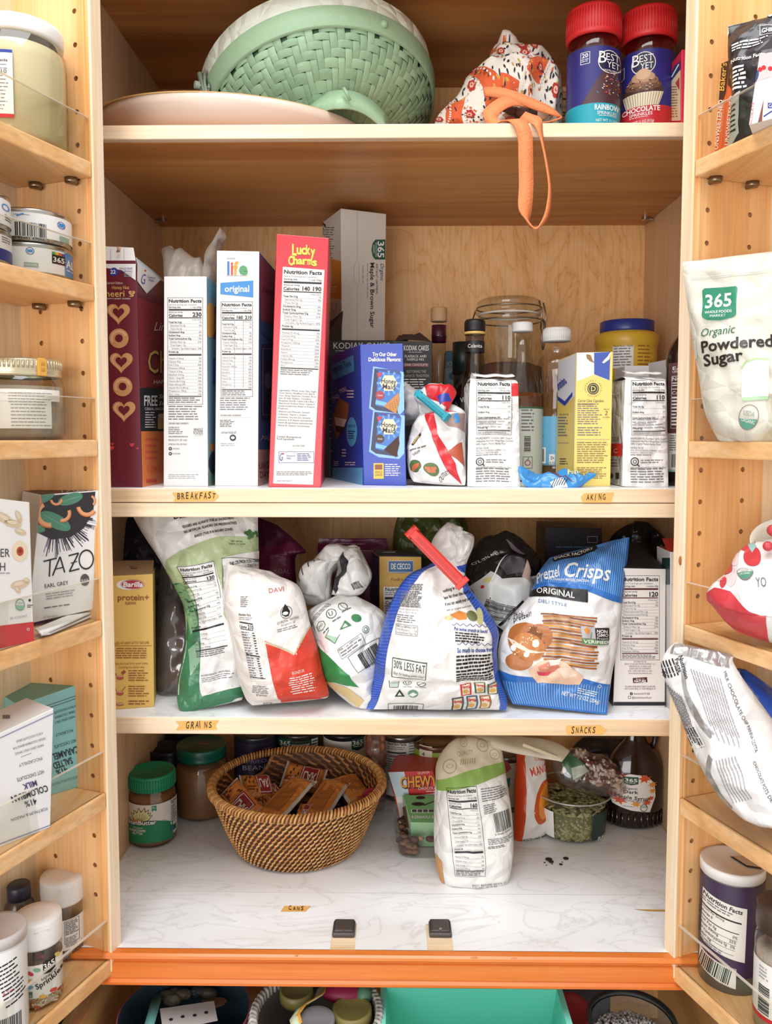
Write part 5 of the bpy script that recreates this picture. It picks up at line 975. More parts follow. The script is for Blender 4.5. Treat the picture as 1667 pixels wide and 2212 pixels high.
S.dash(249, 1399, 318, 1424, 5, BR, 3, .4, cen=True, ragged=.2); S.text('Get the best from your pasta,', 248, 1435, 4.6, BR, 3, w=72, rot=-1); S.text('Cooking the Italian way', 256, 1443, 4.6, BR, 3, w=56, rot=-1)
for k, y in enumerate((1449, 1483, 1515)): S.disc(249, y+7, 2.6, BR, 3); S.text(str(k+1), 249, y+8.8, 3.6, PY, 5, al='C'); S.dash(277, y-2, 322, y+(24 if k < 2 else 10), 5 if k < 2 else 2, BR, 3, .4); S.disc(259, y+14 if k < 2 else y+6, 8, M('b5563a', .45), 3, ry=5 if k < 2 else 3.4); S.disc(259, y+11 if k < 2 else y+5, 8, M('d8a08a', .45), 4, ry=2)
S.line(262, 1494, 271, 1482, 1.2, BR, 4); S.poly([(261, 1452), (268, 1446), (272, 1451), (265, 1457)], M('a04a2a', .45), 4)
C.b.build('carton', t); b = MB(); c = C.c; d = C.d; hexa(b, [c[3]+V((0, .001, 0)), c[2]+V((0, .001, 0)), c[2]+d*.5+V((0, 0, .013)), c[3]+d*.5+V((0, 0, .015))], (0, 0, .0008), M('8a6a48', .7), 0); b.ball(at(289, 1225, 1.012), .005, M('6a4c30', .7), 12, 6, (1, .3, .5)); b.build('top_flap', t)
# navy bag and clear bag with brown contents
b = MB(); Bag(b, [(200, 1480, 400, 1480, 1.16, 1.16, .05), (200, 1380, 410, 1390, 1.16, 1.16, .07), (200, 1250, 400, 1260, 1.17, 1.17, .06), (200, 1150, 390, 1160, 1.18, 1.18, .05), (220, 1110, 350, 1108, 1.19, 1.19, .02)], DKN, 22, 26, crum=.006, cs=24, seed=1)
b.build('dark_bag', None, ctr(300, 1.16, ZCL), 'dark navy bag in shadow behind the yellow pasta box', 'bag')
t = thing('plastic_bag', 'clear crumpled bag of brown pieces between the pasta box and the tall green bag', 'bag', ctr(365, 1.08, ZCL))
b = MB(); st = [(345, 1500, 402, 1508, 1.06, 1.07, .002), (338, 1485, 410, 1490, 1.06, 1.07, .04), (337, 1420, 412, 1420, 1.06, 1.08, .06), (338, 1350, 415, 1350, 1.07, 1.09, .06), (342, 1280, 412, 1290, 1.08, 1.10, .04), (348, 1215, 390, 1235, 1.09, 1.11, .015)]
Bag(b, st, clear('smoky_film', 'c9c4c4', .12, .12, .12), 18, 30, crum=.007, cs=34, seed=4); b.build('film', t)
b = MB(); Bag(b, [(352, 1490, 398, 1495, 1.07, 1.08, .02), (346, 1470, 404, 1475, 1.065, 1.08, .03), (346, 1400, 404, 1400, 1.07, 1.09, .035), (352, 1350, 404, 1350, 1.08, 1.09, .03), (360, 1300, 400, 1310, 1.09, 1.10, .01)], M('7a4a30', .7, 0, .6, 60), 16, 22, crum=.008, cs=50, seed=6)
hexa(b, [at(376, 1478, 1.052), at(386, 1484, 1.052), at(390, 1440, 1.055), at(382, 1436, 1.055)], (0, .01, 0), M('a82838', .5), 0); b.build('contents', t)
# tall green and white veggie bag
GD = M('3f7f58', .3, 0, .12, 50); GLT = M('b7c798', .35, 0, .1, 50); GM = M('7fa878', .35)
b = MB(); B = Bag(b, [(394, 1541, 522, 1512, .992, 1.012, .004), (384, 1518, 526, 1500, .998, 1.015, .030), (385, 1470, 530, 1462, 1.005, 1.02, .048), (400, 1390, 538, 1385, 1.01, 1.025, .055), (398, 1315, 548, 1310, 1.02, 1.035, .05), (374, 1262, 556, 1258, 1.03, 1.045, .05), (342, 1205, 558, 1200, 1.035, 1.05, .05), (303, 1145, 557, 1142, 1.04, 1.055, .04), (280, 1100, 557, 1097, 1.045, 1.06, .02)], WB, 34, 54, crum=.0055, cs=24, seed=9)
B.poly([(345, 1235), (362, 1213), (390, 1192), (430, 1174), (480, 1162), (530, 1157), (560, 1157), (562, 1300), (540, 1420), (395, 1340), (372, 1268)], GLT, 1)
B.poly([(372, 1262), (392, 1262), (404, 1290), (425, 1310), (436, 1350), (436, 1500), (520, 1470), (530, 1505), (500, 1530), (394, 1545), (380, 1520), (382, 1470), (398, 1400), (405, 1330), (385, 1290)], GD, 2)
B.poly([(376, 1268), (396, 1262), (420, 1310), (430, 1345), (414, 1370), (400, 1320)], GM, 3); B.poly([(386, 1500), (440, 1500), (440, 1535), (396, 1540)], GD, 3); B.poly([(436, 1490), (524, 1470), (526, 1506), (440, 1532)], GD, 3); B.poly([(408, 1400), (430, 1380), (434, 1420), (414, 1450)], M('8fb89a', .3), 3)
rr = random.Random(4)
for k in range(26): x, y = rr.uniform(380, 428), rr.uniform(1266, 1318); B.line(x, y, x+9, y+3, 2.2, M(rr.choice(['5c9266', '9cbd8a', '3f7f58']), .35), 4)
for k in range(20): x, y = rr.uniform(470, 555), rr.uniform(1165, 1200); B.line(x, y, x+8, y+4, .8, M('9db57e', .35), 3)
for k in range(14): x, y = rr.uniform(530, 556), rr.uniform(1145, 1162); B.disc(x, y, 4, M('4f8050', .4), 4, n=7)
B.poly([(388, 1225), (466, 1212), (484, 1330), (520, 1420), (521, 1480), (438, 1499), (436, 1400), (432, 1345)], WB, 5)
B.nutri(392, 1226, 464, 1420, '130', rot=-10, L=7, edge=False, rows=NROWS[:11]+['Vitamin D 0mcg', 'Calcium 60mg', 'Iron 0.9mg', 'Potassium 200mg'], size='about 20 pieces', serv='10 servings per bag'); B.line(388, 1226, 432, 1346, 1, K, 7); B.line(388, 1226, 465, 1213, 1, K, 7); B.line(465, 1213, 478, 1300, 1, K, 7)
B.text('INGREDIENTS: GREEN PEAS', 437, 1451, 4, K, 8, w=62, rot=-8); B.dash(437, 1454, 505, 1466, 3, GY, 7, rot=-8)
B.poly([(482, 1210), (560, 1190), (560, 1240), (486, 1262)], WB, 5); B.frame(483, 1208, 566, 1280, 1, K, 6); B.text('THE CRUNCH YOU CRAVE', 500, 1223, 6.5, K, 8, w=62, rot=-9, bold=.02); B.text('TASTE -', 536, 1226, 6, K, 8, w=20, rot=-9)
B.text('VEGGIES ARE ALWAYS THE #1 INGREDIENT', 397, 1140, 5.5, K, 4, w=112, rot=-9, bold=.02); B.text('NO ARTIFICIAL FLAVORS OR PRESERVATIVES', 402, 1151, 5.5, K, 4, w=112, rot=-9.5, bold=.02); B.text('BAKED (THIS IS A NO-FRY ZONE)', 426, 1161, 5.5, K, 4, w=80, rot=-10, bold=.02); B.text('DELICIOUS', 380, 1122, 9, K, 4, w=75, rot=-9, bold=.03); B.text('BEST BEFORE', 503, 1173, 3.6, K, 4, w=22, rot=-6); B.text('MAR 14 2024', 499, 1180, 3.6, K, 4, w=32, rot=-6)
b.build('veggie_chip_bag', None, ctr(455, 1.01, ZCL), 'tall white and green vegetable snack bag tucked under the shelf above', 'snack bag')
# white and red pasta bag
RP2 = M('d8402a', .4, 0, .1, 60); CW = M('efe9e4', .45, 0, .12, 60)
b = MB(); B = Bag(b, [(545, 1524, 704, 1508, .99, 1.01, .012), (530, 1508, 710, 1498, .992, 1.012, .06), (515, 1465, 700, 1455, .995, 1.015, .08), (502, 1400, 684, 1395, .997, 1.017, .08), (490, 1345, 668, 1340, 1.0, 1.02, .075), (481, 1300, 656, 1290, 1.003, 1.023, .065), (484, 1262, 640, 1262, 1.007, 1.025, .045), (488, 1238, 606, 1246, 1.01, 1.025, .022), (492, 1219, 585, 1234, 1.012, 1.025, .003)], CW, 34, 44, crum=.0045, cs=28, seed=12, pw=2.6, ex=.5)
B.poly([(568, 1373), (584, 1382), (630, 1401), (656, 1366), (669, 1350), (690, 1410), (708, 1500), (690, 1515), (640, 1535), (606, 1545), (596, 1500), (580, 1430)], RP2, 2)
B.line(569, 1377, 630, 1402, 4, M('c9b89a', .4), 3); B.line(630, 1402, 668, 1350, 3, M('c9b89a', .4), 3)
for f in (.93, .86, .8): pass
B.disc(614, 1320, 13, K, 3, ring=.08); B.poly([(611, 1303), (617, 1310), (622, 1319), (619, 1328), (612, 1329), (605, 1325), (604, 1318)], K, 3); B.disc(612, 1322, 6, CW, 4, ry=3.4)
B.text('QUALITA', 594, 1343, 5, GY, 3, w=24, rot=-9); B.text('MATERIE', 622, 1338, 5, GY, 3, w=20, rot=-9); B.text('Sorgenti di', 602, 1348, 4, GY, 3, w=32, rot=-9, shear=.3); B.dash(594, 1354, 640, 1362, 2, GY, 3, rot=-9)
B.text('DAVI', 578, 1281, 9, M('c8402f', .4), 3, w=32, rot=-6); B.text('BRONZE OIL', 626, 1442, 7, CW, 4, w=26, rot=-9); B.dash(616, 1452, 672, 1500, 8, CW, 4, .4, rot=-10, cen=True)
B.nutri(515, 1320, 541, 1458, '210', rows=NROWS, L=3, rot=0, edge=False) if False else None
T = turned(B, 515, 1320, 0)
B.poly([(514, 1320), (541, 1322), (556, 1380), (572, 1440), (572, 1458), (541, 1458), (527, 1390)], CW, 2)
B.text('Nutrition Facts', 516, 1328, 5, K, 4, w=24, bold=.02); B.dash(517, 1331, 542, 1338, 2, GY, 3); B.line(518, 1341, 544, 1343, 2.4, K, 4); B.text('Calories', 518, 1352, 5, K, 4, w=14, bold=.02); B.text('210', 534, 1353, 8, K, 4, w=11, bold=.03); B.line(520, 1354, 545, 1355, 1.4, K, 4)
for k in range(19):
    x = 521+k*1.05; y = 1359+k*5.0; B.dash(x, y, x+16-k*.1, y+3, 1, GY, 3, .7); B.dash(x+21, y, x+27, y+3, 1, K, 3, .7); B.line(x, y+3.9, x+28, y+4.4, .5, GY, 3)
B.line(531, 1402, 559, 1406, 2, K, 4); B.line(540, 1448, 571, 1452, 1.6, K, 4); B.dash(519, 1288, 534, 1312, 6, GY, 3); B.dash(545, 1470, 580, 1490, 5, GY, 3, rot=4); B.text('BEST BEFORE END', 552, 1495, 4, K, 4, w=22, rot=4); B.text('18.02.24', 567, 1523, 4.5, K, 4, w=19, rot=-4)
b.build('pasta_bag', None, ctr(600, 1.03, ZCL), 'white and red paper pasta bag with a folded top', 'pasta bag')
# maroon pouches behind
b = MB(); B = Bag(b, [(545, 1480, 640, 1480, 1.17, 1.17, .05), (545, 1300, 642, 1300, 1.17, 1.17, .05), (548, 1205, 638, 1205, 1.18, 1.18, .04), (552, 1160, 660, 1190, 1.19, 1.17, .02), (556, 1118, 600, 1135, 1.20, 1.19, .01)], MARO, 20, 30, crum=.004, cs=30, seed=3); B.poly([(552, 1185), (632, 1172), (632, 1250), (552, 1250)], M('7d1d52', .35), 2); B.text('DAL', 606, 1241, 9, M('b89aa8', .5), 4, w=22); B.text('Y', 596, 1240, 7, M('b89aa8', .5), 4)
b.build('lentil_pouch', None, ctr(595, 1.17, ZCL), 'deep purple lentil pouch behind the white and red pasta bag', 'pouch')
b = MB(); B = Bag(b, [(690, 1480, 836, 1480, 1.21, 1.21, .04), (688, 1300, 838, 1300, 1.21, 1.21, .05), (686, 1200, 838, 1200, 1.21, 1.21, .03), (687, 1172, 837, 1172, 1.21, 1.21, .006), (690, 1163, 834, 1163, 1.21, 1.21, .001)], MARO, 20, 30, crum=.003, cs=30, seed=5); B.dash(712, 1173, 808, 1177, 1, M('a88a9a', .5), 2); B.frame(696, 1186, 830, 1300, 1, M('a88a9a', .5), 2)
b.build('lentil_pouch', None, ctr(765, 1.21, ZCL), 'deep purple pouch with square top behind the rolled white chip bag', 'pouch')
# rolled white chip bag with green
b = MB(); B = Bag(b, [(778, 1530, 800, 1531, .998, 1.0, .004), (744, 1505, 806, 1520, 1.005, 1.005, .05), (702, 1470, 815, 1475, 1.02, 1.015, .075), (684, 1400, 828, 1405, 1.035, 1.03, .085), (664, 1335, 836, 1345, 1.05, 1.05, .08), (668, 1318, 830, 1325, 1.055, 1.055, .07), (700, 1302, 800, 1305, 1.06, 1.06, .04), (722, 1290, 765, 1292, 1.065, 1.065, .004)], WB, 30, 40, crum=.005, cs=26, seed=14)
B.poly([(684, 1392), (700, 1408), (740, 1440), (763, 1462), (775, 1500), (748, 1496), (712, 1478), (698, 1455)], M('2f8a4c', .35), 2); B.poly([(700, 1466), (712, 1478), (748, 1500), (782, 1524), (770, 1528), (735, 1505)], M('d9c08a', .4), 2)
G2 = M('2f7a4a', .4)
for x, y, r in ((743, 1325, 10), (719, 1342, 11), (792, 1374, 7)): B.disc(x, y, r, M('3a4a42', .4), 3, ring=.14)
B.line(736, 1318, 750, 1332, 1.4, G2, 3); B.text('U', 719.5, 1347, 10, K, 4, al='C', rot=-20); B.disc(698, 1364, 10.5, G2, 3, n=6, ring=.14); B.text('GMO', 698, 1367, 6, G2, 4, al='C', rot=-35, w=14); B.disc(771, 1351, 11, G2, 3, ry=8, rot=.4); B.poly([(739, 1376), (748, 1356), (763, 1366)], G2, 3); B.poly([(744, 1371), (749, 1362), (755, 1367)], W, 4); B.disc(792, 1374, 4, G2, 3, ring=.3)
B.line(710, 1388, 732, 1400, 1.2, G2, 3); B.line(732, 1400, 741, 1384, 1.2, G2, 3); B.line(710, 1388, 717, 1374, 1.2, G2, 3); B.poly([(713, 1384), (738, 1390), (732, 1398), (712, 1388)], M('a8cdb4', .4), 3)
for x, y, w_, r in ((722, 1358, 20, -32), (740, 1338, 24, -32), (704, 1378, 16, -40)): B.dash(x, y, x+w_, y+4, 1, GY, 3, .7, rot=r)
T = turned(B, 738, 1410, -32); T.frame(0, 0, 54, 20, .8, GY, 3); T.text('PER 1 oz SERVING', 3, 5.5, 3.8, K, 4, w=44); T.dash(3, 8, 50, 18, 2, GY, 4); T = turned(B, 760, 1422, -32); T.frame(0, 0, 70, 40, .9, K, 3); T.bars(18, 6, 60, 38, K, 4)
T = turned(B, 670, 1352, -40); T.dash(0, 0, 60, 10, 3, GY, 3)
B2 = Bag(b, [(652, 1306, 712, 1310, 1.08, 1.07, .012), (640, 1272, 716, 1286, 1.085, 1.075, .05), (652, 1238, 716, 1240, 1.085, 1.075, .06), (676, 1210, 738, 1215, 1.085, 1.08, .05), (694, 1190, 770, 1200, 1.085, 1.08, .03), (710, 1184, 778, 1183, 1.09, 1.085, .004)], WB, 22, 28, crum=.006, cs=30, seed=15)
for k in range(5): B2.text('|', 664+k*8, 1248-k*9, 7, K, 3, rot=-45, bold=.04)
B3 = Bag(b, [(716, 1284, 752, 1294, 1.065, 1.06, .004), (722, 1270, 784, 1280, 1.07, 1.055, .03), (730, 1240, 800, 1245, 1.075, 1.055, .04), (740, 1205, 790, 1212, 1.08, 1.065, .03), (755, 1186, 776, 1183, 1.085, 1.075, .004)], WB, 20, 24, crum=.007, cs=34, seed=16)
B3.poly([(722, 1200), (752, 1196), (770, 1222), (764, 1240), (748, 1250), (728, 1285), (716, 1272)], M('2a2a30', .3), 2); B3.poly([(738, 1205), (752, 1210), (748, 1238), (736, 1245)], M('a9a49e', .25, .6), 4); B3.poly([(766, 1272), (790, 1256), (794, 1268), (774, 1282)], W, 3); B3.bars(772, 1262, 788, 1274, K, 4, rot=-20)
b.build('chip_bag', None, ctr(755, 1.04, ZCL), 'white chip bag with green corner and rolled down top, beside the pasta bag', 'snack bag')
# fusilli box
C = Carton((820, 1470), (912, 1470), (910, 1203), (819, 1202), 1.115, 1.115, .05, M('d7a846', .45), ZCL, dvec=(-.012, .05, 0), faces={'left': M('2a2c48', .4), 'top': M('2a2c48', .4)})
t = thing('pasta_box', 'yellow fusilli box with blue brand panel behind the clipped blue and white bag', 'pasta box', C.base); S = C.front
S.poly([(838, 1211), (893, 1211), (892, 1236), (866, 1238), (839, 1236)], M('2a5f9a', .4), 2); S.frame(838, 1211, 893, 1236, 1, M('d9e2ea', .4), 3); S.text('DE CECCO', 865.5, 1229, 12, W, 4, al='C', w=42, bold=.02); S.text('Fusilli n.34', 844, 1254, 6, M('4a2a14', .5), 3, shear=.25, w=38)
S.rect(828, 1267, 905, 1330, W, 2); S.text('Nutrition Facts', 832, 1276, 8, K, 4, w=68, bold=.02); S.dash(832, 1279, 870, 1287, 2, GY, 3); S.rect(831, 1289, 902, 1294, K, 4); S.text('Calories', 832, 1305, 8, K, 4, w=36, bold=.02); S.rect(831, 1307, 902, 1309, K, 4); S.dash(832, 1312, 900, 1328, 3, GY, 3)
C.b.build('carton', t); b = MB(); c = C.c; d = C.d; hexa(b, [c[3], c[2], at(872, 1190, 1.15), at(806, 1188, 1.15)], (0, 0, .0008), M('2a2c48', .4), 0); b.box(Fr(at(826, 1194, 1.135), (1, 0, 0), (0, 1, 0)), (0, 0, 0), (.018, .012, .001), clear('tape_film', 'dcdcdc', .15, .2, .4), 0); b.build('top_flap', t)
b = MB(); Bag(b, [(850, 1300, 1010, 1300, 1.25, 1.25, .04), (848, 1180, 1012, 1185, 1.25, 1.25, .05), (852, 1140, 1010, 1140, 1.25, 1.25, .04), (860, 1112, 1000, 1112, 1.25, 1.25, .02)], M('4d5426', .4, 0, .2, 40), 22, 22, crum=.006, cs=30, seed=7); b.build('olive_bag', None, ctr(930, 1.25, ZCL), 'olive green bag at the back above the yellow fusilli box', 'bag')
# veggie straw bag with red clip
BB = M('2a50b8', .3, 0, .1, 50)
b = MB(); B = Bag(b, [(791, 1532, 1092, 1533, .992, .992, .004), (799, 1508, 1094, 1512, .995, .995, .05), (808, 1460, 1078, 1465, 1.0, 1.0, .075), (812, 1420, 1072, 1415, 1.0, 1.0, .085), (824, 1365, 1075, 1360, 1.005, 1.005, .085), (845, 1300, 1045, 1310, 1.01, 1.01, .075), (880, 1245, 1012, 1268, 1.015, 1.015, .05), (925, 1222, 1004, 1240, 1.02, 1.02, .03), (950, 1203, 1008, 1215, 1.02, 1.02, .016), (944, 1188, 1014, 1196, 1.022, 1.022, .004)], M('f1efec', .35, 0, .1, 50), 44, 64, crum=.0055, cs=24, seed=18)
Bag(b, [(950, 1212, 1000, 1216, 1.022, 1.022, .01), (936, 1190, 990, 1190, 1.015, 1.02, .024), (932, 1172, 994, 1166, 1.015, 1.02, .022), (944, 1150, 1000, 1142, 1.02, 1.022, .014), (966, 1128, 994, 1138, 1.025, 1.025, .002)], WB, 18, 20, crum=.005, cs=40, seed=3, pw=1.6)
Bag(b, [(975, 1218, 1008, 1214, 1.018, 1.015, .01), (982, 1190, 1022, 1180, 1.016, 1.012, .024), (988, 1165, 1024, 1162, 1.016, 1.014, .018), (994, 1144, 1020, 1154, 1.02, 1.018, .003)], WB, 16, 18, crum=.005, cs=44, seed=8, pw=1.6)
LE = [(790, 1536), (799, 1508), (806, 1460), (810, 1420), (822, 1365), (843, 1300), (878, 1245), (924, 1215)]; LI = [(940, 1222), (900, 1252), (866, 1303), (846, 1365), (834, 1420), (829, 1465), (818, 1508), (806, 1536)]
for a_, c_ in zip(range(7), range(7)): B.poly([LE[a_], LI[7-a_], LI[6-a_], LE[a_+1]], BB, 2)
RE = [(1096, 1536), (1096, 1512), (1080, 1465), (1074, 1415), (1077, 1360), (1047, 1310), (1014, 1266), (1003, 1245)]; RI = [(1078, 1536), (1074, 1505), (1066, 1465), (1060, 1420), (1056, 1365), (1026, 1318), (996, 1280), (996, 1250)]
for k in range(7): B.poly([RE[k], RE[k+1], RI[k+1], RI[k]], BB, 2)
for k in range(60):
    t_ = k/60*7-.001; i = int(t_); f = t_-i; a_ = (LE[i][0]*(1-f)+LE[i+1][0]*f, LE[i][1]*(1-f)+LE[i+1][1]*f); c_ = (LI[7-i][0]*(1-f)+LI[6-i][0]*f, LI[7-i][1]*(1-f)+LI[6-i][1]*f); B.line(a_[0], a_[1]+1.5, c_[0], c_[1]-1.5, .6, M('7f9ee0', .35), 3)
    a_ = (RE[i][0]*(1-f)+RE[i+1][0]*f, RE[i][1]*(1-f)+RE[i+1][1]*f); c_ = (RI[i][0]*(1-f)+RI[i+1][0]*f, RI[i][1]*(1-f)+RI[i+1][1]*f); B.line(a_[0], a_[1]-1.5, c_[0], c_[1]+1.5, .6, M('7f9ee0', .35), 3)
B.poly([(932, 1186), (948, 1188), (948, 1204), (938, 1200)], BB, 2); B.poly([(982, 1222), (1006, 1218), (1004, 1240), (990, 1242)], BB, 2)
T = turned(B, 904, 1245, -14)
for k in range(14): B.dash(870-k*.6+ (12 if k < 4 else 0), 1262+k*3.4, 912, 1264.6+k*3.4, 1, GY, 3, .8, rot=3)
for k, tx in enumerate(('MANUFACTURED FOR DISTRIBUTION', 'THE HAIN CELESTIAL GROUP, INC.', 'LAKE SUCCESS, NY 11042, USA')): B.text(tx, 862, 1310+k*6, 3.4, GY, 3, w=46-k*5, rot=4)
B.dash(859, 1326, 900, 1343, 4, GY, 3, rot=4); T = turned(B, 856, 1345, 3); T.frame(0, 0, 45, 21, .8, GY, 3); T.text('PER 1 oz SERVING', 2, 6, 3.6, K, 4, w=30); T.text('FAT', 43, 6, 3.6, K, 4, al='R'); T.text('This Product', 2, 12, 3.6, GY, 4); T.text('7g', 43, 12, 3.6, GY, 4, al='R'); T.text('Leading Potato Chip', 2, 18, 3.6, GY, 4, w=33); T.text('10g', 43, 18, 3.6, GY, 4, al='R')
T = turned(B, 849, 1409, 5); DG = M('23402f', .4); T.frame(0, 0, 71, 33, 1.4, DG, 3); T.text('30% LESS FAT', 3.5, 16, 12, DG, 4, w=64); T.text('than the leading potato chips*', 3.5, 26, 5.5, GY, 4, w=64)
B.disc(879, 1465, 9, DG, 3, ring=.14); B.text('U', 879, 1470, 10, DG, 4, al='C'); B.disc(908, 1468, 9, DG, 3, ring=.14); B.line(902, 1474, 914, 1462, 1.3, DG, 3); B.text('CERTIFIED', 879, 1480, 3.2, DG, 3, al='C', w=19); B.text('No Gluten', 907, 1480, 3.2, DG, 3, al='C', w=22)
for (x0, y0, x1, y1) in ((841, 1456, 842, 1478), (842, 1478, 860, 1479), (860, 1479, 862, 1457)): B.line(x0, y0, x1, y1, 1.2, DG, 3)
B.poly([(843, 1463), (860, 1463), (859, 1477), (844, 1477)], M('b7cbbc', .4), 3); B.poly([(852, 1502), (863, 1484), (874, 1502)], DG, 3); B.poly([(858, 1499), (863, 1491), (868, 1499)], W, 4); B.disc(891, 1495, 11, M('6f9a80', .4), 3, ry=9); B.poly([(881, 1498), (891, 1502), (900, 1496), (891, 1492)], W, 4)
B.frame(838, 1518, 914, 1540, 1, K, 3); B.bars(850, 1524, 902, 1534, K, 4)
TB = M('24408f', .4)
for k, tx in enumerate(('nothing in a delicious', 'less fat than the leading', 'If you can satisfy your crunchy')): B.text(tx, 954+k*2, 1282+k*13, 6, K, 3, w=52+k*6, rot=-14, bold=.02)
B.text('with an original snack new.', 960, 1318, 4, K, 3, w=54, rot=-12)
B.poly([(966, 1324), (985, 1316), (1002, 1320), (1002, 1332), (985, 1334)], M('e08a3c', .45), 3); B.disc(1013, 1325, 12, M('6b7448', .45), 4, ry=9, rot=.5); B.disc(1030, 1326, 8, M('c9c48a', .4), 3, ry=16); B.disc(965, 1331, 9, M('d9cf9a', .4), 2, ry=5)
def wavy(x0, x1, y, mat):
    pts = [(x0+(x1-x0)*k/40, y+2.6*math.sin(k*.95)) for k in range(41)]
    for p, q in zip(pts, pts[1:]): B.line(p[0], p[1], q[0], q[1], 1.1, mat, 3)
wavy(972, 1052, 1344, TB); B.text('Put some crunch in lunch!', 976, 1357, 7.5, TB, 4, w=70, rot=2, bold=.03)
for k in range(4): B.dash(978, 1361+k*6, 1056, 1364.5+k*6, 1, K, 3, .9, rot=2, ragged=.4)
wavy(982, 1066, 1386, TB); B.text('So much to choose from!', 982, 1403, 8, TB, 4, w=80, rot=-2, bold=.03)
for k in range(9): B.dash(980, 1408+k*5.4, 1062, 1411.4+k*5.4, 1, K, 3, .9, rot=-2, ragged=.12)
def mini_bag(x, y, col): B.poly([(x, y), (x+24, y-3), (x+26, y+28), (x+3, y+30)], M(col, .4), 3); B.poly([(x+4, y+2), (x+21, y), (x+22, y+26), (x+6, y+28)], M('e9dcc0', .4), 4); B.text('Veggie', x+3, y+11, 8, M('c8343a', .4), 6, w=20, shear=.3, bold=.03); B.disc(x+13, y+20, 7, M('d9a85c', .45), 5, ry=5)
for x, y, c_ in ((988, 1470, 'c8343a'), (1018, 1464, '2f6a48'), (1046, 1466, '4a6a5a'), (972, 1504, '3a4a48'), (1002, 1502, '2f6a8a'), (1030, 1500, '9a6a3a')): mini_bag(x, y, c_)
b.build('veggie_straw_bag', None, ctr(940, 1.0, ZCL), 'large white and blue snack bag gathered at the neck by a red clip', 'snack bag')
clip('bag_clip', 'long red plastic clip across the neck of the white and blue bag', (886, 1146), (1000, 1262), .985, .965, .016, M('d8342c', .35), .006)
# black popcorn bag with barcode
BKF = M('1f1c20', .25, 0, .15, 40)
b = MB(); B = Bag(b, [(1050, 1440, 1120, 1420, 1.06, 1.08, .01), (1040, 1400, 1145, 1360, 1.065, 1.09, .05), (1016, 1320, 1160, 1290, 1.075, 1.10, .08), (1004, 1262, 1166, 1240, 1.085, 1.11, .09), (1008, 1220, 1158, 1205, 1.095, 1.12, .08), (1025, 1180, 1130, 1172, 1.105, 1.12, .05), (1045, 1160, 1100, 1158, 1.115, 1.125, .01)], BKF, 30, 36, crum=.008, cs=26, seed=21)
B.gen = True; B.poly([(1008, 1270), (1040, 1248), (1060, 1262), (1100, 1260), (1150, 1250), (1140, 1310), (1120, 1350), (1080, 1380), (1040, 1330)], M('d9dad9', .4), 2); B.poly([(1120, 1262), (1150, 1250), (1132, 1340), (1110, 1360)], M('9aa2a8', .4), 3)
turned(B, 1034, 1296, 16).bars(0, 0, 62, 34, K, 4, vert=True); B.line(1036, 1274, 1074, 1215, 2.5, W, 3); B.text('OZ (276.4 g)', 1014, 1228, 8, W, 4, w=50, rot=-34); B.line(1060, 1350, 1104, 1302, 6, K, 4); B.dash(1066, 1338, 1100, 1346, 2, GY, 5, rot=-48); B.disc(1027, 1274, 3, RED, 4); B.disc(1035, 1262, 9, M('d8d08a', .4), 3, ry=5)
B.poly([(1046, 1235), (1080, 1225), (1108, 1232), (1104, 1250), (1070, 1256)], M('48434a', .25), 2); B.poly([(1102, 1258), (1112, 1232), (1120, 1246), (1118, 1268)], M('bfa396', .3), 3); B.poly([(1078, 1176), (1092, 1184), (1116, 1210), (1110, 1214), (1086, 1194)], M('7a6a78', .3), 3)
b.build('black_snack_bag', None, ctr(1085, 1.09, ZCL), 'shiny black snack bag with barcode panel behind the white and blue bag', 'snack bag')
# pretzel crisps
PB2 = M('3574c4', .3, 0, .1, 60); ST = M('7fb2e6', .3); PW = M('ecebeb', .3, 0, .1, 60)
b = MB(); B = Bag(b, [(1108, 1521, 1310, 1543, 1.005, .985, .004), (1090, 1490, 1313, 1515, 1.01, .99, .03), (1075, 1440, 1322, 1455, 1.015, 1.0, .06), (1080, 1380, 1334, 1390, 1.02, 1.005, .07), (1106, 1330, 1342, 1325, 1.03, 1.01, .07), (1142, 1287, 1349, 1268, 1.035, 1.015, .06), (1162, 1240, 1354, 1212, 1.045, 1.025, .04), (1186, 1206, 1359, 1161, 1.055, 1.035, .003)], PW, 40, 50, crum=.005, cs=26, seed=24)
B.poly([(1188, 1200), (1360, 1155), (1352, 1230), (1341, 1304), (1262, 1282), (1200, 1276), (1144, 1290), (1158, 1240)], PB2, 2); B.poly([(1073, 1446), (1100, 1452), (1150, 1462), (1250, 1462), (1318, 1478), (1316, 1550), (1200, 1540), (1105, 1530), (1080, 1480)], PB2, 2)
for k in range(42): f = k/42; B.line(1190+168*f, 1198-38*f, 1160+182*f, 1250+40*f if f > .3 else 1268, 1.5, ST, 3)
for k in range(40): f = k/40; B.line(1088+226*f, 1466+14*f+ (0 if f > .3 else 4), 1104+206*f, 1518+20*f, 1.9, ST, 3)
B.poly([(1198, 1208), (1288, 1180), (1292, 1190), (1286, 1200), (1200, 1222), (1196, 1214)], K, 5); B.frame(0, 0, 0, 0, 0, W, 4) if False else None; B.text('SNACK FACTORY', 1201, 1217, 8, W, 7, w=86, rot=-15, bold=.02)
B.text('Pretzel', 1162, 1267, 24, W, 6, w=56, rot=-14, shear=.4, bold=.01); B.text('Crisps', 1222, 1257, 32, W, 6, w=96, rot=2, shear=.35, bold=.015); B.text('THIN, CRUNCHY PRETZEL CRACKERS', 1180, 1263, 4.5, W, 6, w=92, rot=3, bold=.02)
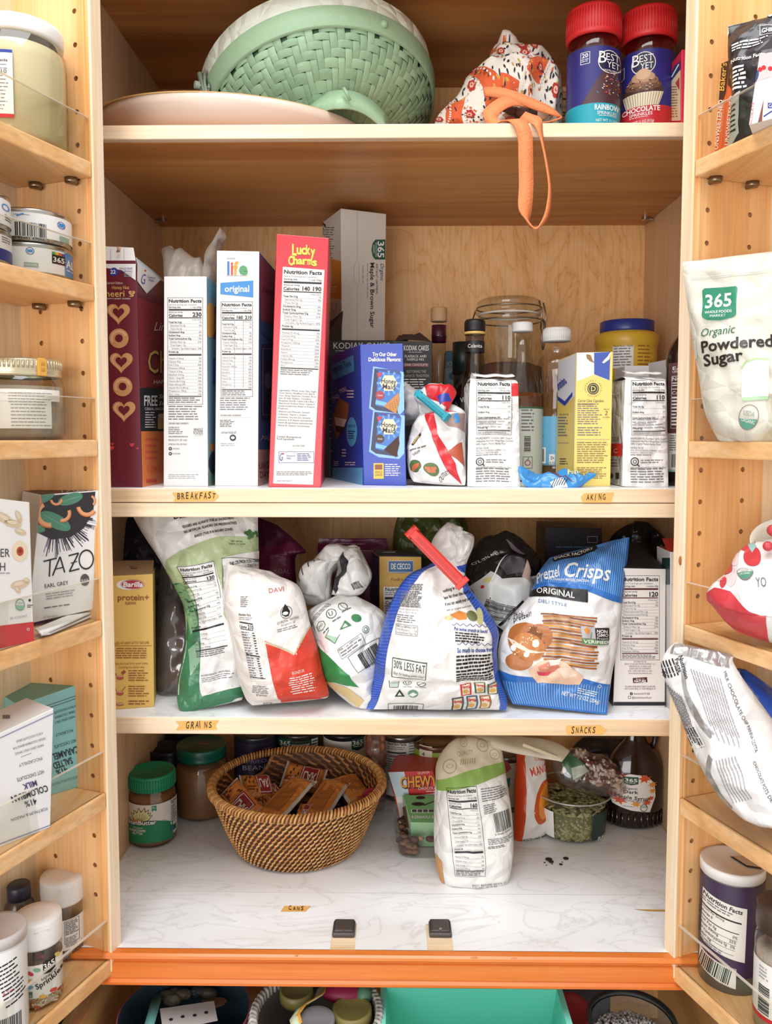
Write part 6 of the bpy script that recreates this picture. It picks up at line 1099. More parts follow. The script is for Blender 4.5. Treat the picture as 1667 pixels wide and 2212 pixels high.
B.poly([(1146, 1279), (1180, 1276), (1268, 1281), (1267, 1303), (1190, 1293), (1144, 1292)], K, 5); B.text('ORIGINAL', 1161, 1286, 9.5, W, 7, w=80, rot=6, bold=.01); B.text('DELI STYLE', 1164, 1303, 6, M('5f8ab8', .4), 4, w=60, rot=7); B.text('Think', 1112, 1336, 12, K, 4, w=24, rot=-18, shear=.35); B.text('pretzel!', 1110, 1344, 11, K, 4, w=44, rot=-18, shear=.35)
PZ = M('b06a34', .4); PZ2 = M('d9a05c', .4)
for k in range(19): y = 1332+k*5.6; j = rr.uniform(-2.5, 2.5); B.line(1168+(k % 3)*2+j, y-4+j*.4, 1228, y-j*.6, 3+abs(j)*.5, M(['8a4a20', 'b87636', 'd79a50'][k % 3], .45), 4+k % 3); B.line(1224, y-j*.6, 1286-(k % 4)*3+j, y+3+j*.5, 3+abs(j)*.4, M(['a8642c', '8a4a20', 'c98842'][k % 3], .45), 4+k % 3)
B.disc(1136, 1382, 40, PZ, 7, ry=34, rot=.6); B.disc(1120, 1420, 28, PZ, 7, ry=20); B.disc(1160, 1376, 28, PZ, 7, ry=24); B.disc(1140, 1392, 34, M('c47c3e', .4), 8, ry=24, rot=.5)
for x, y, r in ((1109, 1392, 6), (1154, 1386, 7), (1135, 1404, 6)): B.disc(x, y, r, W, 9, n=7)
for k in range(30): x, y = 1136+rr.gauss(0, 18), 1388+rr.gauss(0, 14); B.disc(x, y, 1.4, M('ecd2a4', .4), 9, n=6)
B.poly([(1096, 1374), (1110, 1378), (1140, 1396), (1180, 1404), (1140, 1402), (1110, 1388)], M('f0dcc8', .35), 9)
B.poly([(1138, 1440), (1160, 1422), (1190, 1418), (1215, 1425), (1240, 1445), (1254, 1460), (1248, 1478), (1220, 1480), (1160, 1476), (1150, 1462)], M('ecc4a8', .4), 9); B.poly([(1158, 1432), (1185, 1422), (1204, 1436), (1190, 1452), (1165, 1450)], M('e08a72', .4), 10); B.poly([(1196, 1440), (1225, 1434), (1240, 1456), (1215, 1466)], M('f2d8c4', .4), 10); B.poly([(1156, 1444), (1176, 1450), (1196, 1448), (1180, 1460), (1160, 1456)], M('d8405a', .4), 11); B.poly([(1180, 1420), (1205, 1418), (1200, 1430), (1184, 1432)], M('f1ece0', .4), 11)
B.rect(1250, 1353, 1280, 1376, M('b4b4b8', .4), 8); B.rect(1280, 1355, 1310, 1380, M('2f2634', .4), 8); B.poly([(1250, 1376), (1308, 1380), (1308, 1389), (1250, 1386)], M('5a8a54', .4), 9); B.text('NON', 1283, 1364, 6, W, 10, w=22, bold=.02, rot=3); B.text('GMO', 1283, 1371, 6, W, 10, w=24, bold=.02, rot=3); B.text('Project', 1282, 1377, 5, W, 10, w=25, rot=3); B.text('VERIFIED', 1253, 1384, 6, W, 10, w=54, bold=.02, rot=3); B.poly([(1256, 1360), (1264, 1354), (1268, 1362), (1262, 1370)], M('e08a2c', .4), 10); B.line(1268, 1376, 1272, 1364, 2, M('5a8a54', .4), 10)
B.text('NET WT 7.2 OZ (204g)', 1212, 1503, 8, W, 6, w=80, rot=10, bold=.01); B.dash(1246, 1486, 1296, 1500, 3, W, 6, rot=8); B.disc(1290, 1478, 4, W, 6, ring=.3)
b.build('pretzel_bag', None, ctr(1210, 1.02, ZCL), 'blue and white pretzel cracker bag with striped ends leaning to the right', 'snack bag')
# black boxes at the back, cracker box, thin white box
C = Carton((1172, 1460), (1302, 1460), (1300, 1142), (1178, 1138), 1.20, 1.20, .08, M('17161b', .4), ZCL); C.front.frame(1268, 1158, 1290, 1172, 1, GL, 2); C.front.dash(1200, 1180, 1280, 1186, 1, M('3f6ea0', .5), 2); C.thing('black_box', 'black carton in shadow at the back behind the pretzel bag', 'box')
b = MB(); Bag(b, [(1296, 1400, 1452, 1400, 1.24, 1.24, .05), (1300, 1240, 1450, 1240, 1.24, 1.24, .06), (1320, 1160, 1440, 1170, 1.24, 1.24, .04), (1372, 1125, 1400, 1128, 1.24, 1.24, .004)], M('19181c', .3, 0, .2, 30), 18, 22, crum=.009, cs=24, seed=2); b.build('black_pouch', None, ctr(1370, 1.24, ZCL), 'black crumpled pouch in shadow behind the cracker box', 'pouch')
C = Carton((1324, 1522), (1436, 1523), (1438, 1229), (1336, 1227), 1.015, 1.015, .055, M('efe9e4', .42), ZCL, faces={'left': M('1f1d24', .4), 'right': M('1f1d24', .4), 'top': M('3a2c28', .6)})
t = thing('cracker_box', 'white cracker box with dark open top between the pretzel bag and the thin white box', 'box', C.base); S = C.front; MR = M('5a2026', .4)
S.rect(1320, 1516, 1440, 1524, M('1f1d28', .4), 2); S.nutri(1340, 1243, 1424, 1425, '120', rows=NROWS[:3]+[' Polyunsaturated Fat 1.5g', ' Monounsaturated Fat 0g']+NROWS[3:11]+NROWS[11:], size='6 crackers (28g)', serv='about 9 servings per container', bar=MR)
for k, tx in enumerate(('DISTRIBUTED BY', 'BACK TO NATURE FOODS COMPANY, LLC', 'NAPERVILLE, IL 60563 USA', 'QUESTIONS OR COMMENTS?', 'Call 1-855-346-2225 or visit', 'www.backtonaturefoods.com')): S.text(tx, 1382, 1430+k*5, 3.3, M('6a4a48', .5), 3, al='C', w=(28, 66, 48, 46, 52, 50)[k])
S.poly([(1366, 1464), (1397, 1462), (1398, 1473), (1367, 1475)], MR, 2); S.text('BACK TO', 1382, 1467.5, 3, W, 4, al='C'); S.text('NATURE', 1382, 1473, 5, W, 4, al='C', w=25, bold=.03); S.text('TO LEARN MORE ABOUT BACK TO NATURE,', 1382, 1484, 3.4, MR, 3, al='C', w=66); S.text('VISIT US AND SEND US YOUR FEEDBACK AT', 1382, 1489, 3.4, MR, 3, al='C', w=68)
S.disc(1363, 1498, 3.2, K, 3); S.text('f', 1363, 1500, 4, W, 5, al='C'); S.text('/backtoNATURE', 1368, 1500, 4.2, MR, 3, w=35); S.frame(1356, 1503, 1362, 1509, .8, MR, 3); S.text('@back2naturefood', 1364, 1508.5, 4.2, MR, 3, w=42)
C.b.build('carton', t); b = MB(); c = C.c; d = C.d
hexa(b, [c[3], c[2], at(1360, 1172, 1.08), at(1340, 1170, 1.08)], (0, 0, .0008), M('1d1b20', .4), 0); hexa(b, [c[2], c[2]+d, at(1372, 1168, 1.085), at(1362, 1172, 1.08)], (.0006, 0, 0), M('17151a', .4), 0); b.build('top_flap', t)
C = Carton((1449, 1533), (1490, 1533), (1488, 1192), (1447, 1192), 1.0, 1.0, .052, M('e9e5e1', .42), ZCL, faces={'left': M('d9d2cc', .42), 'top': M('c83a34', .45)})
t = thing('thin_box', 'thin white box with red open top at the right end of the snacks shelf', 'box', C.base); S = C.front; S.text('BITE', 1456, 1245, 5, M('a8a08c', .5), 3, rot=90, w=38); S.disc(1456, 1262, 5, GL, 3, ring=.2); S.dash(1454, 1275, 1456, 1340, 20, GL, 2); S.rect(1449, 1402, 1490, 1440, M('e8cfa4', .45), 2); S.disc(1458, 1515, 8, M('d8704a', .45), 3, ry=14); S.disc(1462, 1408, 6, M('d9a060', .45), 3)
C.left.rect(1430, 1205, 1447, 1262, M('1f4038', .42), 2); C.b.build('carton', t); b = MB(); c = C.c; d = C.d; hexa(b, [c[3]+d*.2, c[2]+d*.2, c[2]+d*.6+V((0, 0, .012)), c[3]+d*.6+V((0, 0, .012))], (0, 0, .0008), M('c83a34', .45), 0); q = Quad(b, [c[3]+d*.2, c[2]+d*.2, c[2]+d*.6+V((0, 0, .012)), c[3]+d*.6+V((0, 0, .012))]); q.rect(1452, 1182, 1470, 1190, W, 2); b.build('top_flap', t)
# ================================================================== cabinet floor
ZF = ZL
def jar(name, label, cx, y, z, prof, mat, cat='jar', group=None, n=44, part='body'):
    c = ctr(cx, y, z); t = thing(name, label, cat, c, group); b = MB(); b.lathe(c, prof, mat, n); b.build(part, t); return t, c
def ridged(b, c, r, z0, z1, mat, n=56):
    for k in range(n): a = 2*pi*k/n; b.strip([c+V((r*cos(a), r*sin(a), z0)), c+V((r*cos(a), r*sin(a), z1))], V((-sin(a), cos(a), 0))*(pi*r/n*.55), .0009, mat)
# sunflower butter
y = 1.165; SB = M('9c7350', .35); t, c = jar('sunflower_butter_jar', 'sunflower butter jar with bright green lid at the front left of the cabinet floor', 313, y, ZF, [(0, .001), (.034, .001), (.0385, .005), (.0390, .012), (.0385, .072), (.0365, .082), (.034, .086), (.034, .09)], clear('jar_plastic', 'eadfd2', .07, .06))
b = MB(); b.lathe(c, [(0, .003), (.033, .003), (.0372, .008), (.0372, .070), (.035, .080), (0, .084)], SB, 40); b.build('spread', t)
GRL = M('129a6c', .4); b = MB(); b.lathe(c, [(.03, .086), (.0375, .086), (.0382, .088), (.0382, .106), (.037, .1085), (.035, .109), (.0345, .108), (0, .108)], GRL, 48); ridged(b, c, .0384, .088, .105, M('0f8a60', .4)); b.build('lid', t)
b = MB(); S = Cyl(b, c, .0394, .054, (248, 1737, 364, 1840), 44, sag=8); S.c = c+V((0, 0, .0155)); S.wrap(-2.8, 0, 2.8, 1, M('e9e3d6', .45), 1, 60)
for k in range(5): S.poly([(305+k*4, 1800-k*6), (360, 1752+k*16), (360, 1759+k*16), (305+k*4, 1803-k*6)], M('f5f1ea', .45), 2)
S.put([(248+i*9.5, 1806-26*math.sin(pi*min(1, (i+1)/13))*.9) for i in range(12)]+[(248+i*9.5, 1848) for i in range(12)], [[i+12, i+13, i+1, i] for i in range(11)], M('1a8a5a', .45), 3)
PT_ = M('e6e0a0', .45)
for k, (a_, l) in enumerate(((-75, 40), (-60, 38), (-95, 38), (-45, 34), (-30, 32), (-115, 34), (-135, 30))):
    ca, sa = cos(R(a_)), sin(R(a_)); x0, y0 = 278, 1783; P = lambda f, w_: (x0+ca*l*f-sa*w_, y0+sa*l*f+ca*w_)
    S.poly([P(0, -1.5), P(.5, -8), P(1.03, 0), P(.5, 8), P(0, 1.5)], K, 4); S.poly([P(.05, -1), P(.5, -6), P(.96, 0), P(.5, 6), P(.05, 1)], PT_, 5); S.line(*P(.1, 0), *P(.6, 0), .7, K, 6)
S.disc(266, 1783, 8, M('c98a3c', .45), 6, ry=5); S.text('SunButter', 249.5, 1794, 13, K, 7, w=66, bold=.07); S.text('SunButter', 250, 1793, 12, W, 9, w=64, bold=.03); S.text('Organic', 262, 1805, 6, W, 7, w=22, shear=.3); S.text('SUNFLOWER', 253, 1814, 6.5, W, 7, w=37, bold=.02); S.text('BUTTER', 261, 1822, 6.5, W, 7, w=22, bold=.02)
S.poly([(304, 1740), (315, 1740), (315, 1757), (309.5, 1752), (304, 1757)], M('1f9060', .45), 5); S.dash(305, 1743, 314, 1749, 2, W, 6)
S.rect(347, 1735, 362, 1808, W, 3); S.text('Nutrition', 348, 1742, 6, K, 5, w=13, bold=.02); S.text('Facts', 348, 1748, 6, K, 5, w=9, bold=.02); S.dash(348, 1752, 361, 1805, 10, K, 5); S.rect(346, 1812, 360, 1828, M('2a5a7a', .45), 3); b.build('label', t); t.scale = (.89, .89, .97)
# brown jar with dark green lid
y = 1.25; t, c = jar('peanut_butter_jar', 'tall glass jar of brown nut butter with a dark green lid', 424, y, ZF, [(0, .001), (.032, .001), (.039, .005), (.0415, .012), (.0415, .078), (.039, .088), (.034, .092), (.034, .098)], CLR)
b = MB(); b.lathe(c, [(0, .003), (.031, .003), (.038, .006), (.0402, .013), (.0402, .076), (.037, .082), (0, .081)], M('9a6c46', .5), 40); b.build('spread', t)
DGL = M('0f5c4c', .3); b = MB(); b.lathe(c, [(.033, .093), (.0385, .093), (.0385, .097), (.0375, .099), (.0385, .101), (.0385, .111), (.037, .113), (.0355, .112), (0, .112)], DGL, 48); L_ = Quad(b, [c+V((-.012, -.012, .1121)), c+V((.018, -.008, .1121)), c+V((.018, .008, .1121)), c+V((-.012, .004, .1121))], n=(0, 0, 1), flip=True); q = proj(c+V((0, 0, .1121))); L_.dash(q[0]-10, q[1]-4, q[0]+20, q[1]+4, 2, M('b06a72', .5), 2, .6); b.build('lid', t)
# cans along the back
CANM = M('8f8d8c', .28, .9); CT = M('3a3634', .3, .7)
def can(cx, y, label, paper, draw=None, z=ZF, h=.108, r=.0365, lid=None, grp='cans at the back of the cabinet floor', nm='food_can'):
    c = ctr(cx, y, z); t = thing(nm, label, 'can', c, grp); b = MB()
    b.lathe(c, [(0, .001), (r*.94, .0), (r, .003), (r*1.0, .005), (r*.97, .008), (r*.97, h-.008), (r, h-.005), (r*1.0, h-.001), (r*.97, h), (r*.93, h-.001), (r*.92, h-.005), (0, h-.005)], lid or CANM, 44)
    for q in (.75, .55): b.tube([c+V((r*q*cos(2*pi*k/32), r*q*sin(2*pi*k/32), h-.005)) for k in range(32)], .0006, lid or CANM, 5, closed=True)
    b.build('body', t); b = MB(); p0 = proj(c+V((0, -r, h-.009))); p1 = proj(c+V((0, -r, .009))); w = r/y*F
    S = Cyl(b, c, r*.975, h-.018, (cx-w, p0[1], cx+w, p1[1]), 44, sag=7); S.c = c+V((0, 0, .009)); S.wrap(-2.9, 0, 2.9, 1, paper, 1, 60)
    if draw: draw(S)
    b.build('label', t); return t
DLB = M('20222e', .4)
can(348, 1.272, 'can with navy label and a dark lid, just behind the sunflower butter jar', DLB, lid=M('2c2e3c', .35, .3), h=.098, r=.030)
can(385, 1.338, 'can with dark lid furthest back in the left corner of the cabinet floor', DLB, lid=M('23242f', .35, .3), h=.122, r=.030)
def d1(S): S.text('VEGETARIAN', 512, 1636, 5, M('c4c8d8', .4), 4, w=50); S.text('REFRIED', 506, 1649, 8, M('a9a4c8', .4), 4, w=62); S.dash(560, 1618, 590, 1630, 2, M('8f6aa8', .4), 4); S.text('BEANS', 516, 1664, 10, M('c4c8d8', .4), 4, w=58)
can(545, 1.318, 'dark purple labelled bean can seen over the rim of the rattan basket', M('34304e', .4), d1, lid=M('4a4a52', .3, .6))
G4 = M('1c4a3c', .4)
def d365(x0, flip):
    def f(S):
        S.rect(x0-14, 1604, x0+34 if flip else x0+90, 1640, M('e6e2dc', .45), 3) if not flip else None
        S.poly([(x0, 1596), (x0+27, 1594), (x0+27, 1620), (x0+13, 1624), (x0, 1620)], G4, 4); S.text('365', x0+2, 1612, 10, W, 6, w=23, bold=.02); S.dash(x0+4, 1614, x0+23, 1618, 1, W, 6)
    return f
def d2(S): S.rect(614, 1608, 664, 1660, M('e8e4de', .45), 2); d365(597, 1)(S); S.text('NON-BPA', 640, 1623, 4, GY, 4, al='C'); S.rect(668, 1600, 682, 1650, W, 3); S.dash(669, 1604, 681, 1648, 7, K, 4)
can(640, 1.33, 'cream labelled can with green logo at its left edge, behind the basket', M('2a4a40', .42), d2, lid=M('4c4844', .3, .7))
def d3(S): d365(757, 1)(S); S.text('NON-BPA', 730, 1623, 4, GY, 4, al='C'); S.text('Lining*', 730, 1630, 3.6, GY, 4, al='C'); S.poly([(706, 1634), (712, 1622), (718, 1636), (713, 1650)], M('b8432f', .4), 3); S.disc(738, 1642, 7, M('c98a4c', .4), 3, ry=4)
can(742, 1.33, 'cream labelled can with green logo at its right edge, behind the basket', M('e8e4de', .45), d3, lid=M('2c2a2e', .3, .6))
# nuts bag
t = thing('nut_bag', 'narrow clear bag of almonds standing between the cans', 'bag', ctr(811, 1.27, ZF)); b = MB(); rr = random.Random(3)
for k in range(110): b.ball(at(rr.uniform(794, 829), rr.uniform(1592, 1730), 1.25+rr.uniform(0, .02)), rr.uniform(.006, .008), M(rr.choice(['8a4a34', '7a3e2c', '94583e']), .6), 8, 5, (.65, .6, 1))
b.build('almonds', t, kind='stuff'); b = MB(); Bag(b, [(790, 1742, 832, 1742, 1.255, 1.255, .03), (789, 1660, 833, 1660, 1.255, 1.255, .045), (791, 1600, 831, 1600, 1.265, 1.265, .04), (796, 1586, 826, 1586, 1.27, 1.27, .01)], clear('nut_film', 'efe0dc', .08, .1, .06), 14, 24, crum=.004, cs=40, seed=3); b.build('film', t)
def d4(S): S.text('Nutrition Facts', 838, 1611, 6, K, 4, w=40, bold=.02); S.dash(838, 1614, 876, 1622, 2, GY, 4); S.rect(837, 1625, 878, 1628, K, 4); S.text('Calories', 838, 1637, 6, K, 4, w=20, bold=.02); S.text('100', 877, 1637, 7, K, 4, al='R', bold=.02); S.dash(838, 1641, 877, 1690, 10, GY, 4); S.dash(884, 1606, 900, 1640, 6, GY, 4); S.disc(893, 1650, 4, K, 4)
can(868, 1.325, 'white labelled can showing its nutrition table, behind the chewy bar box', M('e2ded8', .45), d4)
def d5(S): S.poly([(908, 1612), (936, 1614), (936, 1650), (908, 1650)], M('e3ddc4', .45), 3); S.text('4', 914, 1636, 9, K, 5); S.dash(918, 1618, 934, 1624, 1, GY, 4)
can(943, 1.30, 'green labelled can with brown lid, directly behind the white and green pouch', M('8fae3c', .42), d5, lid=M('6a4a38', .35, .5), h=.102)
can(1098, 1.29, 'colourful labelled can between the white pouch and the mango bag', M('cfc8b4', .45), lambda S: (S.poly([(1085, 1650), (1100, 1640), (1112, 1660), (1095, 1675)], M('c8433a', .4), 3), S.poly([(1090, 1685), (1110, 1680), (1108, 1700), (1092, 1702)], M('3f7a8a', .4), 3)), h=.09)
# rattan basket
y = 1.155; bx = ctr(637, y, ZF); bt = thing('rattan_basket', 'round woven rattan basket holding snack bars on the cabinet floor', 'basket', bx)
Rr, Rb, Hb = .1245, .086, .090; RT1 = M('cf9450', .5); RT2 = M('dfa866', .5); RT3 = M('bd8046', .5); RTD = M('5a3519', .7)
def hole(t): d = (t-2.42+pi) % (2*pi)-pi; return max(0, 1-(d/.40)**4) if abs(d) < .40 else 0      # grip opening in the back left
def rad(q): return Rb+(Rr-Rb)*(max(q, 0)**.8)
def rp(t, q, dr=0): r = rad(q)+dr; return bx+V((r*cos(t), r*sin(t)*.96, .002+Hb*q))
b = MB(); n = 120
for q0, dr, fl in ((0, -.001, False), (0, -.0045, True)):
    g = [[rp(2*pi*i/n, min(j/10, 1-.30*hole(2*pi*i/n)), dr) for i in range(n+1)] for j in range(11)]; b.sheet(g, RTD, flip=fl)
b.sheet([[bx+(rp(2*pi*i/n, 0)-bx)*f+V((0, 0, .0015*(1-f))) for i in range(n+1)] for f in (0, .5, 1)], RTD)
b.build('woven_wall', bt)
b = MB(); rows = 14; N = 86; rr = random.Random(11)
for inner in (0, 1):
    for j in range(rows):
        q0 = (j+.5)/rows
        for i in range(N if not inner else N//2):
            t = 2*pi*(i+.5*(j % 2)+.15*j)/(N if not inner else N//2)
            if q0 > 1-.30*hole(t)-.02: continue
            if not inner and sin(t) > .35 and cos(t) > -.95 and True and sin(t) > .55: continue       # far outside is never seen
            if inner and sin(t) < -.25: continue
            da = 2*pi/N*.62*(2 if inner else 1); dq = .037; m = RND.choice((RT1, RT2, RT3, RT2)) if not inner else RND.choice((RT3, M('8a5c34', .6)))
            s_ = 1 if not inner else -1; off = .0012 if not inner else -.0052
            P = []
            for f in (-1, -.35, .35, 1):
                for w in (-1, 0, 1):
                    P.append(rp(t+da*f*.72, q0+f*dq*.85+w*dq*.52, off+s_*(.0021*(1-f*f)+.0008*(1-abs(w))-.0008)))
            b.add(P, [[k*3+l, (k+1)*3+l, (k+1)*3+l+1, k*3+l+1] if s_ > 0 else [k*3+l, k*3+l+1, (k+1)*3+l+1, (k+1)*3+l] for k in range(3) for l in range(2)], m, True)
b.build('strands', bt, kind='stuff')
b = MB()
def rimp(t, dr, dz): p = rp(t, 1, dr); return p+V((0, 0, dz))
b.tube([rimp(2*pi*i/96, -.001, .001) for i in range(96)], .0048, RTD, 8, closed=True)
for k in range(150):                                                          # braided wrap over the rim
    t = 2*pi*k/150; m = (RT1, RT2, RT3)[k % 3]
    b.tube([rimp(t-.022, .0046, -.002), rimp(t-.008, .0040, .0045), rimp(t+.012, -.001, .0072), rimp(t+.028, -.0055, .004), rimp(t+.034, -.0062, -.001)], .0018, m, 5)
b.build('braided_rim', bt)
b = MB(); P = [rp(2.42-.42+.84*k/16, 1-.30*hole(2.42-.42+.84*k/16), -.002) for k in range(17)]; b.tube(P, .003, RT3, 7); b.build('grip_edge', bt)
# bars
BO = M('dc8b42', .3, 0, .15, 60); BD = M('8a4a24', .3); BRD = M('a02c2c', .35)
def bar(p, d, up, label, kind=0, L=.105, Wd=.042, T=.017, seed=1):
    d = V(d).normalized(); up = V(up); up = (up-d*up.dot(d)).normalized(); w = d.cross(up); f = Fr(p, d, w, up); b = MB(); nu, nv = 26, 12; rr = random.Random(seed)
    def S(i, j, sg):
        u = i/nu*2-1; v = j/nv*2-1; a = abs(u); en = 1 if a < .80 else max(0, 1-(a-.80)/.10); wd = 1+.06*(1-en)
        wr = .0016*noise.noise(V((u*4+seed, v*3, sg)))
        return f.p(u*L/2, v*Wd/2*wd, sg*(T/2*(1-abs(v)**3.4)**.6*en**.7)+wr*en+(.0012*math.sin(u*60) if a > .9 else 0))
    for sg in (1, -1): b.sheet([[S(i, j, sg) for i in range(nu+1)] for j in range(nv+1)], BO, flip=sg < 0)
    class Top(Surf):
        smooth = True
        gu = [k/nu for k in range(nu+1)]; gv = [k/nv for k in range(nv+1)]
        def uv(s, x, y): return x, y
        def pt(s, u, v, l):
            i, j = min(int(u*nu), nu-1), min(int(v*nv), nv-1); ff, g = u*nu-i, v*nv-j
            q = (S(i, j, 1)*(1-ff)+S(i+1, j, 1)*ff)*(1-g)+(S(i, j+1, 1)*(1-ff)+S(i+1, j+1, 1)*ff)*g; return q+up*(l+.0001)
    K_ = Top(b)
    K_.rect(0, 0, .045, 1, M('d8d4d0', .3), 1); K_.rect(.955, 0, 1, 1, M('d8d4d0', .3), 1)
    if kind == 0:
        for k in range(9): x = .16; K_.dash(.17, .22+k*.066, .80, .25+k*.066, 1, BD, 2, .8) if False else K_.rect(.17, .22+k*.066, .60+.2*rr.random(), .245+k*.066, BD, 2)
        K_.rect(.0, .93, 1, 1, M('e0dcd8', .3), 2)
    else:
        K_.poly([(.42, .08), (.86, .08), (.86, .9), (.5, .9), (.42, .5)], BRD, 2); K_.frame(.45, .12, .84, .86, .02, W, 3)
        vs, fs, tw = glyphs('LAR', .02, 0); K_.put([(.50+a/tw*.30, .34+bb*.5) for a, bb in vs], fs, W, 4)
        for k in range(7): K_.disc(.10+.045*k, .15+.7*rr.random(), .022, M('5a2a16', .4), 2, ry=.07, n=9)
        K_.rect(.1, .6, .36, .66, BD, 2); K_.rect(.1, .72, .3, .78, BD, 2)
    return b.build('snack_bar', None, p, label, 'snack bar', 'wrapped snack bars in the rattan basket')
def bar2(pa, pb, ya, yb, up, label, kind=0, seed=1, **k):
    a, c = at(*pa, ya), at(*pb, yb); return bar((a+c)/2, c-a, up, label, kind, (c-a).length, seed=seed, **k)
bar2((573, 1776), (658, 1682), 1.090, 1.185, (-.2, -.45, .8), 'orange snack bar lying front and centre in the basket, small print up', 0, 1)
bar2((668, 1776), (728, 1686), 1.105, 1.195, (-.15, -.5, .8), 'orange snack bar with print up, right of the centre bar', 0, 2)
bar2((488, 1705), (545, 1772), 1.150, 1.105, (-.35, -.6, .7), 'orange snack bar with spotted end at the left of the basket', 1, 3)
bar2((522, 1702), (588, 1700), 1.165, 1.19, (0, -.5, .8), 'small orange bar resting high at the back left of the basket', 2, 4, T=.02)
bar2((536, 1732), (610, 1712), 1.155, 1.20, (0, -.5, .85), 'snack bar with red panel tucked under the centre bar', 1, 5)
bar2((612, 1672), (700, 1690), 1.235, 1.225, (0, -.6, .8), 'snack bar with red panel at the back rim of the basket', 1, 6)
bar2((741, 1678), (783, 1735), 1.215, 1.16, (.3, -.5, .8), 'crumpled orange bar against the right wall of the basket', 0, 7)
bar2((640, 1768), (672, 1768), 1.115, 1.11, (0, -.4, .9), 'short folded orange bar end between the two front bars', 2, 8, Wd=.05)
for k, (x, y_, yy, c_) in enumerate(((797, 1712, 1.15, 'b02a4a'), (778, 1748, 1.11, 'c8303a'), (762, 1760, 1.10, 'a8324a'), (806, 1728, 1.14, '4a3a7a'))):
    b = MB(); q = at(x, y_, yy); f = Fr(q, V((.8, .3, .3)).normalized(), V((-.3, .9, 0)).normalized(), V((-.3, -.1, .9)).normalized()); b.ball(q, .008, M(c_, .25, 0, .2, 80), 12, 8, (1.4, 1, .7), f)
    for sg in (1, -1): b.add([f.p(sg*.010, -.002, 0), f.p(sg*.018, -.007, .001), f.p(sg*.018, .007, -.001), f.p(sg*.010, .002, 0)], [[0, 1, 2, 3]], M(c_, .25, 0, .2, 80))
    b.build('wrapped_candy', None, q, ('crimson twist wrapped candy high at the right rim of the basket', 'red twist wrapped candy at the front right inside the basket', 'dark pink twist wrapped candy beside the front red one', 'purple twist wrapped candy under the crimson one')[k], 'candy', 'wrapped candies in the rattan basket')
b = MB()
for k in range(26): rr = random.Random(k); q = bx+V((rr.uniform(-.06, .06), rr.uniform(-.05, .05), rr.uniform(.03, .05))); b.ball(q, rr.uniform(.011, .018), M(rr.choice(['5a3420', '6a3a24', '3a2030', '7a4526', '4a2420']), .5, 0, .4, 60), 9, 6, (1.3, .8, .6))
b.build('wrapper_heap', None, bx+V((0, 0, .02)), 'dark heap of wrapped sweets filling the bottom of the rattan basket', 'candy', kind='stuff')
# chewy bars, granola box, tray of nuts
C = Carton((868, 1790), (965, 1790), (935, 1665), (838, 1668), 1.205, 1.205, .075, M('c9302f', .4), None, dvec=(.012, .075, -.004), faces={'left': M('e8e6e2', .4), 'top': M('c23030', .4)})
S = C.front; S.poly([(838, 1668), (872, 1664), (884, 1720), (856, 1725)], M('cfe3ea', .4), 1); S.text('QUAKER', 902, 1672, 5, M('f0d8b0', .4), 4, w=26, rot=-4); S.text('CHEWY', 866, 1703, 24, M('3a1410', .4), 3, w=82, bold=.05, rot=-3); S.text('CHEWY', 865, 1701, 23, M('f0a028', .4), 5, w=80, bold=.02, rot=-3); S.text('CHOCOLATE', 903, 1706, 6, W, 6, w=48, rot=-3); S.dash(920, 1708, 945, 1712, 1, W, 5); S.poly([(855, 1722), (960, 1712), (966, 1792), (868, 1792)], M('efece6', .4), 2)
C.left.rect(838, 1700, 868, 1740, M('4f8ab8', .4), 2); C.thing('snack_box', 'red and white chewy bar box tipped behind the mint green box', 'box')
MG = M('a9d8a8', .42); MG2 = M('7fbf7c', .42)
C = Carton((888, 1829), (960, 1829), (956, 1778), (887, 1777), 1.145, 1.145, .07, MG, None, dvec=(-.012, .052, .018), faces={'top': MG2, 'left': M('c9dcc6', .42)})
S = C.top; S.disc(903, 1738, 14, M('2f2420', .5), 3, ry=4); S.disc(908, 1724, 10, M('2f2420', .5), 3, ry=3.5); S.line(915, 1741, 937, 1732, 2, M('2f2420', .5), 3); S.rect(888, 1749, 936, 1757, W, 3)
for k in range(4): S.rect(890+k*12, 1750, 900+k*12, 1756, M('4a5a4a', .5), 4)
S.text('8 GRANOLA BARS', 889, 1769, 6, W, 4, w=60, bold=.02); C.left.poly([(868, 1740), (876, 1730), (884, 1790), (876, 1800)], M('7a5a40', .5), 2)
C.thing('snack_box', 'mint green granola bar box lying on the clear tray of nuts', 'box')
t = thing('snack_tray', 'clear plastic tray of chopped nuts under the mint green box', 'container', ctr(912, 1.16, ZF)); b = MB()
g = []; cx_ = ctr(922, 1.155, ZF); 
def tr(t_, z, k): c_, s_ = cos(t_), sin(t_); e = .35; return cx_+V((math.copysign(abs(c_)**e, c_)*.045*k, math.copysign(abs(s_)**e, s_)*.05*k, z))
for z, k in ((.0, .80), (.004, .88), (.022, .93), (.024, .98), (.038, 1.0), (.039, 1.06)): g.append([tr(2*pi*i/48, z, k) for i in range(49)])
b.sheet(g, PET); b.sheet([[cx_+(p-cx_)*f for p in g[0]] for f in (0, 1)], PET); b.build('tray', t)
b = MB(); rr = random.Random(6)
for k in range(150): a_ = rr.uniform(0, 6.28); q = tr(a_, rr.uniform(.004, .024), .82*rr.uniform(.3, 1)**.4); b.ball(q, rr.uniform(.004, .0065), M(rr.choice(['5a3a2c', '4a2e24', '8a6448', 'b89a7c', '6a4434']), .65), 7, 5, (1.3, .8, .7))
b.build('nuts', t, kind='stuff')
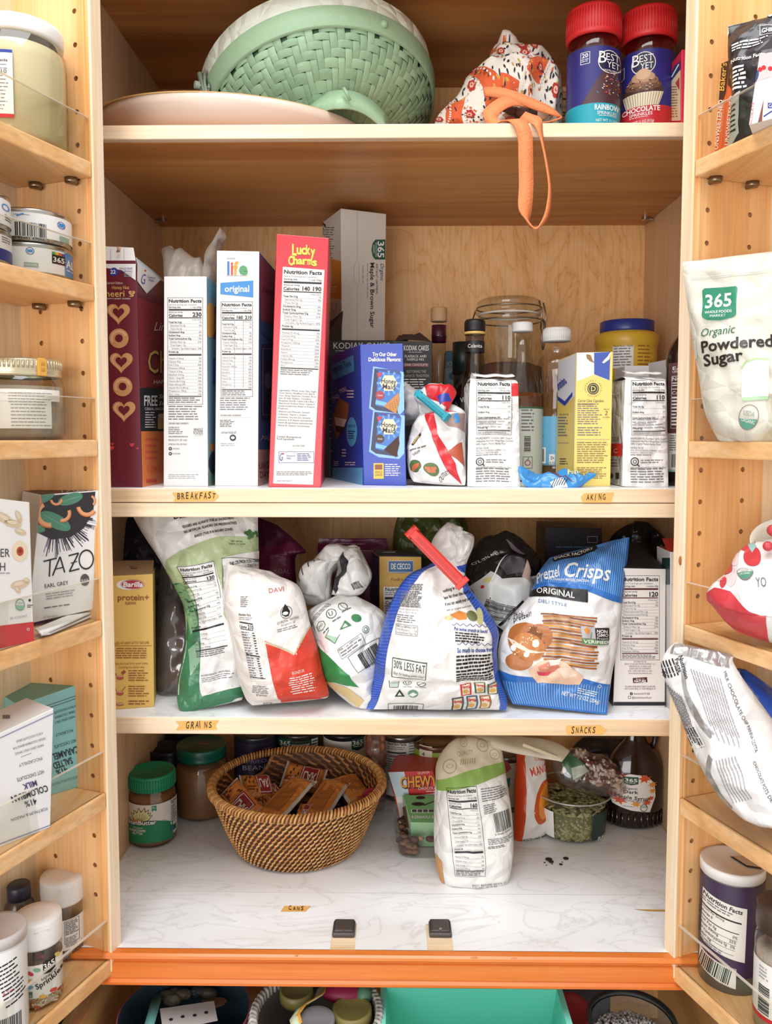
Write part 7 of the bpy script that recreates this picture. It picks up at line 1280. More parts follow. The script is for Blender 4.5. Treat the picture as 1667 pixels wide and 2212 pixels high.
# white and green pouch
OW = M('e6dfd2', .45, 0, .12, 50)
b = MB(); B = Bag(b, [(966, 1941, 1050, 1935, 1.052, 1.056, .006), (950, 1905, 1093, 1912, 1.062, 1.066, .055), (938, 1830, 1106, 1840, 1.072, 1.078, .08), (937, 1750, 1105, 1760, 1.082, 1.085, .085), (940, 1690, 1095, 1690, 1.088, 1.09, .075), (943, 1650, 1088, 1645, 1.095, 1.098, .05), (960, 1617, 1080, 1607, 1.105, 1.105, .028), (985, 1601, 1060, 1595, 1.112, 1.112, .008)], M('efeeea', .45, 0, .12, 50), 34, 46, crum=.0045, cs=24, seed=31, pw=3, ex=.45)
B.poly([(940, 1700), (962, 1693), (1012, 1680), (1090, 1655), (1086, 1640), (1082, 1605), (1050, 1590), (985, 1598), (958, 1618), (940, 1655)], M('d9cfb8', .45), 1); B.poly([(941, 1682), (1010, 1664), (1088, 1643), (1091, 1666), (1012, 1688), (942, 1700)], M('8fb45c', .42), 2)
TN = M('b3a57c', .5)
B.text('QUALITY', 985, 1637, 9, TN, 3, w=35, rot=-7)
for k in range(7): B.line(990+k*5, 1654-k*.5, 992+k*5, 1643-k*.5, 2.2, TN, 3)
for x, y_, r in ((968, 1655, 14), (1040, 1615, 12), (1065, 1630, 11), (1000, 1612, 8)): B.disc(x, y_, r, TN, 3, ring=.12); B.disc(x, y_, r*.5, TN, 3, ring=.2, ry=r*.3)
B.nutri(960, 1692, 1022, 1880, '160', rot=-5, rows=NROWS, size='1/4 cup (28g)', serv='About 12 servings per container', L=3)
B.bars(1054, 1735, 1090, 1778, K, 3, rot=-8); B.text('0 99482 42444 7', 1058, 1784, 4, K, 3, w=40, rot=-8); B.dash(1030, 1690, 1085, 1712, 6, GY, 3, rot=-6); B.text('WHOLE', 1073, 1699, 4.4, K, 4, w=14, rot=-6); B.text('FOODS', 1073, 1705, 4.4, K, 4, w=14, rot=-6); B.dash(1034, 1716, 1066, 1735, 5, GY, 3, rot=-6); B.dash(1042, 1792, 1102, 1806, 4, GY, 3, rot=-6); B.dash(1042, 1808, 1082, 1814, 2, K, 3, rot=-6)
B.text('BEST BEFORE 04 JUL 21', 1013, 1902, 5.5, GY, 3, w=72, rot=-6); B.text('LG1081 14:16 32', 1014, 1909, 5.5, GY, 3, w=52, rot=-6)
B.poly([(940, 1840), (950, 1850), (957, 1905), (950, 1900), (942, 1870)], M('dba05c', .45), 2)
B2 = Bag(b, [(985, 1606, 995, 1600, 1.115, 1.125, .004), (1030, 1606, 1040, 1591, 1.10, 1.13, .012), (1090, 1620, 1100, 1593, 1.085, 1.125, .012), (1150, 1634, 1160, 1596, 1.075, 1.115, .010), (1195, 1642, 1205, 1606, 1.07, 1.10, .007), (1213, 1646, 1231, 1622, 1.07, 1.09, .002)][::-1] and [(1213, 1646, 1231, 1622, 1.07, 1.09, .002), (1195, 1642, 1205, 1606, 1.07, 1.10, .007), (1150, 1634, 1160, 1596, 1.075, 1.115, .010), (1090, 1620, 1100, 1593, 1.085, 1.125, .012), (1030, 1606, 1040, 1591, 1.10, 1.13, .012), (985, 1606, 995, 1600, 1.115, 1.125, .004)], M('dad2be', .45), 12, 22, crum=.002, cs=30, seed=5)
b.add([at(x, y_, 1.068) for x, y_ in ((1130, 1606), (1204, 1634), (1202, 1640), (1128, 1612))], [[0, 3, 2, 1]], M('c8bb98', .5))
b.build('nut_pouch', None, ctr(1022, 1.07, ZF), 'white and green paper pouch with its top folded over to the right', 'pouch')
# mango bag
MO = M('d8481f', .35); b = MB(); B = Bag(b, [(1110, 1843, 1176, 1822, 1.165, 1.185, .004), (1111, 1800, 1178, 1785, 1.17, 1.19, .03), (1113, 1730, 1180, 1722, 1.175, 1.195, .04), (1115, 1660, 1176, 1655, 1.185, 1.20, .03), (1116, 1620, 1172, 1622, 1.195, 1.205, .004)], MO, 18, 34, crum=.003, cs=30, seed=2)
B.poly([(1120, 1818), (1127, 1640), (1135, 1620), (1174, 1622), (1176, 1660), (1176, 1806)], M('ece8e2', .35), 2); B.text('DRIED', 1148, 1642, 6, MO, 4, w=22); B.text('MANGO', 1137, 1672, 16, MO, 4, w=50, rot=-16, bold=.01, shear=.15)
B.disc(1162, 1724, 22, M('c8541c', .4), 3, ry=48, rot=.25); B.disc(1166, 1720, 17, M('e8922c', .4), 4, ry=40, rot=.25); B.line(1120, 1817, 1176, 1804, 1, K, 4); B.text('FREEZE-DRIED MANGO', 1121, 1815, 6, K, 4, w=64, rot=-13, bold=.02)
b.build('mango_bag', None, ctr(1145, 1.18, ZF), 'orange and white freeze dried mango bag standing behind the seed tub', 'bag')
# pumpkin seed tub
y = 1.20; c = ctr(1248, y, ZF); t = thing('seed_tub', 'clear plastic tub of green pumpkin seeds on the cabinet floor', 'container', c); b = MB()
b.lathe(c, [(0, .002), (.040, .001), (.045, .003), (.0475, .008), (.0525, .052), (.0535, .053), (.054, .060), (.058, .0625), (.0595, .0650), (.0585, .0675), (.0565, .067)], PET, 56); b.build('tub', t); b = MB(); b.tube([c+V((.0592*cos(2*pi*k/56), .0592*sin(2*pi*k/56), .0655)) for k in range(56)], .0012, clear('rim_plastic', 'e8e6e4', .2, .1, .3), 6, closed=True); b.build('rim', t)
b = MB(); rr = random.Random(8); b.lathe(c, [(0, .004), (.043, .005), (.0455, .010), (.0490, .043), (.03, .047), (0, .048)], M('6f7048', .7), 40)
SD = [M(x, .5) for x in ('9a9c68', '8a8c58', 'a8aa7a', '7c7e4c', 'b4b48a')]
for k in range(620):
    a_ = rr.uniform(0, 2*pi)
    if k % 3: a_ = -pi/2+rr.uniform(-1.6, 1.6); z = rr.uniform(.006, .046); r = .0440+(z-.006)*.095; q = c+V((r*cos(a_), r*sin(a_), z)); n = V((cos(a_), sin(a_), 0))
    else: r = .048*sqrt(rr.random()); q = c+V((r*cos(a_), r*sin(a_), .047+rr.uniform(0, .004))); n = V((rr.uniform(-.5, .5), rr.uniform(-.5, .5), 1)).normalized()
    u = V((rr.uniform(-1, 1), rr.uniform(-1, 1), rr.uniform(-1, 1))); u = (u-n*u.dot(n)).normalized(); b.ball(q, .0052, rr.choice(SD), 8, 5, (1.15, .62, .26), Fr(q, u, n.cross(u), n))
b.build('pumpkin_seeds', t, kind='stuff')
b = MB(); S = Cyl(b, c, lambda z: .0482+z*.10, .050, (1170, 1738, 1326, 1820), 56, sag=10); S.wrap(-1.05, .12, -.52, .94, W, 3, 16); S.dash(1176, 1744, 1188, 1775, 6, GY, 5); S.dash(1178, 1780, 1192, 1806, 6, GY, 5); b.build('label', t); b = S.mb = MB(); S.wrap(.62, .12, 1.5, .94, M('1f3a38', .4), 3, 16); S.text('PUMPKIN', 1308, 1812, 11, W, 5, w=34, bold=.02); b.build('label', t)
# bag of mix on the tub
t = thing('dried_fruit_bag', 'clear bag of cranberry coconut mix slumped on the pumpkin seed tub', 'bag', c+V((.01, 0, .07))); b = MB()
st = [(1352, 1714, 1350, 1688, 1.18, 1.21, .004), (1325, 1718, 1335, 1666, 1.18, 1.225, .035), (1280, 1714, 1315, 1646, 1.18, 1.225, .048), (1238, 1704, 1290, 1632, 1.18, 1.23, .05), (1212, 1686, 1262, 1626, 1.18, 1.225, .05), (1198, 1662, 1235, 1622, 1.19, 1.225, .035), (1190, 1636, 1215, 1620, 1.20, 1.225, .01)]
B = Bag(b, st, clear('snack_film', 'f0e8e6', .09, .08, .04), 22, 34, crum=.005, cs=34, seed=7)
B.gen = True; B.poly([(1196, 1640), (1212, 1632), (1250, 1676), (1232, 1690), (1214, 1672)], M('3f6a4c', .4), 3); B.poly([(1226, 1690), (1242, 1680), (1250, 1676), (1238, 1664), (1222, 1672)], M('b4bcae', .4), 4); b.build('film', t)
b = MB(); rr = random.Random(12)
for k in range(330):
    v = rr.uniform(.06, .80); u = rr.uniform(.10, .90); p = B.pt(u, v, -.005-.010*rr.random()); n = (CP-p).normalized(); cc = rr.choice(['e8e0d4', 'efe8de', 'd9cfc0', '7a2a34', '5a2028', '6a2430', '4a2a20', 'c9b8a0']); uu = V((rr.uniform(-1, 1), rr.uniform(-1, 1), rr.uniform(-1, 1))).normalized()
    w_ = uu.cross(n).normalized(); b.ball(p, rr.uniform(.004, .0065), M(cc, .6), 7, 5, (1.5, .6, .5) if cc[0] in 'edc' else (1, .8, .7), Fr(p, uu, w_, uu.cross(w_)))
b.build('fruit_mix', t, kind='stuff')
# syrup
y = 1.225; c = ctr(1386, y, ZF); t = thing('syrup_bottle', 'dark maple syrup bottle with orange leaf label in the right corner of the floor', 'bottle', c); AM = M('1f0f0c', .1, 0, 0, 60, .6)
b = MB(); sy = .62; h = lambda py: H(1386, py, y, ZF)
b.lathe(c, [(0, .001), (.036, .001), (.040, .004), (.0415, .012), (.0415, .026), (.0435, .030), (.0435, .075), (.042, .092), (.036, .108), (.025, .122), (.016, .132), (.0135, .140), (.0135, .165)], AM, 48, sy=sy)
for k in range(26): a_ = 2*pi*k/26; b.strip([c+V((.0418*cos(a_), .0418*sin(a_)*sy, .004)), c+V((.0424*cos(a_), .0424*sin(a_)*sy, .025))], V((-sin(a_), cos(a_), 0))*.0026, .0015, AM)
b.build('glass_body', t); b = MB(); b.lathe(c, [(0, .150), (.0155, .150), (.0155, .172), (0, .173)], K, 28); b.build('cap', t)
b = MB(); b.tube([c+V((.013, 0, .158)), c+V((.026, 0, .156)), c+V((.032, 0, .142)), c+V((.030, 0, .128)), c+V((.026, 0, .120))], .005, AM, 10); b.build('handle', t)
class Ov(Cyl):
    def pt(s, u, v, l): p = Cyl.pt(s, u, v, l); return V((p.x, c.y+(p.y-c.y)*sy-l*.4, p.z))
b = MB(); S = Ov(b, c, .0437, .060, (1324, 1655, 1448, 1792), 44, face=(0, -1, 0)); S.c = c+V((0, 0, .028))
p0 = proj(c+V((0, -.0437*sy, .088))); p1 = proj(c+V((0, -.0437*sy, .028))); S.q = (1323, p0[1], 1449, p1[1]); sc = (p1[1]-p0[1])/130.; Yq = lambda q: p0[1]+(q-1658)*sc
LW = M('ece7df', .45); LO = M('d8512a', .45); LY = M('e39a3a', .45)
S.poly([(1330, Yq(1700)), (1338, Yq(1668)), (1366, Yq(1658)), (1400, Yq(1662)), (1420, Yq(1690)), (1423, Yq(1735)), (1410, Yq(1786)), (1370, Yq(1780)), (1332, Yq(1764)), (1326, Yq(1730))], LW, 1)
def leaf(x, y_, r, m, rot=0): S.poly([(x+q*r*cos(rot+2*pi*k/14), y_+q*r*sin(rot+2*pi*k/14)*sc) for k, q in enumerate((1, .45, .95, .5, .8, .35, .9, .4, .8, .4, .9, .45, 1, .5))], m, 2)
for x, y_, r, m in ((1345, 1668, 17, LO), (1330, 1690, 15, LO), (1398, 1672, 18, LO), (1414, 1694, 13, LY), (1416, 1714, 11, LY), (1345, 1748, 18, LO), (1332, 1735, 14, LO), (1380, 1758, 13, LY), (1404, 1752, 13, LO), (1412, 1740, 10, LO)): leaf(x, Yq(y_), r, m, x)
S.poly([(1353, Yq(1667)), (1383, Yq(1667)), (1383, Yq(1690)), (1368, Yq(1695)), (1353, Yq(1690))], G4, 3); S.text('365', 1355, Yq(1683), 11*sc, W, 5, w=26, bold=.02); S.dash(1357, Yq(1686), 1380, Yq(1690), 1, W, 5)
S.text('Organic', 1352, Yq(1709), 7*sc, K, 4, w=30, shear=.3); S.text('Dark', 1353, Yq(1723), 11*sc, K, 4, w=30, bold=.015); S.text('Maple Syrup', 1336, Yq(1738), 11*sc, K, 4, w=72, bold=.015, rot=4); S.dash(1342, Yq(1742), 1404, Yq(1750), 2, GY, 3, rot=3); S.disc(1396, Yq(1770), 8, K, 4, ring=.14); S.text('USDA', 1396, Yq(1770), 4, G4, 4, al='C'); S.dash(1352, Yq(1766), 1376, Yq(1770), 1, GY, 3)
b.build('label', t)
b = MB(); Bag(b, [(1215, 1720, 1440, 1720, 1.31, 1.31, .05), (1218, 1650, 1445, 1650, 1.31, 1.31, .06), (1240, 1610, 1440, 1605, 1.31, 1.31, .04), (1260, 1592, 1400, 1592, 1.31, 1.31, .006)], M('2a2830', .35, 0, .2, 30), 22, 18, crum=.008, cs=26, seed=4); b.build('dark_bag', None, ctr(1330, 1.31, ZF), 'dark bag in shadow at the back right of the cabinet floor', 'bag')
b = MB(); rr = random.Random(2)
for x, y_, r in ((1185, 1856, .0052), (1190, 1861, .0040), (1222, 1854, .0042), (1211, 1867, .0028), (1176, 1863, .0016), (1192, 1866, .0014), (1214, 1862, .0012), (1180, 1869, .0012)): q = on(x, y_, ZF+r*.25); b.ball(q, r, M('2a1a16', .7, 0, .5, 300), 8, 5, (1, .9, .3))
b.build('chocolate_crumbs', None, on(1200, 1860, ZF), 'dark chocolate crumbs scattered in front of the pumpkin seed tub', 'crumbs', kind='stuff')
# ================================================================== things on the left door
def zs(px, py): return zat(px, py, .90)
LZ = [zs(222, p) for p in (350, 616, 950, 1340, 1713, 2074)]; RZ = [zs(1475, p) for p in (347, 953, 1349, 1724, 2088)]
def dp(fr, px, w, z):                                                         # point on a door shelf under picture column px, w behind the opening
    lo, hi = -.05, .34
    for _ in range(40):
        m = (lo+hi)/2; p = fr.p(m, w, 0); x = proj((p.x, p.y, z))[0]
        if (x > px) == (fr.x.x < 0): lo = m
        else: hi = m
    p = fr.p(lo, w, 0); return V((p.x, p.y, z))
def wrapS(b, c, r, h, zb, n=44, sag=None):
    p0 = proj(c+V((0, -r, zb+h))); p1 = proj(c+V((0, -r, zb))); x = proj(c)[0]; w = r/c.y*F
    S = Cyl(b, c+V((0, 0, zb)), r, h, (x-w, p0[1], x+w, p1[1]), n); return S
# big jar with white lid
c = dp(fL, 48, .052, LZ[0]); r = .0465; t = thing('glass_jar', 'big jar of pale cream spread with white lid on the top left door shelf', 'jar', c)
b = MB(); b.lathe(c, [(0, .001), (r*.85, .001), (r*.97, .006), (r, .014), (r, .088), (r*.97, .100), (r*.90, .108), (r*.88, .112), (r*.88, .120)], CLR, 48); b.build('body', t)
b = MB(); b.lathe(c, [(0, .003), (r*.84, .003), (r*.955, .010), (r*.96, .088), (r*.92, .100), (r*.8, .103), (0, .103)], M('e6d6ac', .5), 44); b.build('spread', t)
b = MB(); b.lathe(c, [(r*.8, .110), (r*.93, .110), (r*.945, .112), (r*.945, .122), (r*.91, .1255), (0, .1255)], W, 48); b.build('lid', t)
b = MB(); S = wrapS(b, c, r*1.004, .066, .020); x0 = S.q[0]; S.wrap(-2.6, 0, -.14, 1, M('f1eeea', .45), 1); S.wrap(-2.6, .955, -.14, 1, BLU, 2); S.wrap(-2.6, 0, -.14, .055, RED, 2)
S.text('Nutrition Facts', 26, S.q[1]+26, 6, K, 4, al='R', w=60, bold=.02)
for k in range(13): S.dash(-20, S.q[1]+32+k*8, 27, S.q[1]+36+k*8, 1, GY, 3)
S.text('10', 24, S.q[1]+52, 9, K, 5, al='R'); b.build('label', t)
# tuna cans
def tuna(c, label, art, seed):
    r, h = .0425, .0345; t = thing('tuna_can', label, 'can', c, 'white tuna cans on the left door'); b = MB()
    b.lathe(c, [(0, .001), (r*.93, 0), (r*.96, .003), (r*.985, .006), (r*.985, h-.005), (r, h-.004), (r, h-.001), (r*.97, h), (r*.93, h-.003), (0, h-.003)], NICKEL, 48); b.build('body', t)
    b = MB(); S = wrapS(b, c, r*.993, h-.010, .005); S.wrap(-2.9, 0, 2.9, 1, M('f0f0f0', .4), 1, 60); art(S, S.q); b.build('label', t); return c+V((0, 0, h+.0004))
SKY = M('3f8fd6', .4)
def artA(S, q):                                                               # band with logo and fish name
    y0, y1 = q[1], q[3]; S.rect(133, y0, q[2], y1, SKY, 2); S.text('ALBA', 135, (y0+y1)/2+6, 17, W, 4, w=36, bold=.03); S.dash(136, (y0+y1)/2+11, 160, (y0+y1)/2+17, 1, W, 4)
    S.rect(108, y0+10, 134, y0+30, K, 3); S.text('365', 110, y0+26, 11, W, 5, w=22, bold=.02)
    for k, cc in enumerate(('4f9a4a', 'e3b93a', 'd8643a', '6a4a9a')): S.rect(108+k*6.5, y0+4, 114.5+k*6.5, y0+10, M(cc, .4), 3)
    S.disc(67, y0+9, 8, BLU, 3, ring=.15); S.rect(62, y0+6, 72, y0+12, SKY, 4); S.rect(55, y0+34, 82, y0+44, M('9fb8a8', .45), 3); S.text('NON GMO', 57, y0+42, 5, W, 5, w=22)
def artB(S, q):
    y0, y1 = q[1], q[3]; S.bars(38, y0+22, 98, y0+52, K, 3); S.text('0 99482 47066 2', 34, y0+60, 6, K, 3, w=68); S.disc(126, y0+16, 8, BLU, 3, ring=.15); S.rect(121, y0+12, 131, y0+20, SKY, 4); S.line(42, y0+9, 55, y0+4, 3, SKY, 4); S.line(36, y0+6, 66, y0+6, .9, GY, 3); S.dash(20, y0+4, 30, y0+48, 6, K, 3); S.rect(122, y0+40, 141, y0+52, M('9fb8a8', .45), 3)
c = dp(fL, 68, .055, LZ[1]); c2 = tuna(c, 'lower white tuna can with blue band, right stack on the left door', artA, 1); tuna(c2, 'upper white tuna can with barcode, right stack on the left door', artB, 2)
def artC(S, q): S.wrap(-2.9, 0, 2.9, .45, M('2a3a8a', .4), 2, 60); S.dash(-5, q[1]+4, 14, q[1]+20, 3, GY, 3)
def artD(S, q): S.disc(2, q[1]+18, 8, SKY, 3, ring=.3); S.dash(0, q[1]+34, 14, q[1]+50, 3, K, 3)
c = dp(fL, -75, .054, LZ[1]); c2 = tuna(c, 'lower tuna can with navy base band at the left edge of the photo', artC, 3); tuna(c2, 'upper white tuna can at the left edge of the photo', artD, 4)
# jar with gold lid
c = dp(fL, 46, .052, LZ[2]); r = .0445; t = thing('jam_jar', 'squat jar with ribbed gold lid and cream label on the left door', 'jar', c); b = MB()
b.lathe(c, [(0, .001), (r*.9, .001), (r, .006), (r, .058), (r*.96, .064), (r*.90, .067), (r*.90, .075)], CLR, 48); b.build('body', t); b = MB(); b.lathe(c, [(0, .003), (r*.9, .003), (r*.95, .008), (r*.95, .056), (0, .058)], M('a99a86', .4), 40); b.build('preserve', t)
GLD = M('d9cfae', .3, .6); b = MB(); b.lathe(c, [(r*.85, .066), (r*.94, .066), (r*.95, .069), (r*.93, .071), (r*.95, .073), (r*.95, .082), (r*.92, .0845), (r*.88, .083), (0, .083)], GLD, 48); ridged(b, c, r*.955, .074, .082, GLD, 60); b.build('lid', t)
b = MB(); p = dp(fL, 116, .052, LZ[2]); a_ = -.62; d = V((cos(a_), sin(a_), 0)); f = Fr(c+d*(r*.96), V((-sin(a_), cos(a_), 0)), d, (0, 0, 1)); f.x = -f.x if f.x.x < 0 else f.x
b.box(f, (-.005, -.001, .066), (.005, .0025, .0835), M('e3ab4c', .45), .001); b.box(f, (-.0035, -.006, .0825), (.0035, .002, .0845), M('e3ab4c', .45), .0008)
for z in (.071, .077): b.box(f, (-.002, .002, z), (.002, .0032, z+.003), M('c88f35', .45), .0004)
b.build('lid_tab', t)
b = MB(); S = wrapS(b, c, r*1.004, .040, .012); S.wrap(-1.3, 0, .72, 1, M('eeece4', .5), 1); b2 = MB(); S2 = wrapS(b2, c, r*1.004, .040, .012); S2.wrap(-1.6, .70, 1.0, 1.0, M('f3f1ec', .5), 3); b2.build('label_strip', t)
for k in range(4): S.dash(24, S.q[1]+8+k*6.5, 110, S.q[1]+11+k*6.5, 1, GY, 5)
for k in range(7): S.dash(28, S.q[1]+33+k*7.6, 114, S.q[1]+36.5+k*7.6, 1, GY, 4)
S.text('RA', 130, S.q[1]+52, 11, GY, 4, w=14); b.build('label', t)
# tea boxes
TW = M('f1efee', .42)
C = Carton((60, 1348), (200, 1317), (225, 1058), (88, 1069), .862, .905, .078, TW, None, faces={'top': M('4a403c', .45), 'left': M('e0dcd8', .45)}); cz = C.c
t = None; S = C.front
S.poly([(88, 1069), (225, 1058), (222, 1110), (190, 1160), (140, 1195), (80, 1200)], M('efecec', .42), 1)
rr = random.Random(21)
for k in range(90): a_ = rr.uniform(-.2, 1.9); x, y_ = 118, 1112; l = rr.uniform(62, 92); S.line(x+40*cos(a_), y_+40*sin(a_), x+l*cos(a_), y_+l*sin(a_), rr.uniform(.6, 2.2), M(rr.choice(['2a2430', '4a3a5a', '6a5a7a', '1f1c22']), .45), 2)
S.poly([(88, 1072), (205, 1062), (200, 1105), (180, 1140), (150, 1160), (110, 1165), (75, 1150)], M('27242a', .45), 3)
for x, y_, r, rot in ((118, 1125, 36, .5), (92, 1075, 26, -.4), (150, 1078, 28, -.3), (75, 1140, 22, .2)): S.disc(x, y_, r, M('4f8a70', .45), 4, ry=r*.42, rot=rot); S.line(x-r*.8*cos(rot), y_-r*.8*sin(rot), x+r*.8*cos(rot), y_+r*.8*sin(rot), .9, M('8ab8a0', .45), 5)
for x, y_, r, a0, a1 in ((105, 1110, 30, 1.4, 4.2), (132, 1108, 20, -.4, 1.8), (186, 1092, 24, .6, 3.0), (192, 1082, 14, -1.2, .8), (70, 1082, 20, -1.5, 1.2), (120, 1078, 14, 0, 3)):
    n_ = 14; o = [(x+q*r*cos(a0+(a1-a0)*k/n_), y_+q*r*sin(a0+(a1-a0)*k/n_)) for q in (1, .62) for k in range(n_+1)]; S.put(o, [[k, k+1, n_+2+k, n_+1+k] for k in range(n_)], M('e8a878', .45), 6); o = [(x+q*r*cos(a0+(a1-a0)*k/n_), y_+q*r*sin(a0+(a1-a0)*k/n_)) for q in (1, .9) for k in range(n_+1)]; S.put(o, [[k, k+1, n_+2+k, n_+1+k] for k in range(n_)], M('d8743c', .45), 7)
S.line(93, 1212, 121, 1205, 3, K, 4); S.line(107, 1208, 105, 1245, 3, K, 4); S.line(112, 1243, 128, 1202, 3, K, 4); S.line(128, 1202, 138, 1236, 3, K, 4); S.line(117, 1229, 134, 1225, 2.4, K, 4); S.line(146, 1200, 168, 1194, 3, K, 4); S.line(168, 1194, 148, 1234, 3, K, 4); S.line(148, 1234, 170, 1228, 3, K, 4); S.line(151, 1216, 165, 1212, 2, K, 4); S.disc(185, 1208, 17, K, 4, ry=22, ring=.16, rot=.1)
S.text('EARL GREY', 96, 1270, 8.5, K, 4, w=51, rot=-9); S.disc(182, 1252, 10, M('5a5352', .45), 4, ry=13); S.text('BLACK', 182, 1254, 4, W, 6, al='C', w=16, rot=-8); S.dash(97, 1282, 160, 1298, 3, GL, 3, rot=-8); S.dash(94, 1312, 150, 1318, 1, GY, 3, rot=-8); S.text('20 TEA BAGS', 92, 1336, 4, GL, 3, w=32, rot=-8)
T = C.top; q = [proj(p) for p in (cz[3], cz[2], cz[2]+C.d, cz[3]+C.d)]; T.text('TAZO', (q[0][0]+q[1][0])/2+8, (q[0][1]+q[2][1])/2+3, 9, M('cfc8c4', .5), 3, al='C', w=80, rot=-4)
C.thing('tea_box', 'white earl grey tea box with citrus peel artwork on the left door', 'tea box', 'tea boxes on the left door')
RS = M('d23a40', .42)
C = Carton((-60, 1404), (73, 1377), (64, 1085), (-75, 1068), .745, .808, .07, TW, LZ[3], faces={'top': RS, 'right': M('eceae8', .42)})
C2 = C; S = C.front; S.poly([(-80, 1362), (75, 1342), (75, 1385), (-80, 1420)], RS, 2); S.text('GINGER', 18, 1202, 18, M('4a4648', .45), 3, al='R', w=70); S.text('PEACH', 8, 1232, 18, M('4a4648', .45), 3, al='R', w=60); S.dash(-20, 1236, 28, 1242, 1, GL, 3); S.disc(41, 1190, 18, M('efdcc0', .5), 2, ry=22); S.disc(41, 1190, 8, M('b8503a', .5), 3, ry=10); S.disc(41, 1189, 4, M('8a2a24', .5), 4)
for x, y_, rx, ry, ro in ((5, 1118, 22, 9, .5), (25, 1130, 20, 8, .2), (38, 1115, 14, 6, 1.1), (42, 1148, 14, 6, .3), (40, 1262, 20, 9, -.2), (56, 1254, 8, 6, .3), (36, 1274, 8, 5, .8)): S.disc(x, y_, rx, M('d9c4a4', .5), 3, ry=ry, rot=ro); S.disc(x-2, y_-2, rx*.6, M('e6d6bc', .5), 4, ry=ry*.5, rot=ro)
S.disc(41, 1306, 11, M('7aa890', .45), 3, ry=13, ring=.15); S.text('USDA', 41, 1304, 4, M('4f8a70', .45), 4, al='C'); S.rect(32, 1307, 50, 1316, M('8fb8a0', .45), 4); S.disc(63, 1296, 3, G4, 3); S.dash(57, 1306, 70, 1314, 2, K, 3); S.text('20 COUNT', 18, 1338, 5, GL, 4, w=40, rot=-8); S.disc(59, 1359, 3, W, 4, ring=.3)
C.thing('tea_box', 'white and red ginger peach tea box in front of the citrus tea box', 'tea box', 'tea boxes on the left door')
PKT = M('f4f3f2', .45)
for k, (q, lb) in enumerate((([(75, 1362), (92, 1373), (204, 1322), (182, 1318)], 'upper white tea packet sticking out under the citrus tea box'), ([(88, 1374), (108, 1371), (206, 1330), (196, 1326)], 'lower white tea packet lying on the left door shelf'))):
    b = MB(); z = LZ[3]+.006-.004*k; P = [on(x, y_, z) for x, y_ in q]; hexa(b, P, (0, 0, .0022), M('e9e8f0', .45) if k else PKT, .0004); S = Quad(b, [p+V((0, 0, .0022)) for p in P], n=(0, 0, 1), flip=True); S.dash(q[1][0]+2, q[1][1]-6, q[1][0]+10, q[1][1]-3, 1, K, 2); b.build('tea_packet', None, (P[0]+P[2])/2, lb, 'tea packet', 'loose tea packets on the left door')
# hot chocolate boxes (printed upside down as they stand)
TE = M('8fcfd3', .42); TE2 = M('6fae a8'.replace(' ', ''), .42)
C = Carton((40, 1752), (176, 1703), (171, 1478), (38, 1524), .868, .918, .09, TE, LZ[4], faces={'top': TE2}); S = C.front
def upd(S, tx, x, y_, h, m, w, rot=-18, bold=0, shear=0): S.text(tx, x, y_, h, m, 4, al='C', w=w, rot=180+rot, bold=bold, shear=shear)
BK2 = M('2c3440', .45)
for y_ in (1500, 1506): S.line(40, y_+45, 172, y_, .9, BK2, 3)
for k, (tx, w) in enumerate((('A RICH CHOCOLATE', 50), ('DRINK COLOMBIAN', 46), ('MADE USING ONLY', 46))): upd(S, tx, 138, 1530+k*11, 5, BK2, w)
upd(S, 'PICCADILLY', 136, 1580, 6, BK2, 40); upd(S, 'HOT CHOCOLATE', 138, 1603, 7, BK2, 50); upd(S, 'CARAMEL', 138, 1620, 14, BK2, 62, bold=.02); upd(S, 'SALTED', 132, 1642, 14, BK2, 44, bold=.02); upd(S, '41%', 130, 1660, 13, BK2, 26, bold=.02); upd(S, 'FORTNUM & MASON', 136, 1684, 6, M('5a8a90', .45), 60)
T = C.top; q = proj(C.c[2]+C.d*.5); T.dash(q[0]-70, q[1]-4, q[0]-30, q[1]+6, 1, W, 2, .9); T.rect(q[0]-96, q[1]+4, q[0]-80, q[1]+12, W, 2)
C.thing('hot_chocolate_box', 'teal salted caramel hot chocolate box standing behind the white one', 'box', 'hot chocolate boxes on the left door')
C = Carton((-30, 1848), (109, 1790), (116, 1530), (-40, 1603), .765, .818, .055, M('eeedef', .42), LZ[4], faces={'top': M('d9d6d6', .42)}); S = C.front
for y_ in (1541, 1780): S.line(-20, y_+(62 if y_ < 1600 else 50), 114, y_, 2, M('8a90b0', .45), 3)
for k, (tx, w) in enumerate((('A RICH CHOCOLATE DRINK', 62), ('ORIGIN COLOMBIAN BEANS FOR', 76), ('MADE USING ONLY SINGLE', 66))): upd(S, tx, 60, 1591+k*13, 5, GY, w)
S.line(42, 1636, 65, 1627, .8, GY, 3); upd(S, 'PICCADILLY', 62, 1643, 6.5, GY, 54); upd(S, 'HOT CHOCOLATE', 62, 1672, 8, BK2, 62); upd(S, 'MILK', 60, 1690, 12, M('4a3a6a', .45), 32, bold=.02); upd(S, 'COLOMBIAN', 60, 1708, 14, BK2, 84, bold=.02); upd(S, '41%', 62, 1728, 13, BK2, 27, bold=.01); upd(S, 'FORTNUM & MASON', 60, 1756, 6.5, GY, 84)
T = C.top; q = proj((C.c[2]+C.c[3])/2+C.d*.5); T.rect(q[0]-8, q[1]-6, q[0]+8, q[1]+2, GY, 2)
C.thing('hot_chocolate_box', 'white milk hot chocolate box in front on the left door', 'box', 'hot chocolate boxes on the left door')
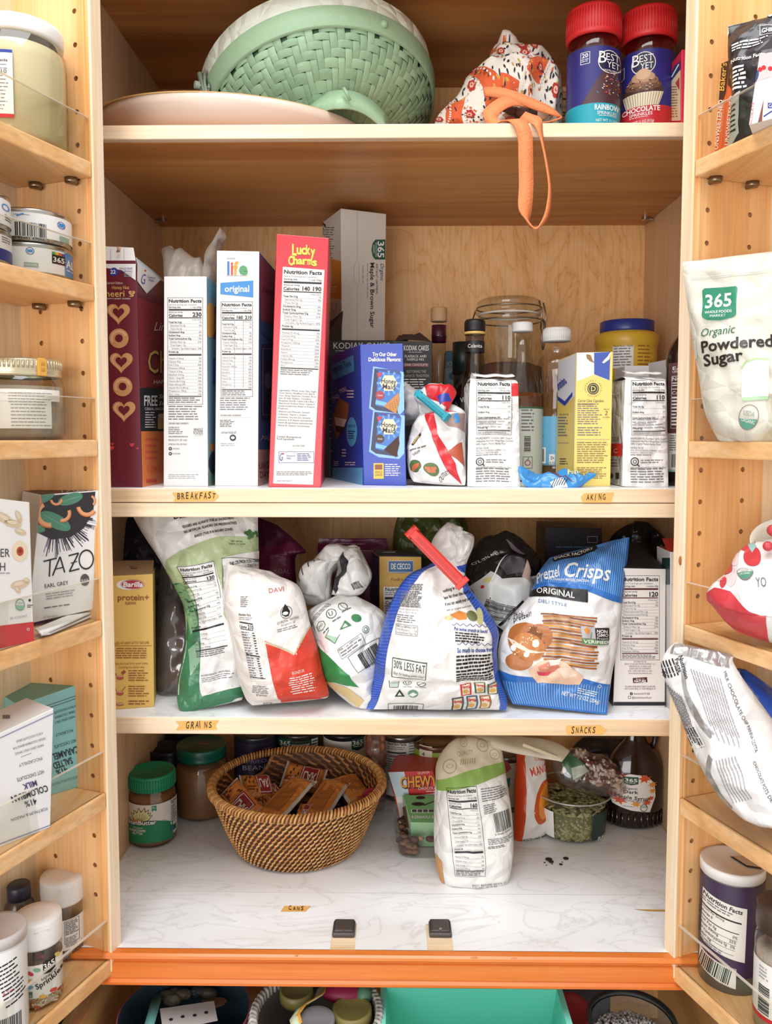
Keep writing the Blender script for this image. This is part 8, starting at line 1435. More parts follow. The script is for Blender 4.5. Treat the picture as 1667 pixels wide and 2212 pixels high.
# spice shakers
def shake(px, w, r, label, art, fill, seed):
    c = dp(fL, px, w, LZ[5]); t = thing('sprinkle_shaker', label, 'shaker', c, 'white capped shakers on the left door'); b = MB()
    b.lathe(c, [(0, .001), (r*.88, .001), (r, .005), (r, .060), (r*.98, .064), (r*.93, .066), (r*.93, .070)], PET, 40); b.build('body', t)
    b = MB(); b.lathe(c, [(r*.9, .067), (r*1.03, .067), (r*1.04, .069), (r*1.03, .092), (r*.99, .095), (r*.6, .0955), (0, .0955)], W, 44); d = V((.55, -.8, 0)).normalized(); b.box(Fr(c+d*r*.97+V((0, 0, .088)), V((-d.y, d.x, 0)), d), (-.008, 0, 0), (.008, .0016, .0012), W, .0005); b.build('cap', t)
    b = MB(); rr = random.Random(seed); b.lathe(c, [(0, .003), (r*.85, .003), (r*.9, .006), (r*.92, fill-.003), (0, fill)], M('d8cabc', .7), 32)
    for k in range(150): a_ = rr.uniform(-pi, .4); q = c+V((r*.91*cos(a_), r*.91*sin(a_), rr.uniform(.004, fill+.002))); uu = V((rr.uniform(-1, 1), rr.uniform(-1, 1), rr.uniform(-1, 1))).normalized(); b.ball(q, .0022, M(rr.choice(['ece6dc', 'e8e0d0', 'd9603a', 'e3a04a', 'c8d0a8', 'f0ece6', 'c86a5a'] if seed == 1 else ['6a6462', '4a4644', '8a8280']), .5), 6, 4, (1.6, .6, .6), Fr(q, uu, uu.orthogonal().normalized(), uu.cross(uu.orthogonal().normalized())))
    b.build('sprinkles', t, kind='stuff'); b = MB(); S = wrapS(b, c, r*1.008, .036, .016); S.wrap(-2.9, 0, 2.9, 1, W, 1, 50); art(S, S.q); b.build('label', t)
def leaf2(S, x, y_, c_, ro): S.disc(x, y_, 8, M(c_, .45), 3, ry=4, rot=ro, n=12)
def art1(S, q):
    y0 = q[1]; x = (q[0]+q[2])/2; T = turned(S, x, y0, 0)
    S.poly([(x+8, y0-2), (x+33, y0-7), (x+33, y0+18), (x+22, y0+24), (x+8, y0+22)], K, 4); S.text('365', x+10, y0+13, 12, W, 6, w=22, bold=.02, rot=-8); S.dash(x+12, y0+14, x+30, y0+18, 1, W, 6, rot=-8); S.text('RAINBOW', x+5, y0+36, 5.5, K, 4, w=32, rot=-16); S.text('Sprinkles', x-6, y0+52, 12, K, 4, w=58, rot=-17, bold=.015)
    for dx, dy, c_, ro in ((-18, 16, 'd8404a', .5), (-4, 10, '8ab89a', .3), (-18, 32, 'e3b054', 0), (-20, 46, '6aa8c8', -.2), (38, -4, 'd9c06a', .8), (6, 70, 'e8b84a', .3), (28, 66, 'd8503a', .3)): leaf2(S, x+dx, y0+dy, c_, ro)
    S.rect(x-34, y0+55, x-14, y0+68, M('5a7a7a', .45), 4); S.text('NON GMO', x-33, y0+66, 5, W, 6, w=18)
def art2(S, q): x = (q[0]+q[2])/2; y0 = q[1]; S.frame(x+2, y0+2, x+33, y0+52, .8, K, 3); S.dash(x+4, y0+5, x+32, y0+34, 9, K, 4); S.dash(x+4, y0+38, x+32, y0+60, 7, GY, 4); [leaf2(S, x-20, y0+10+k*22, c_, .5) for k, c_ in enumerate(('6aa8c8', 'd8404a', '9a9a6a'))]
shake(86, .030, .0238, 'white capped rainbow sprinkles shaker at the front of the lowest left door shelf', art1, .018, 1)
shake(138, .062, .0238, 'white capped shaker with nutrition label, beside the door panel edge', art2, .022, 2)
c = dp(fL, 46, .088, LZ[5]); t = thing('small_bottle', 'small bottle with dark navy cap behind the rainbow sprinkles shaker', 'bottle', c); b = MB(); b.lathe(c, [(0, .001), (.015, .001), (.016, .004), (.016, .075), (.010, .084)], M('4a3a30', .2), 28); b.build('body', t); b = MB(); b.lathe(c, [(0, .083), (.0125, .083), (.0125, .098), (.011, .0995), (0, .0995)], M('23283c', .4), 28); b.build('cap', t)
c = dp(fL, 2, .030, LZ[5]); r = .0265; t = thing('paper_canister', 'white canister with barcode and greyish lid at the lower left photo edge', 'canister', c); b = MB(); b.lathe(c, [(0, .001), (r, .001), (r, .105), (r*.98, .106)], M('eceef0', .4), 40); b.build('body', t)
b = MB(); b.lathe(c, [(r*.9, .100), (r*1.04, .100), (r*1.05, .109), (r*1.0, .112), (r*.92, .1105), (0, .110)], M('cfc9c6', .35), 44); b.build('lid', t); b = MB(); S = wrapS(b, c, r*1.006, .092, .006); S.wrap(-2.9, 0, 2.9, 1, M('f0f1f1', .45), 1, 50); y0, y1 = S.q[1], S.q[3]; T = turned(S, -6, y0+30, -12)
for k in range(11): T.dash(0, k*9, 46, k*9+4, 1, K, 3, .8)
S.text('& Tox', 30, y0+88, 6, RED, 4, al='R', rot=-12); S.bars(-10, y1-50, 44, y1-12, K, 3); S.text('09482', 8, y1-4, 5, K, 4, w=34); b.build('label', t)

# ================================================================== things on the right door
# unsweetened chocolate boxes
OB = M('e0662f', .42)
for k, (q, ya, yb, lb, nm) in enumerate((([(1534, 345), (1556, 335), (1576, 130), (1557, 138)], .915, .900, 'thin orange unsweetened chocolate box nearest the stile on the right door', 1), ([(1557, 336), (1580, 322), (1604, 100), (1578, 112)], .892, .875, 'second thin orange chocolate box leaning against the first on the right door', 2))):
    C = Carton(*q, ya, yb, .055, OB, RZ[0], dvec=(.045, .03, 0)); S = C.front; cx0 = (q[0][0]+q[1][0])/2; cx1 = (q[2][0]+q[3][0])/2
    S.poly([(q[3][0], q[3][1]), (q[2][0], q[2][1]), (q[2][0]-8, q[2][1]+70), (cx1-8, q[2][1]+96), (q[3][0]-7, q[3][1]+70)], M('3a2018', .42), 2); ro = -84
    S.text("Baker's", cx1-2, q[3][1]+58, 12, M('e0b04a', .42), 4, w=60, rot=ro, bold=.01); S.text('UNSWEETENED', cx0+6, q[0][1]-22, 9, W, 4, w=108, rot=ro, bold=.01); S.text('CHOCOLATE 100%', cx0+13, q[0][1]-60, 6, M('f5d0a8', .42), 4, w=70, rot=ro)
    C.thing('chocolate_box', lb, 'box', 'thin chocolate boxes on the right door')
C = Carton((1575, 320), (1720, 300), (1730, -40), (1590, -20), .955, .93, .03, M('2f1f1a', .42), None, dvec=(.01, .03, 0)); S = C.front; S.rect(1593, -20, 1720, 50, OB, 2); S.text("Baker's", 1587, 50, 13, M('e0b04a', .42), 4, w=62, rot=-82, bold=.01); S.text('What You Need', 1600, 8, 5, W, 4, w=44); S.dash(1600, 13, 1660, 46, 5, W, 3); C.c[0].z
C.thing('chocolate_box', 'brown and orange baking chocolate box standing tall behind the black pouch', 'box', 'thin chocolate boxes on the right door')
GB = M('231c22', .32, 0, .12, 50)
b = MB(); B = Bag(b, [(1574, 318, 1790, 280, .865, .80, .004), (1576, 280, 1790, 240, .868, .81, .035), (1580, 200, 1800, 160, .875, .82, .045), (1572, 120, 1800, 90, .882, .83, .03), (1573, 62, 1790, 30, .888, .84, .008), (1572, 58, 1790, 24, .888, .84, .001)], GB, 26, 30, crum=.004, cs=30, seed=4)
B.poly([(1566, 62), (1573, 60), (1575, 74), (1568, 78)], W, 3); B.line(1574, 58, 1667, 38, 1.6, M('b8aeb4', .4), 3); B.frame(1646, 72, 1720, 92, 1, W, 3); B.text('GHIRARDELLI', 1651, 87, 9, W, 4, w=70, bold=.02); B.dash(1583, 106, 1667, 126, 3, W, 3, .5, rot=-7); B.text('Nutrition Facts', 1584, 148, 8, W, 4, w=78, bold=.02, rot=-3); B.dash(1588, 158, 1624, 210, 6, W, 3, .55); B.poly([(1577, 220), (1608, 212), (1604, 300), (1574, 318)], M('b9bcb4', .35), 2); B.dash(1580, 236, 1600, 300, 6, K, 3)
B.poly([(1646, 0), (1700, -30), (1720, 40), (1667, 52)], W, 5)
b.build('chocolate_pouch', None, dp(fR, 1660, .03, RZ[0]), 'black chocolate chip pouch with white print on the top right door shelf', 'pouch')
C = Carton((1616, 297), (1700, 278), (1706, 108), (1640, 116), .80, .775, .035, M('efeceb', .42), RZ[0], dvec=(.02, .035, 0)); S = C.front
S.poly([(1640, 118), (1667, 112), (1667, 165), (1634, 175)], M('e9c9c9', .42), 2)
for x, y_ in ((1650, 146), (1664, 148), (1642, 150)): S.disc(x, y_, 5, RED, 3)
S.disc(1633, 165, 5, M('2a4a7a', .42), 3, ry=14, rot=.3); S.poly([(1634, 290), (1656, 190), (1667, 180), (1667, 285)], M('8a4a3a', .42), 2); S.poly([(1652, 190), (1668, 175), (1668, 268), (1646, 268)], M('f3f3f5', .42), 3); S.line(1650, 252, 1668, 240, 3, BLU, 4); S.rect(1659, 222, 1672, 234, BLU, 4); S.text('G', 1661, 232, 8, W, 6); S.text('CHOCOLATE', 1622, 290, 5, RED, 3, w=70, rot=-84)
C.thing('pudding_box', 'small white and red pudding box in front of the black chocolate pouch', 'box')
# powdered sugar
CWB = M('dcd9ca', .38, 0, .1, 40)
b = MB(); B = Bag(b, [(1556, 954, 1800, 950, .872, .80, .05), (1545, 935, 1800, 930, .870, .80, .07), (1522, 885, 1800, 880, .868, .80, .08), (1508, 810, 1800, 805, .868, .80, .075), (1496, 740, 1800, 730, .868, .80, .06), (1486, 670, 1800, 660, .868, .80, .045), (1478, 610, 1800, 595, .868, .80, .025), (1473, 574, 1800, 560, .868, .80, .010), (1476, 566, 1800, 528, .868, .80, .001)], CWB, 34, 40, crum=.0055, cs=20, seed=11)
B.line(1495, 602, 1667, 588, 1.5, M('d9d7c8', .4), 2); B.line(1495, 598, 1667, 584, .8, M('f7f6ee', .4), 2); SG = M('2f8a6a', .35)
B.poly([(1522, 624), (1527, 620), (1600, 616), (1604, 620), (1604, 680), (1598, 686), (1570, 692), (1540, 690), (1528, 684), (1525, 678)], SG, 3); B.text('365', 1531, 663, 30, W, 5, w=63, bold=.02, rot=-3); B.text('WHOLE FOODS', 1532, 676, 6, W, 5, w=63, bold=.01, rot=-2); B.text('MARKET', 1546, 684, 5.5, W, 5, w=36, rot=-2)
B.text('Organic', 1526, 730, 20, M('2f6a52', .4), 4, w=80, shear=.25, rot=-4); B.text('Powdered', 1529, 765, 24, M('2a1c18', .4), 4, w=158, bold=.025, rot=-5); B.text('Sugar', 1534, 794, 24, M('2a1c18', .4), 4, w=93, bold=.025, rot=-7)
B.poly([(1622, 800), (1632, 785), (1650, 778), (1680, 776), (1680, 860), (1624, 862)], M('f8f7f2', .4), 4); B.line(1622, 800, 1632, 786, 4, M('b4cf9c', .4), 5); B.line(1632, 786, 1652, 779, 4, M('b4cf9c', .4), 5); B.line(1652, 779, 1680, 777, 4, M('b4cf9c', .4), 5); B.line(1625, 862, 1680, 858, 7, M('b4d8ac', .4), 5)
B.disc(1641, 893, 22, M('8a6a6a', .4), 4, ry=21, ring=.06); B.text('USDA', 1641, 891, 8, M('8a9a92', .4), 5, al='C', w=24, rot=8); B.put([(1641+20*cos(a_), 893+20*sin(a_)) for a_ in [pi*(.06+.90*k/12) for k in range(13)]], [list(range(13))], M('5a9a82', .4), 4); B.text('ORGANIC', 1641, 902, 6, W, 6, al='C', w=30, rot=10)
B.poly([(1498, 735), (1511, 735), (1514, 775), (1504, 778)], M('dfe3da', .4), 2)
b.build('sugar_bag', None, dp(fR, 1640, .04, RZ[1]), 'large cream powdered sugar bag hanging over the stile of the right door', 'bag')
# lollipop bag
RB2 = M('cf3f48', .35, 0, .1, 40)
b = MB(); B = Bag(b, [(1582, 1352, 1760, 1400, .84, .78, .03), (1560, 1330, 1770, 1370, .842, .78, .05), (1535, 1298, 1780, 1330, .846, .78, .07), (1528, 1282, 1780, 1300, .848, .78, .07), (1560, 1255, 1760, 1255, .85, .79, .065), (1600, 1215, 1720, 1215, .855, .80, .05), (1632, 1178, 1690, 1180, .86, .82, .02), (1636, 1172, 1680, 1174, .86, .82, .004)], M('f0ebeb', .35, 0, .1, 40), 28, 34, crum=.004, cs=26, seed=13)
B.poly([(1525, 1284), (1560, 1282), (1600, 1288), (1640, 1300), (1680, 1310), (1680, 1400), (1585, 1360), (1550, 1330)], RB2, 2)
for x, y_, r in ((1591, 1236, 19), (1645, 1197, 16), (1660, 1222, 17), (1580, 1275, 9)): B.disc(x, y_, r, RB2, 3)
for x, y_, r in ((1618, 1222, 14), (1572, 1262, 12), (1600, 1270, 14)): B.disc(x, y_, r, M('f3d3d3', .35), 2)
B.disc(1637, 1262, 20, M('6a5a62', .4), 4, ring=.06, ry=18); B.text('USDA', 1638, 1260, 7, M('5a9a82', .4), 5, al='C', w=20); B.put([(1637+18*cos(a_), 1262+16*sin(a_)) for a_ in [pi*k/12 for k in range(13)]], [list(range(13))], M('5a9a82', .4), 4); B.text('ORGANIC', 1637, 1270, 5, W, 6, al='C', w=26); B.text('YO', 1659, 1288, 11, GY, 4); B.poly([(1640, 1180), (1655, 1185), (1667, 1205), (1660, 1215)], M('9ac4c0', .4), 4)
b.build('lollipop_bag', None, dp(fR, 1650, .035, RZ[2]), 'red and white lollipop bag with spots on the right door', 'bag')
c = at(1690, 1180, .83); t = thing('paper_cup', 'translucent cup with red spots tipped on top of the lollipop bag', 'cup', c); b = MB(); ax = V((-.42, -.45, .8)).normalized(); b.lathe(c-ax*.02, [(0, .0), (.020, .0), (.026, .028), (.029, .034), (.0278, .034), (.025, .028), (.019, .002)], M('e6dfcf', .5), 36, axis=ax)
for x, y_, r in ((1669, 1146, .006), (1658, 1180, .005)): b.ball(at(x, y_, .80), r, RB2, 10, 6)
b.build('cup_wall', t)
# chocolate chip bags
SV = M('b9b7b6', .28, .55, .2, 40); b = MB()
B = Bag(b, [(1690, 1800, 1800, 1770, .79, .77, .01), (1650, 1782, 1790, 1750, .80, .775, .06), (1594, 1752, 1760, 1700, .815, .78, .08), (1549, 1708, 1730, 1650, .83, .79, .08), (1519, 1662, 1700, 1610, .838, .80, .075), (1494, 1612, 1672, 1560, .845, .81, .06), (1472, 1555, 1640, 1515, .85, .815, .045), (1444, 1490, 1606, 1468, .852, .82, .03), (1428, 1440, 1584, 1432, .853, .825, .014), (1440, 1405, 1583, 1420, .853, .828, .006), (1459, 1388, 1581, 1419, .852, .83, .001)], M('eceaea', .33, 0, .12, 40), 34, 50, crum=.0055, cs=24, seed=19)
B.poly([(1456, 1386), (1584, 1418), (1578, 1444), (1540, 1436), (1490, 1420), (1450, 1410)], SV, 2); B.poly([(1474, 1440), (1490, 1422), (1488, 1480), (1520, 1530), (1550, 1560), (1540, 1570), (1500, 1530), (1478, 1480)], SV, 2); B.poly([(1540, 1610), (1552, 1620), (1546, 1650), (1600, 1730), (1580, 1740), (1530, 1670)], SV, 2)
for k in range(8): B.line(1462+k*16, 1394+k*4, 1458+k*16, 1412+k*3.6, 1, M('dcdad8', .3, .5), 3)
T = turned(B, 1468, 1418, 70); T.text('Nutrition', 0, 0, 9, K, 5, w=46, bold=.02); T.text('Facts', 2, 10, 9, K, 5, w=26, bold=.02)
for k in range(5): T = turned(B, 1428+k*7, 1428-k*2, 68); T.dash(0, 0, 36, 4, 1, K, 4, .8)
T = turned(B, 1430, 1448, 72); T.text('00', 0, 0, 9, K, 5, w=12, bold=.02)
for k in range(8): T = turned(B, 1440+k*5, 1472+k*3, 66); T.dash(0, 0, 120, 4, 1, GY, 4, .5)
for k in range(11): T = turned(B, 1496+k*6.5, 1440+k*2.2, 66+k*.3); T.dash(0, 0, 150 if k % 2 else 120, 4, 1, GL, 4, .6)
T = turned(B, 1566, 1452, 64); T.text('MILK CHOCOLATE CHIP PANNA COTTA', 0, 0, 6.5, K, 5, w=176); T = turned(B, 1640, 1628, 62); T.text('CHOCOLATE POTS DE CREME', 0, 0, 6.5, K, 5, w=130)
T = turned(B, 1490, 1560, 62); T.rect(-8, -22, 46, 24, W, 3); T.dash(0, -16, 44, 20, 5, K, 4)
for k in range(7): T = turned(B, 1560+k*7, 1622-k*1.5, 64); T.dash(0, 0, 110, 4, 1, GL, 4, .6)
b.build('chocolate_chip_bag', None, dp(fR, 1600, .04, RZ[3]), 'silver and white chocolate chip bag leaning out over the right door shelf', 'bag')
BLB = M('1d4fb4', .28, 0, .12, 40); b = MB()
B = Bag(b, [(1690, 1720, 1830, 1700, .83, .80, .03), (1660, 1640, 1790, 1620, .84, .81, .05), (1630, 1560, 1730, 1560, .85, .82, .05), (1590, 1500, 1690, 1510, .855, .83, .045), (1574, 1462, 1640, 1470, .858, .84, .03), (1582, 1444, 1612, 1448, .858, .845, .006)], BLB, 26, 30, crum=.004, cs=26, seed=23); B.line(1600, 1446, 1668, 1530, 1.6, W, 2)
T = turned(B, 1602, 1512, -28); T.rect(0, -24, 13, 0, M('e3ded0', .4), 3); T.disc(6, -16, 4, K, 4); T.rect(-4, -8, 4, 2, K, 3); T = turned(B, 1615, 1530, -22); T.rect(0, -22, 22, 6, M('9fc4d0', .4), 3); T.dash(2, -6, 20, 4, 2, W, 4); T = turned(B, 1636, 1552, 58); T.text('Guittard', 0, 6, 22, W, 4, w=100, shear=.4); B.line(1622, 1556, 1636, 1540, 1.2, M('7a9ad8', .4), 3)
b.build('chocolate_chip_bag', None, dp(fR, 1690, .07, RZ[3]), 'shiny blue chocolate chip bag behind the silver and white bag', 'bag')
# salt canister
c = dp(fR, 1575, .048, RZ[4]); r = .0335; t = thing('salt_canister', 'dark purple salt canister with white lid on the lowest right door shelf', 'canister', c); hs = .130
b = MB(); b.lathe(c, [(0, .001), (r, .001), (r, hs)], M('8f8c8c', .35, .6), 44); b.build('body', t); b = MB(); b.lathe(c, [(r*.9, hs-.006), (r*1.02, hs-.006), (r*1.03, hs+.003), (r*1.0, hs+.006), (r*.95, hs+.0045), (0, hs+.0045)], W, 48); b.build('lid', t)
b = MB(); q = c+V((r*.35, -.004, hs+.0055)); b.add([q+V((-.012, .012, 0)), q+V((-.002, -.010, 0)), q+V((.012, -.014, 0)), q+V((.020, -.006, 0)), q+V((.02, .012, 0))], [[0, 1, 2, 3, 4]], M('2a1c1c', .5)); b.add([q+V((-.009, .012, .0003)), q+V((-.001, -.007, .0003)), q+V((.011, -.011, .0003)), q+V((.020, -.004, .0003)), q+V((.02, .012, .0003))], [[0, 1, 2, 3, 4]], M('d9c8b4', .5)); b.build('pour_spout', t)
b = MB(); S = wrapS(b, c, r*1.006, hs-.014, .006); S.wrap(-3.0, .12, 3.0, 1, M('43304e', .4), 1, 60); x0, y0, x1, y1 = S.q; S.put([(1517, y0+28), (1606, y0+44), (1604, y0+160), (1515, y0+142)], [[0, 1, 2, 3]], M('efe9e0', .45), 3)
T = turned(S, 1519, y0+30, 11); T.text('Nutrition Facts', 1, 11, 9, K, 5, w=80, bold=.02); T.dash(1, 15, 70, 26, 2, GY, 5); T.rect(0, 29, 84, 32, K, 5); T.text('Amount Per Serving', 1, 39, 5, K, 5, w=50); T.text('Calories 0', 1, 49, 6, K, 5, w=28, bold=.01); T.rect(0, 53, 84, 54.5, K, 5)
for k, (tx, pc) in enumerate((('Total Fat 0g', '0%'), ('Sodium 590mg', '25%'), ('Total Carbohydrate 0g', '0%'), ('Protein 0g', ''))): T.text(tx, 1, 66+k*11, 6, K, 5, w=(40, 46, 66, 36)[k]); T.text(pc, 83, 66+k*11, 6, K, 5, al='R') if pc else None; T.rect(0, 69+k*11, 84, 69.6+k*11, K, 5)
T.dash(1, 103, 82, 113, 2, GY, 5); S.dash(1520, y0+165, 1590, y0+200, 5, M('b8aabb', .45), 3, rot=8, cen=True); S.text('MADE IN U.S.A.', 1545, y0+212, 5, W, 4, w=40, rot=9); S.put([(1514, y1-62), (1588, y1-44), (1588, y1-4), (1512, y1-22)], [[0, 1, 2, 3]], W, 4); T = turned(S, 1519, y1-56, 12); T.bars(0, 0, 62, 34, K, 6)
b.build('label', t)
c = dp(fR, 1688, .04, RZ[4]); r = .028; t = thing('spice_jar', 'clear plastic jar with dark lid at the lower right photo edge', 'jar', c); b = MB(); b.lathe(c, [(0, .001), (r*.9, .001), (r, .005), (r, .095), (r*.9, .108), (r*.85, .112)], PET, 40); b.build('body', t); b = MB(); b.lathe(c, [(r*.8, .108), (r*.98, .108), (r*.98, .13), (r*.93, .133), (0, .133)], M('4a3a34', .4), 40); b.build('lid', t)
b = MB(); S = wrapS(b, c, r*1.006, .06, .018); S.wrap(-2.9, 0, 2.9, 1, W, 1, 50); S.wrap(-2.9, 0, 2.9, .08, RED, 2, 50); x0, y0, x1, y1 = S.q; S.bars(1640, y0+50, 1662, y0+110, K, 3, vert=True); S.dash(1640, y0+10, 1660, y0+40, 4, GL, 3); b.build('label', t); b = MB(); b.lathe(c, [(0, .003), (r*.9, .004), (r*.93, .085), (0, .086)], M('bdb3a6', .8, 0, .4, 200), 30); b.build('contents', t, kind='stuff')
# ================================================================== pull-out under the cabinet
ZU = EYE-.69
dw = thing('pull_out_drawer', 'dark wooden pull-out drawer full of bins under the cherry rail', 'drawer', (0, .9, EYE-.86))
part('bottom_board', dw, lambda b: b.box(WORLD, (-.46, .62, EYE-.872), (.46, 1.15, EYE-.86), w_draw, 0))
part('back_board', dw, lambda b: b.box(WORLD, (-.46, 1.15, EYE-.87), (.46, 1.162, ZR-.004), w_draw, 0))
for x0, x1 in ((-.372, -.357), (.385, .400)): part('side_rail', dw, lambda b, x0=x0, x1=x1: b.box(WORLD, (x0, .60, EYE-.86), (x1, 1.15, EYE-.665), w_draw, .001))
for x0, x1 in ((-.47, -.46), (.455, .465)): part('side_panel', dw, lambda b, x0=x0, x1=x1: b.box(WORLD, (x0, .60, EYE-.87), (x1, 1.16, EYE-.64), M('3a2c2c', .7), 0))
part('lower_slat', dw, lambda b: (b.box(WORLD, (-.44, .62, EYE-.79), (-.405, 1.15, EYE-.77), w_draw, .001), b.box(WORLD, (.415, .62, EYE-.77), (.435, 1.15, EYE-.73), w_draw, .001)))
def rimc(px, pyfar, pynear, z): a, c = on(px, pyfar, z), on(px, pynear, z); return (a+c)/2, (a-c).length/2
# round dark bin
c = on(388, 2212, EYE-.685); c = V((c.x, .920, EYE-.835)); r = .0775; h = .15; t = thing('storage_bin', 'round dark bin with raspberry rim at the left of the pull-out drawer', 'bin', c); b = MB()
b.lathe(c, [(0, .0), (r*.86, .0), (r*.9, .01), (r, h-.002), (r*1.005, h), (r*.985, h), (r*.97, h-.004), (r*.87, .012), (0, .010)], M('8a3c54', .4), 56, sharp=True, mats=[M('8a3c54', .4)]*5+[M('263845', .5)]*3); b.build('bin_wall', t)
b = MB(); z = c.z+h-.007
q = [on(x, y_, z) for x, y_ in ((345, 2180), (352, 2230), (470, 2205), (462, 2163))]; hexa(b, q, (0, 0, .0006), M('c9c0bf', .6), 0); S = Quad(b, [p+V((0, 0, .0007)) for p in q], n=(0, 0, 1), flip=True)
for x, y_ in ((369, 2203), (394, 2197), (420, 2194), (445, 2188)): S.disc(x, y_, 4.4, M('1d1a1c', .7), 2, ry=3, rot=-.2)
b.build('punched_card', None, (q[0]+q[2])/2, 'pale card with four punched holes lying in the round dark bin', 'card')
b = MB(); b.strip([on(342, 2145, z-.01), on(332, 2180, z), on(318, 2230, z)], V((.006, 0, .001)), .001, M('6aa8a4', .5)); b.build('ribbon', None, on(335, 2165, z), 'teal ribbon strip lying in the round dark bin', 'ribbon')
b = MB(); q = [on(436, 2160, z-.02), on(455, 2154, z-.02), on(480, 2154, z-.02), on(491, 2160, z-.02), on(484, 2168, z-.02), on(462, 2175, z-.02)]; b.add(q+[p-V((0, 0, .002)) for p in q], [list(range(6))[::-1]]+[[k, (k+1) % 6, 6+(k+1) % 6, 6+k] for k in range(6)], M('9a6a4c', .6)); b.build('leaf_cutter', None, q[0], 'brown leaf shaped piece in the round dark bin', 'leaf')
b = MB()
for k, (x, y_) in enumerate(((362, 2150), (372, 2160), (380, 2145), (395, 2148), (430, 2142), (450, 2146))): b.ball(on(x, y_, z-.012), .010, M(['5a5648', '7a7462', '4a4a44', '6f6452', '3a3f44', '5f5a4c'][k], .5, 0, .5, 60), 10, 6, (1.2, .8, .6))
b.build('craft_scraps', None, on(400, 2150, z-.03), 'olive brown craft scraps at the back of the round dark bin', 'scraps', kind='stuff')
# woven white basket
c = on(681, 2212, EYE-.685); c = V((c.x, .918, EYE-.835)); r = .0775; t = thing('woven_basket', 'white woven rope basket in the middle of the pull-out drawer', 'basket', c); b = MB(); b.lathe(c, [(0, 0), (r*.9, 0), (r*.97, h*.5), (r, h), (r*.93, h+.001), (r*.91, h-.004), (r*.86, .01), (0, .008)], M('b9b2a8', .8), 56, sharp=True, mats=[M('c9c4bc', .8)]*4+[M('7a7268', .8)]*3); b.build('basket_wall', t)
b = MB()
for j in range(7):
    for k in range(64):
        t_ = 2*pi*(k+.5*(j % 2))/64
        if sin(t_) > .35 and j > 0: continue
        z = h-.003-.009*j; rr_ = r*(1.012-.01*j)
        for sg in (1, -1): b.strip([c+V((rr_*cos(t_), rr_*sin(t_), z)), c+V((rr_*1.015*cos(t_+.04*sg), rr_*1.015*sin(t_+.04*sg), z-.0065))], V((0, 0, .0026)), .0022, M('d8d4ce', .8) if sg > 0 else M('a9a49c', .8))
b.build('braid', t, kind='stuff'); b = MB()
for k in range(70):
    t_ = 2*pi*k/70; b.tube([c+V((r*q*cos(t_+o), r*q*sin(t_+o), h+dz)) for q, o, dz in ((1.02, 0, -.003), (.985, .03, .004), (.94, .06, .003), (.915, .075, -.004))], .0028, M('d2cdc6', .8) if k % 2 else M('b4aea6', .8), 5)
b.build('rim', t)
z = c.z+h+.002; OL = M('8a8048', .4)
for k, (x, y_, rr_, lb) in enumerate(((640, 2140, .020, 'olive round lid at the back of the white woven basket'), (760, 2182, .023, 'olive round tub lid at the right of the white woven basket'))): q = on(x, y_, z-.0); b = MB(); b.lathe(q-V((0, 0, .012)), [(0, 0), (rr_, 0), (rr_*1.04, .004), (rr_*1.02, .014), (rr_*.9, .015), (rr_*.86, .013), (0, .0125)], OL, 36); b.build('tub_lid', None, q, lb, 'lid', 'olive tub lids in the woven basket')
q = on(683, 2198, z+.006); b = MB(); b.lathe(q-V((0, 0, .012)), [(0, 0), (.021, 0), (.022, .01), (.020, .012), (.017, .010), (0, .010)], M('8a8a8c', .4), 36); b.build('tub_lid', None, q, 'grey round lid at the front of the white woven basket', 'lid')
b = MB(); pts = [(700, 2128), (693, 2150), (676, 2160), (655, 2172), (640, 2195), (645, 2214)]; b.strip([on(x, y_, z+.012) for x, y_ in pts], V((.004, .0015, .002)), .0012, M('e0a03c', .6)); b.strip([on(x-5, y_+4, z+.011) for x, y_ in pts], V((.005, .0015, .002)), .0012, M('c9d8b4', .6)); b.build('ribbon', None, on(680, 2160, z+.01), 'orange and mint ribbon winding across the white woven basket', 'ribbon')
q = on(742, 2143, z); b = MB(); b.ball(q, .019, M('9a1f4a', .5), 16, 10, (1.5, .8, .6)); b.build('plush_toy', None, q, 'magenta soft toy at the back of the white woven basket', 'toy')
q = on(786, 2150, z); b = MB(); b.ball(q, .010, M('5a8a70', .45), 16, 10, (1.0, 1, 1.1)); b.build('green_ball', None, q, 'small green ball beside the magenta toy in the woven basket', 'ball')
b = MB()
for k in range(14): rr = random.Random(k+50); q = c+V((rr.uniform(-.045, .05), rr.uniform(-.03, .05), h-.058+rr.uniform(-.01, .01))); b.ball(q, .018, M(rr.choice(['5a4a38', '4a3c30', '6a5a44', '3f362e']), .7, 0, .4, 60), 9, 6, (1, 1, .5))
b.build('basket_clutter', None, c+V((0, 0, h-.06)), 'dark brown clutter under the lids in the white woven basket', 'clutter', kind='stuff')
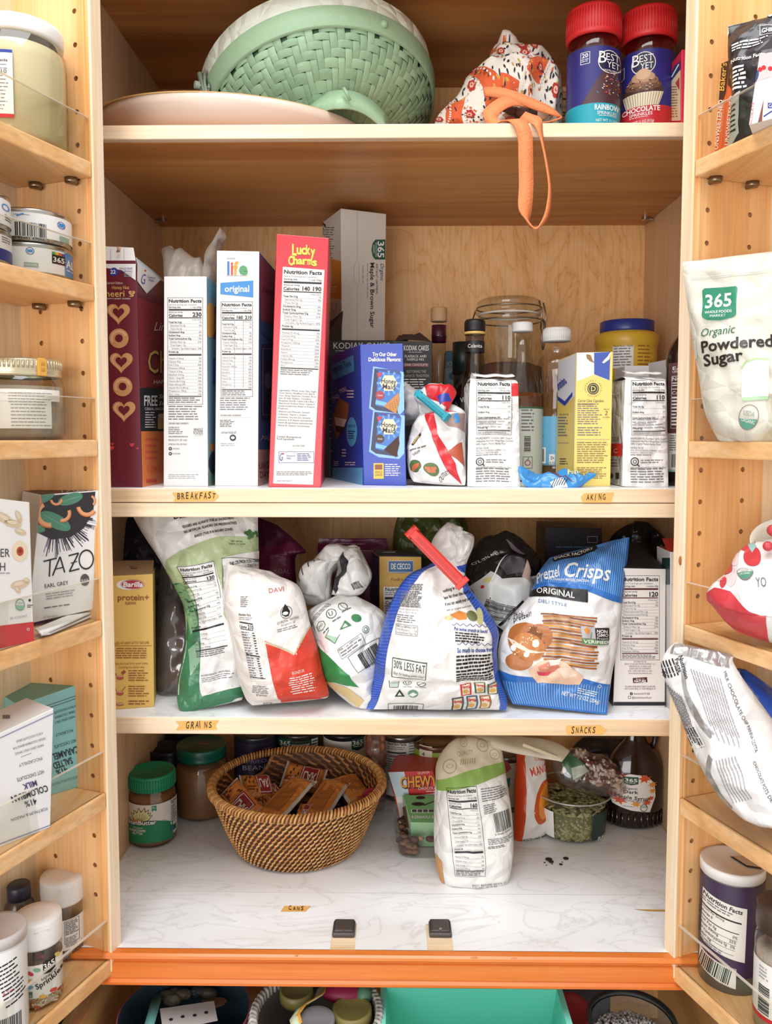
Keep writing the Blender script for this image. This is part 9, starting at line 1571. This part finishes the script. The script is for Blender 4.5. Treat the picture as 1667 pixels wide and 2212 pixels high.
# teal bin
TL = M('6fe6cd', .35); z1 = EYE-.682; z0 = EYE-.80; A = on(829, 2131, z1); Bq = on(1206, 2133, z1); yb = (A.y+Bq.y)/2; yn = .80; th = .003
xl, xr = A.x, Bq.x; t = thing('storage_bin', 'open rectangular turquoise bin in the pull-out drawer', 'bin', V(((xl+xr)/2, .88, z0))); b = MB()
def shell(b, x0, x1, y0, y1, za, zb, ins, mat):
    o = [V((x0, y0, zb)), V((x1, y0, zb)), V((x1, y1, zb)), V((x0, y1, zb))]; i = [V((x0+ins, y0+ins, za)), V((x1-ins, y0+ins, za)), V((x1-ins, y1-ins, za)), V((x0+ins, y1-ins, za))]; b.add(o+i, [[k, (k+1) % 4, 4+(k+1) % 4, 4+k] for k in range(4)]+[[4, 5, 6, 7]], mat)
shell(b, xl, xr, yn, yb, z0, z1, .022, TL); shell(b, xl+th, xr-th, yn+th, yb-th, z0+th, z1, .022, TL)
b.add([V((xl-.004, yn-.004, z1)), V((xr+.004, yn-.004, z1)), V((xr+.004, yb+.004, z1)), V((xl-.004, yb+.004, z1)), V((xl+th, yn+th, z1)), V((xr-th, yn+th, z1)), V((xr-th, yb-th, z1)), V((xl+th, yb-th, z1))], [[k, (k+1) % 4, 4+(k+1) % 4, 4+k] for k in range(4)], M('8ff0dc', .35)); b.build('bin_wall', t)
q = on(1232, 2168, EYE-.71); b = MB(); b.lathe(q-V((0, 0, .02)), [(0, 0), (.019, 0), (.0225, .018), (.021, .02), (.018, .016), (0, .015)], M('b8323a', .4), 36, axis=V((.1, -.35, .95))); b.build('round_lid', None, q, 'round red lid between the turquoise bin and the bowl of beads', 'lid')
b = MB(); q0 = on(1262, 2150, EYE-.73); b.box(Fr(q0), (-.03, 0, -.05), (.035, .06, .012), M('27325a', .5), .004); b.build('navy_box', None, q0, 'navy box edge behind the bowl of beads', 'box')
c = on(1366, 2205, EYE-.685); c = V((c.x, c.y+.002, EYE-.745)); r = .0495; h2 = .06; t = thing('bead_bowl', 'black rimmed clear bowl of pale beads at the right of the drawer', 'bowl', c); b = MB(); b.lathe(c, [(0, 0), (r*.8, 0), (r*.95, h2*.7), (r*.97, h2)], clear('bowl_plastic', 'dfe6e6', .08, .05, .1), 44); b.build('bowl_wall', t)
b = MB(); b.lathe(c, [(r*.93, h2-.004), (r*1.04, h2-.003), (r*1.06, h2), (r*1.03, h2+.003), (r*.98, h2+.003), (r*.94, h2)], M('222426', .35), 56); b.build('rim', t)
b = MB(); rr = random.Random(5); b.lathe(c, [(0, .002), (r*.78, .003), (r*.90, h2*.55), (0, h2*.72)], M('8a8684', .7), 36)
for k in range(900): a_ = rr.uniform(0, 2*pi); q = r*.90*sqrt(rr.random()); z = h2*.56+.012*(1-(q/r)**2)+rr.uniform(-.001, .0022); b.ball(c+V((q*cos(a_), q*sin(a_), z)), .0017, M(rr.choice(['e2dedb', 'cfcac8', 'b8b2b0', 'efebe8', 'a49e9c']), .35), 6, 4)
b.build('beads', t, kind='stuff'); q = c+V((-.012, -.004, h2*.76)); b = MB()
b.add([q+V((.004*(1 if k % 2 else .5)*cos(k*pi/5), .004*(1 if k % 2 else .5)*sin(k*pi/5), .0014)) for k in range(10)]+[q+V((.004*(1 if k % 2 else .5)*cos(k*pi/5), .004*(1 if k % 2 else .5)*sin(k*pi/5), 0)) for k in range(10)], [list(range(10))]+[[k, (k+1) % 10, 10+(k+1) % 10, 10+k] for k in range(10)], M('c8286a', .4)); b.build('star_bead', None, q, 'magenta star bead on the pale beads', 'bead')
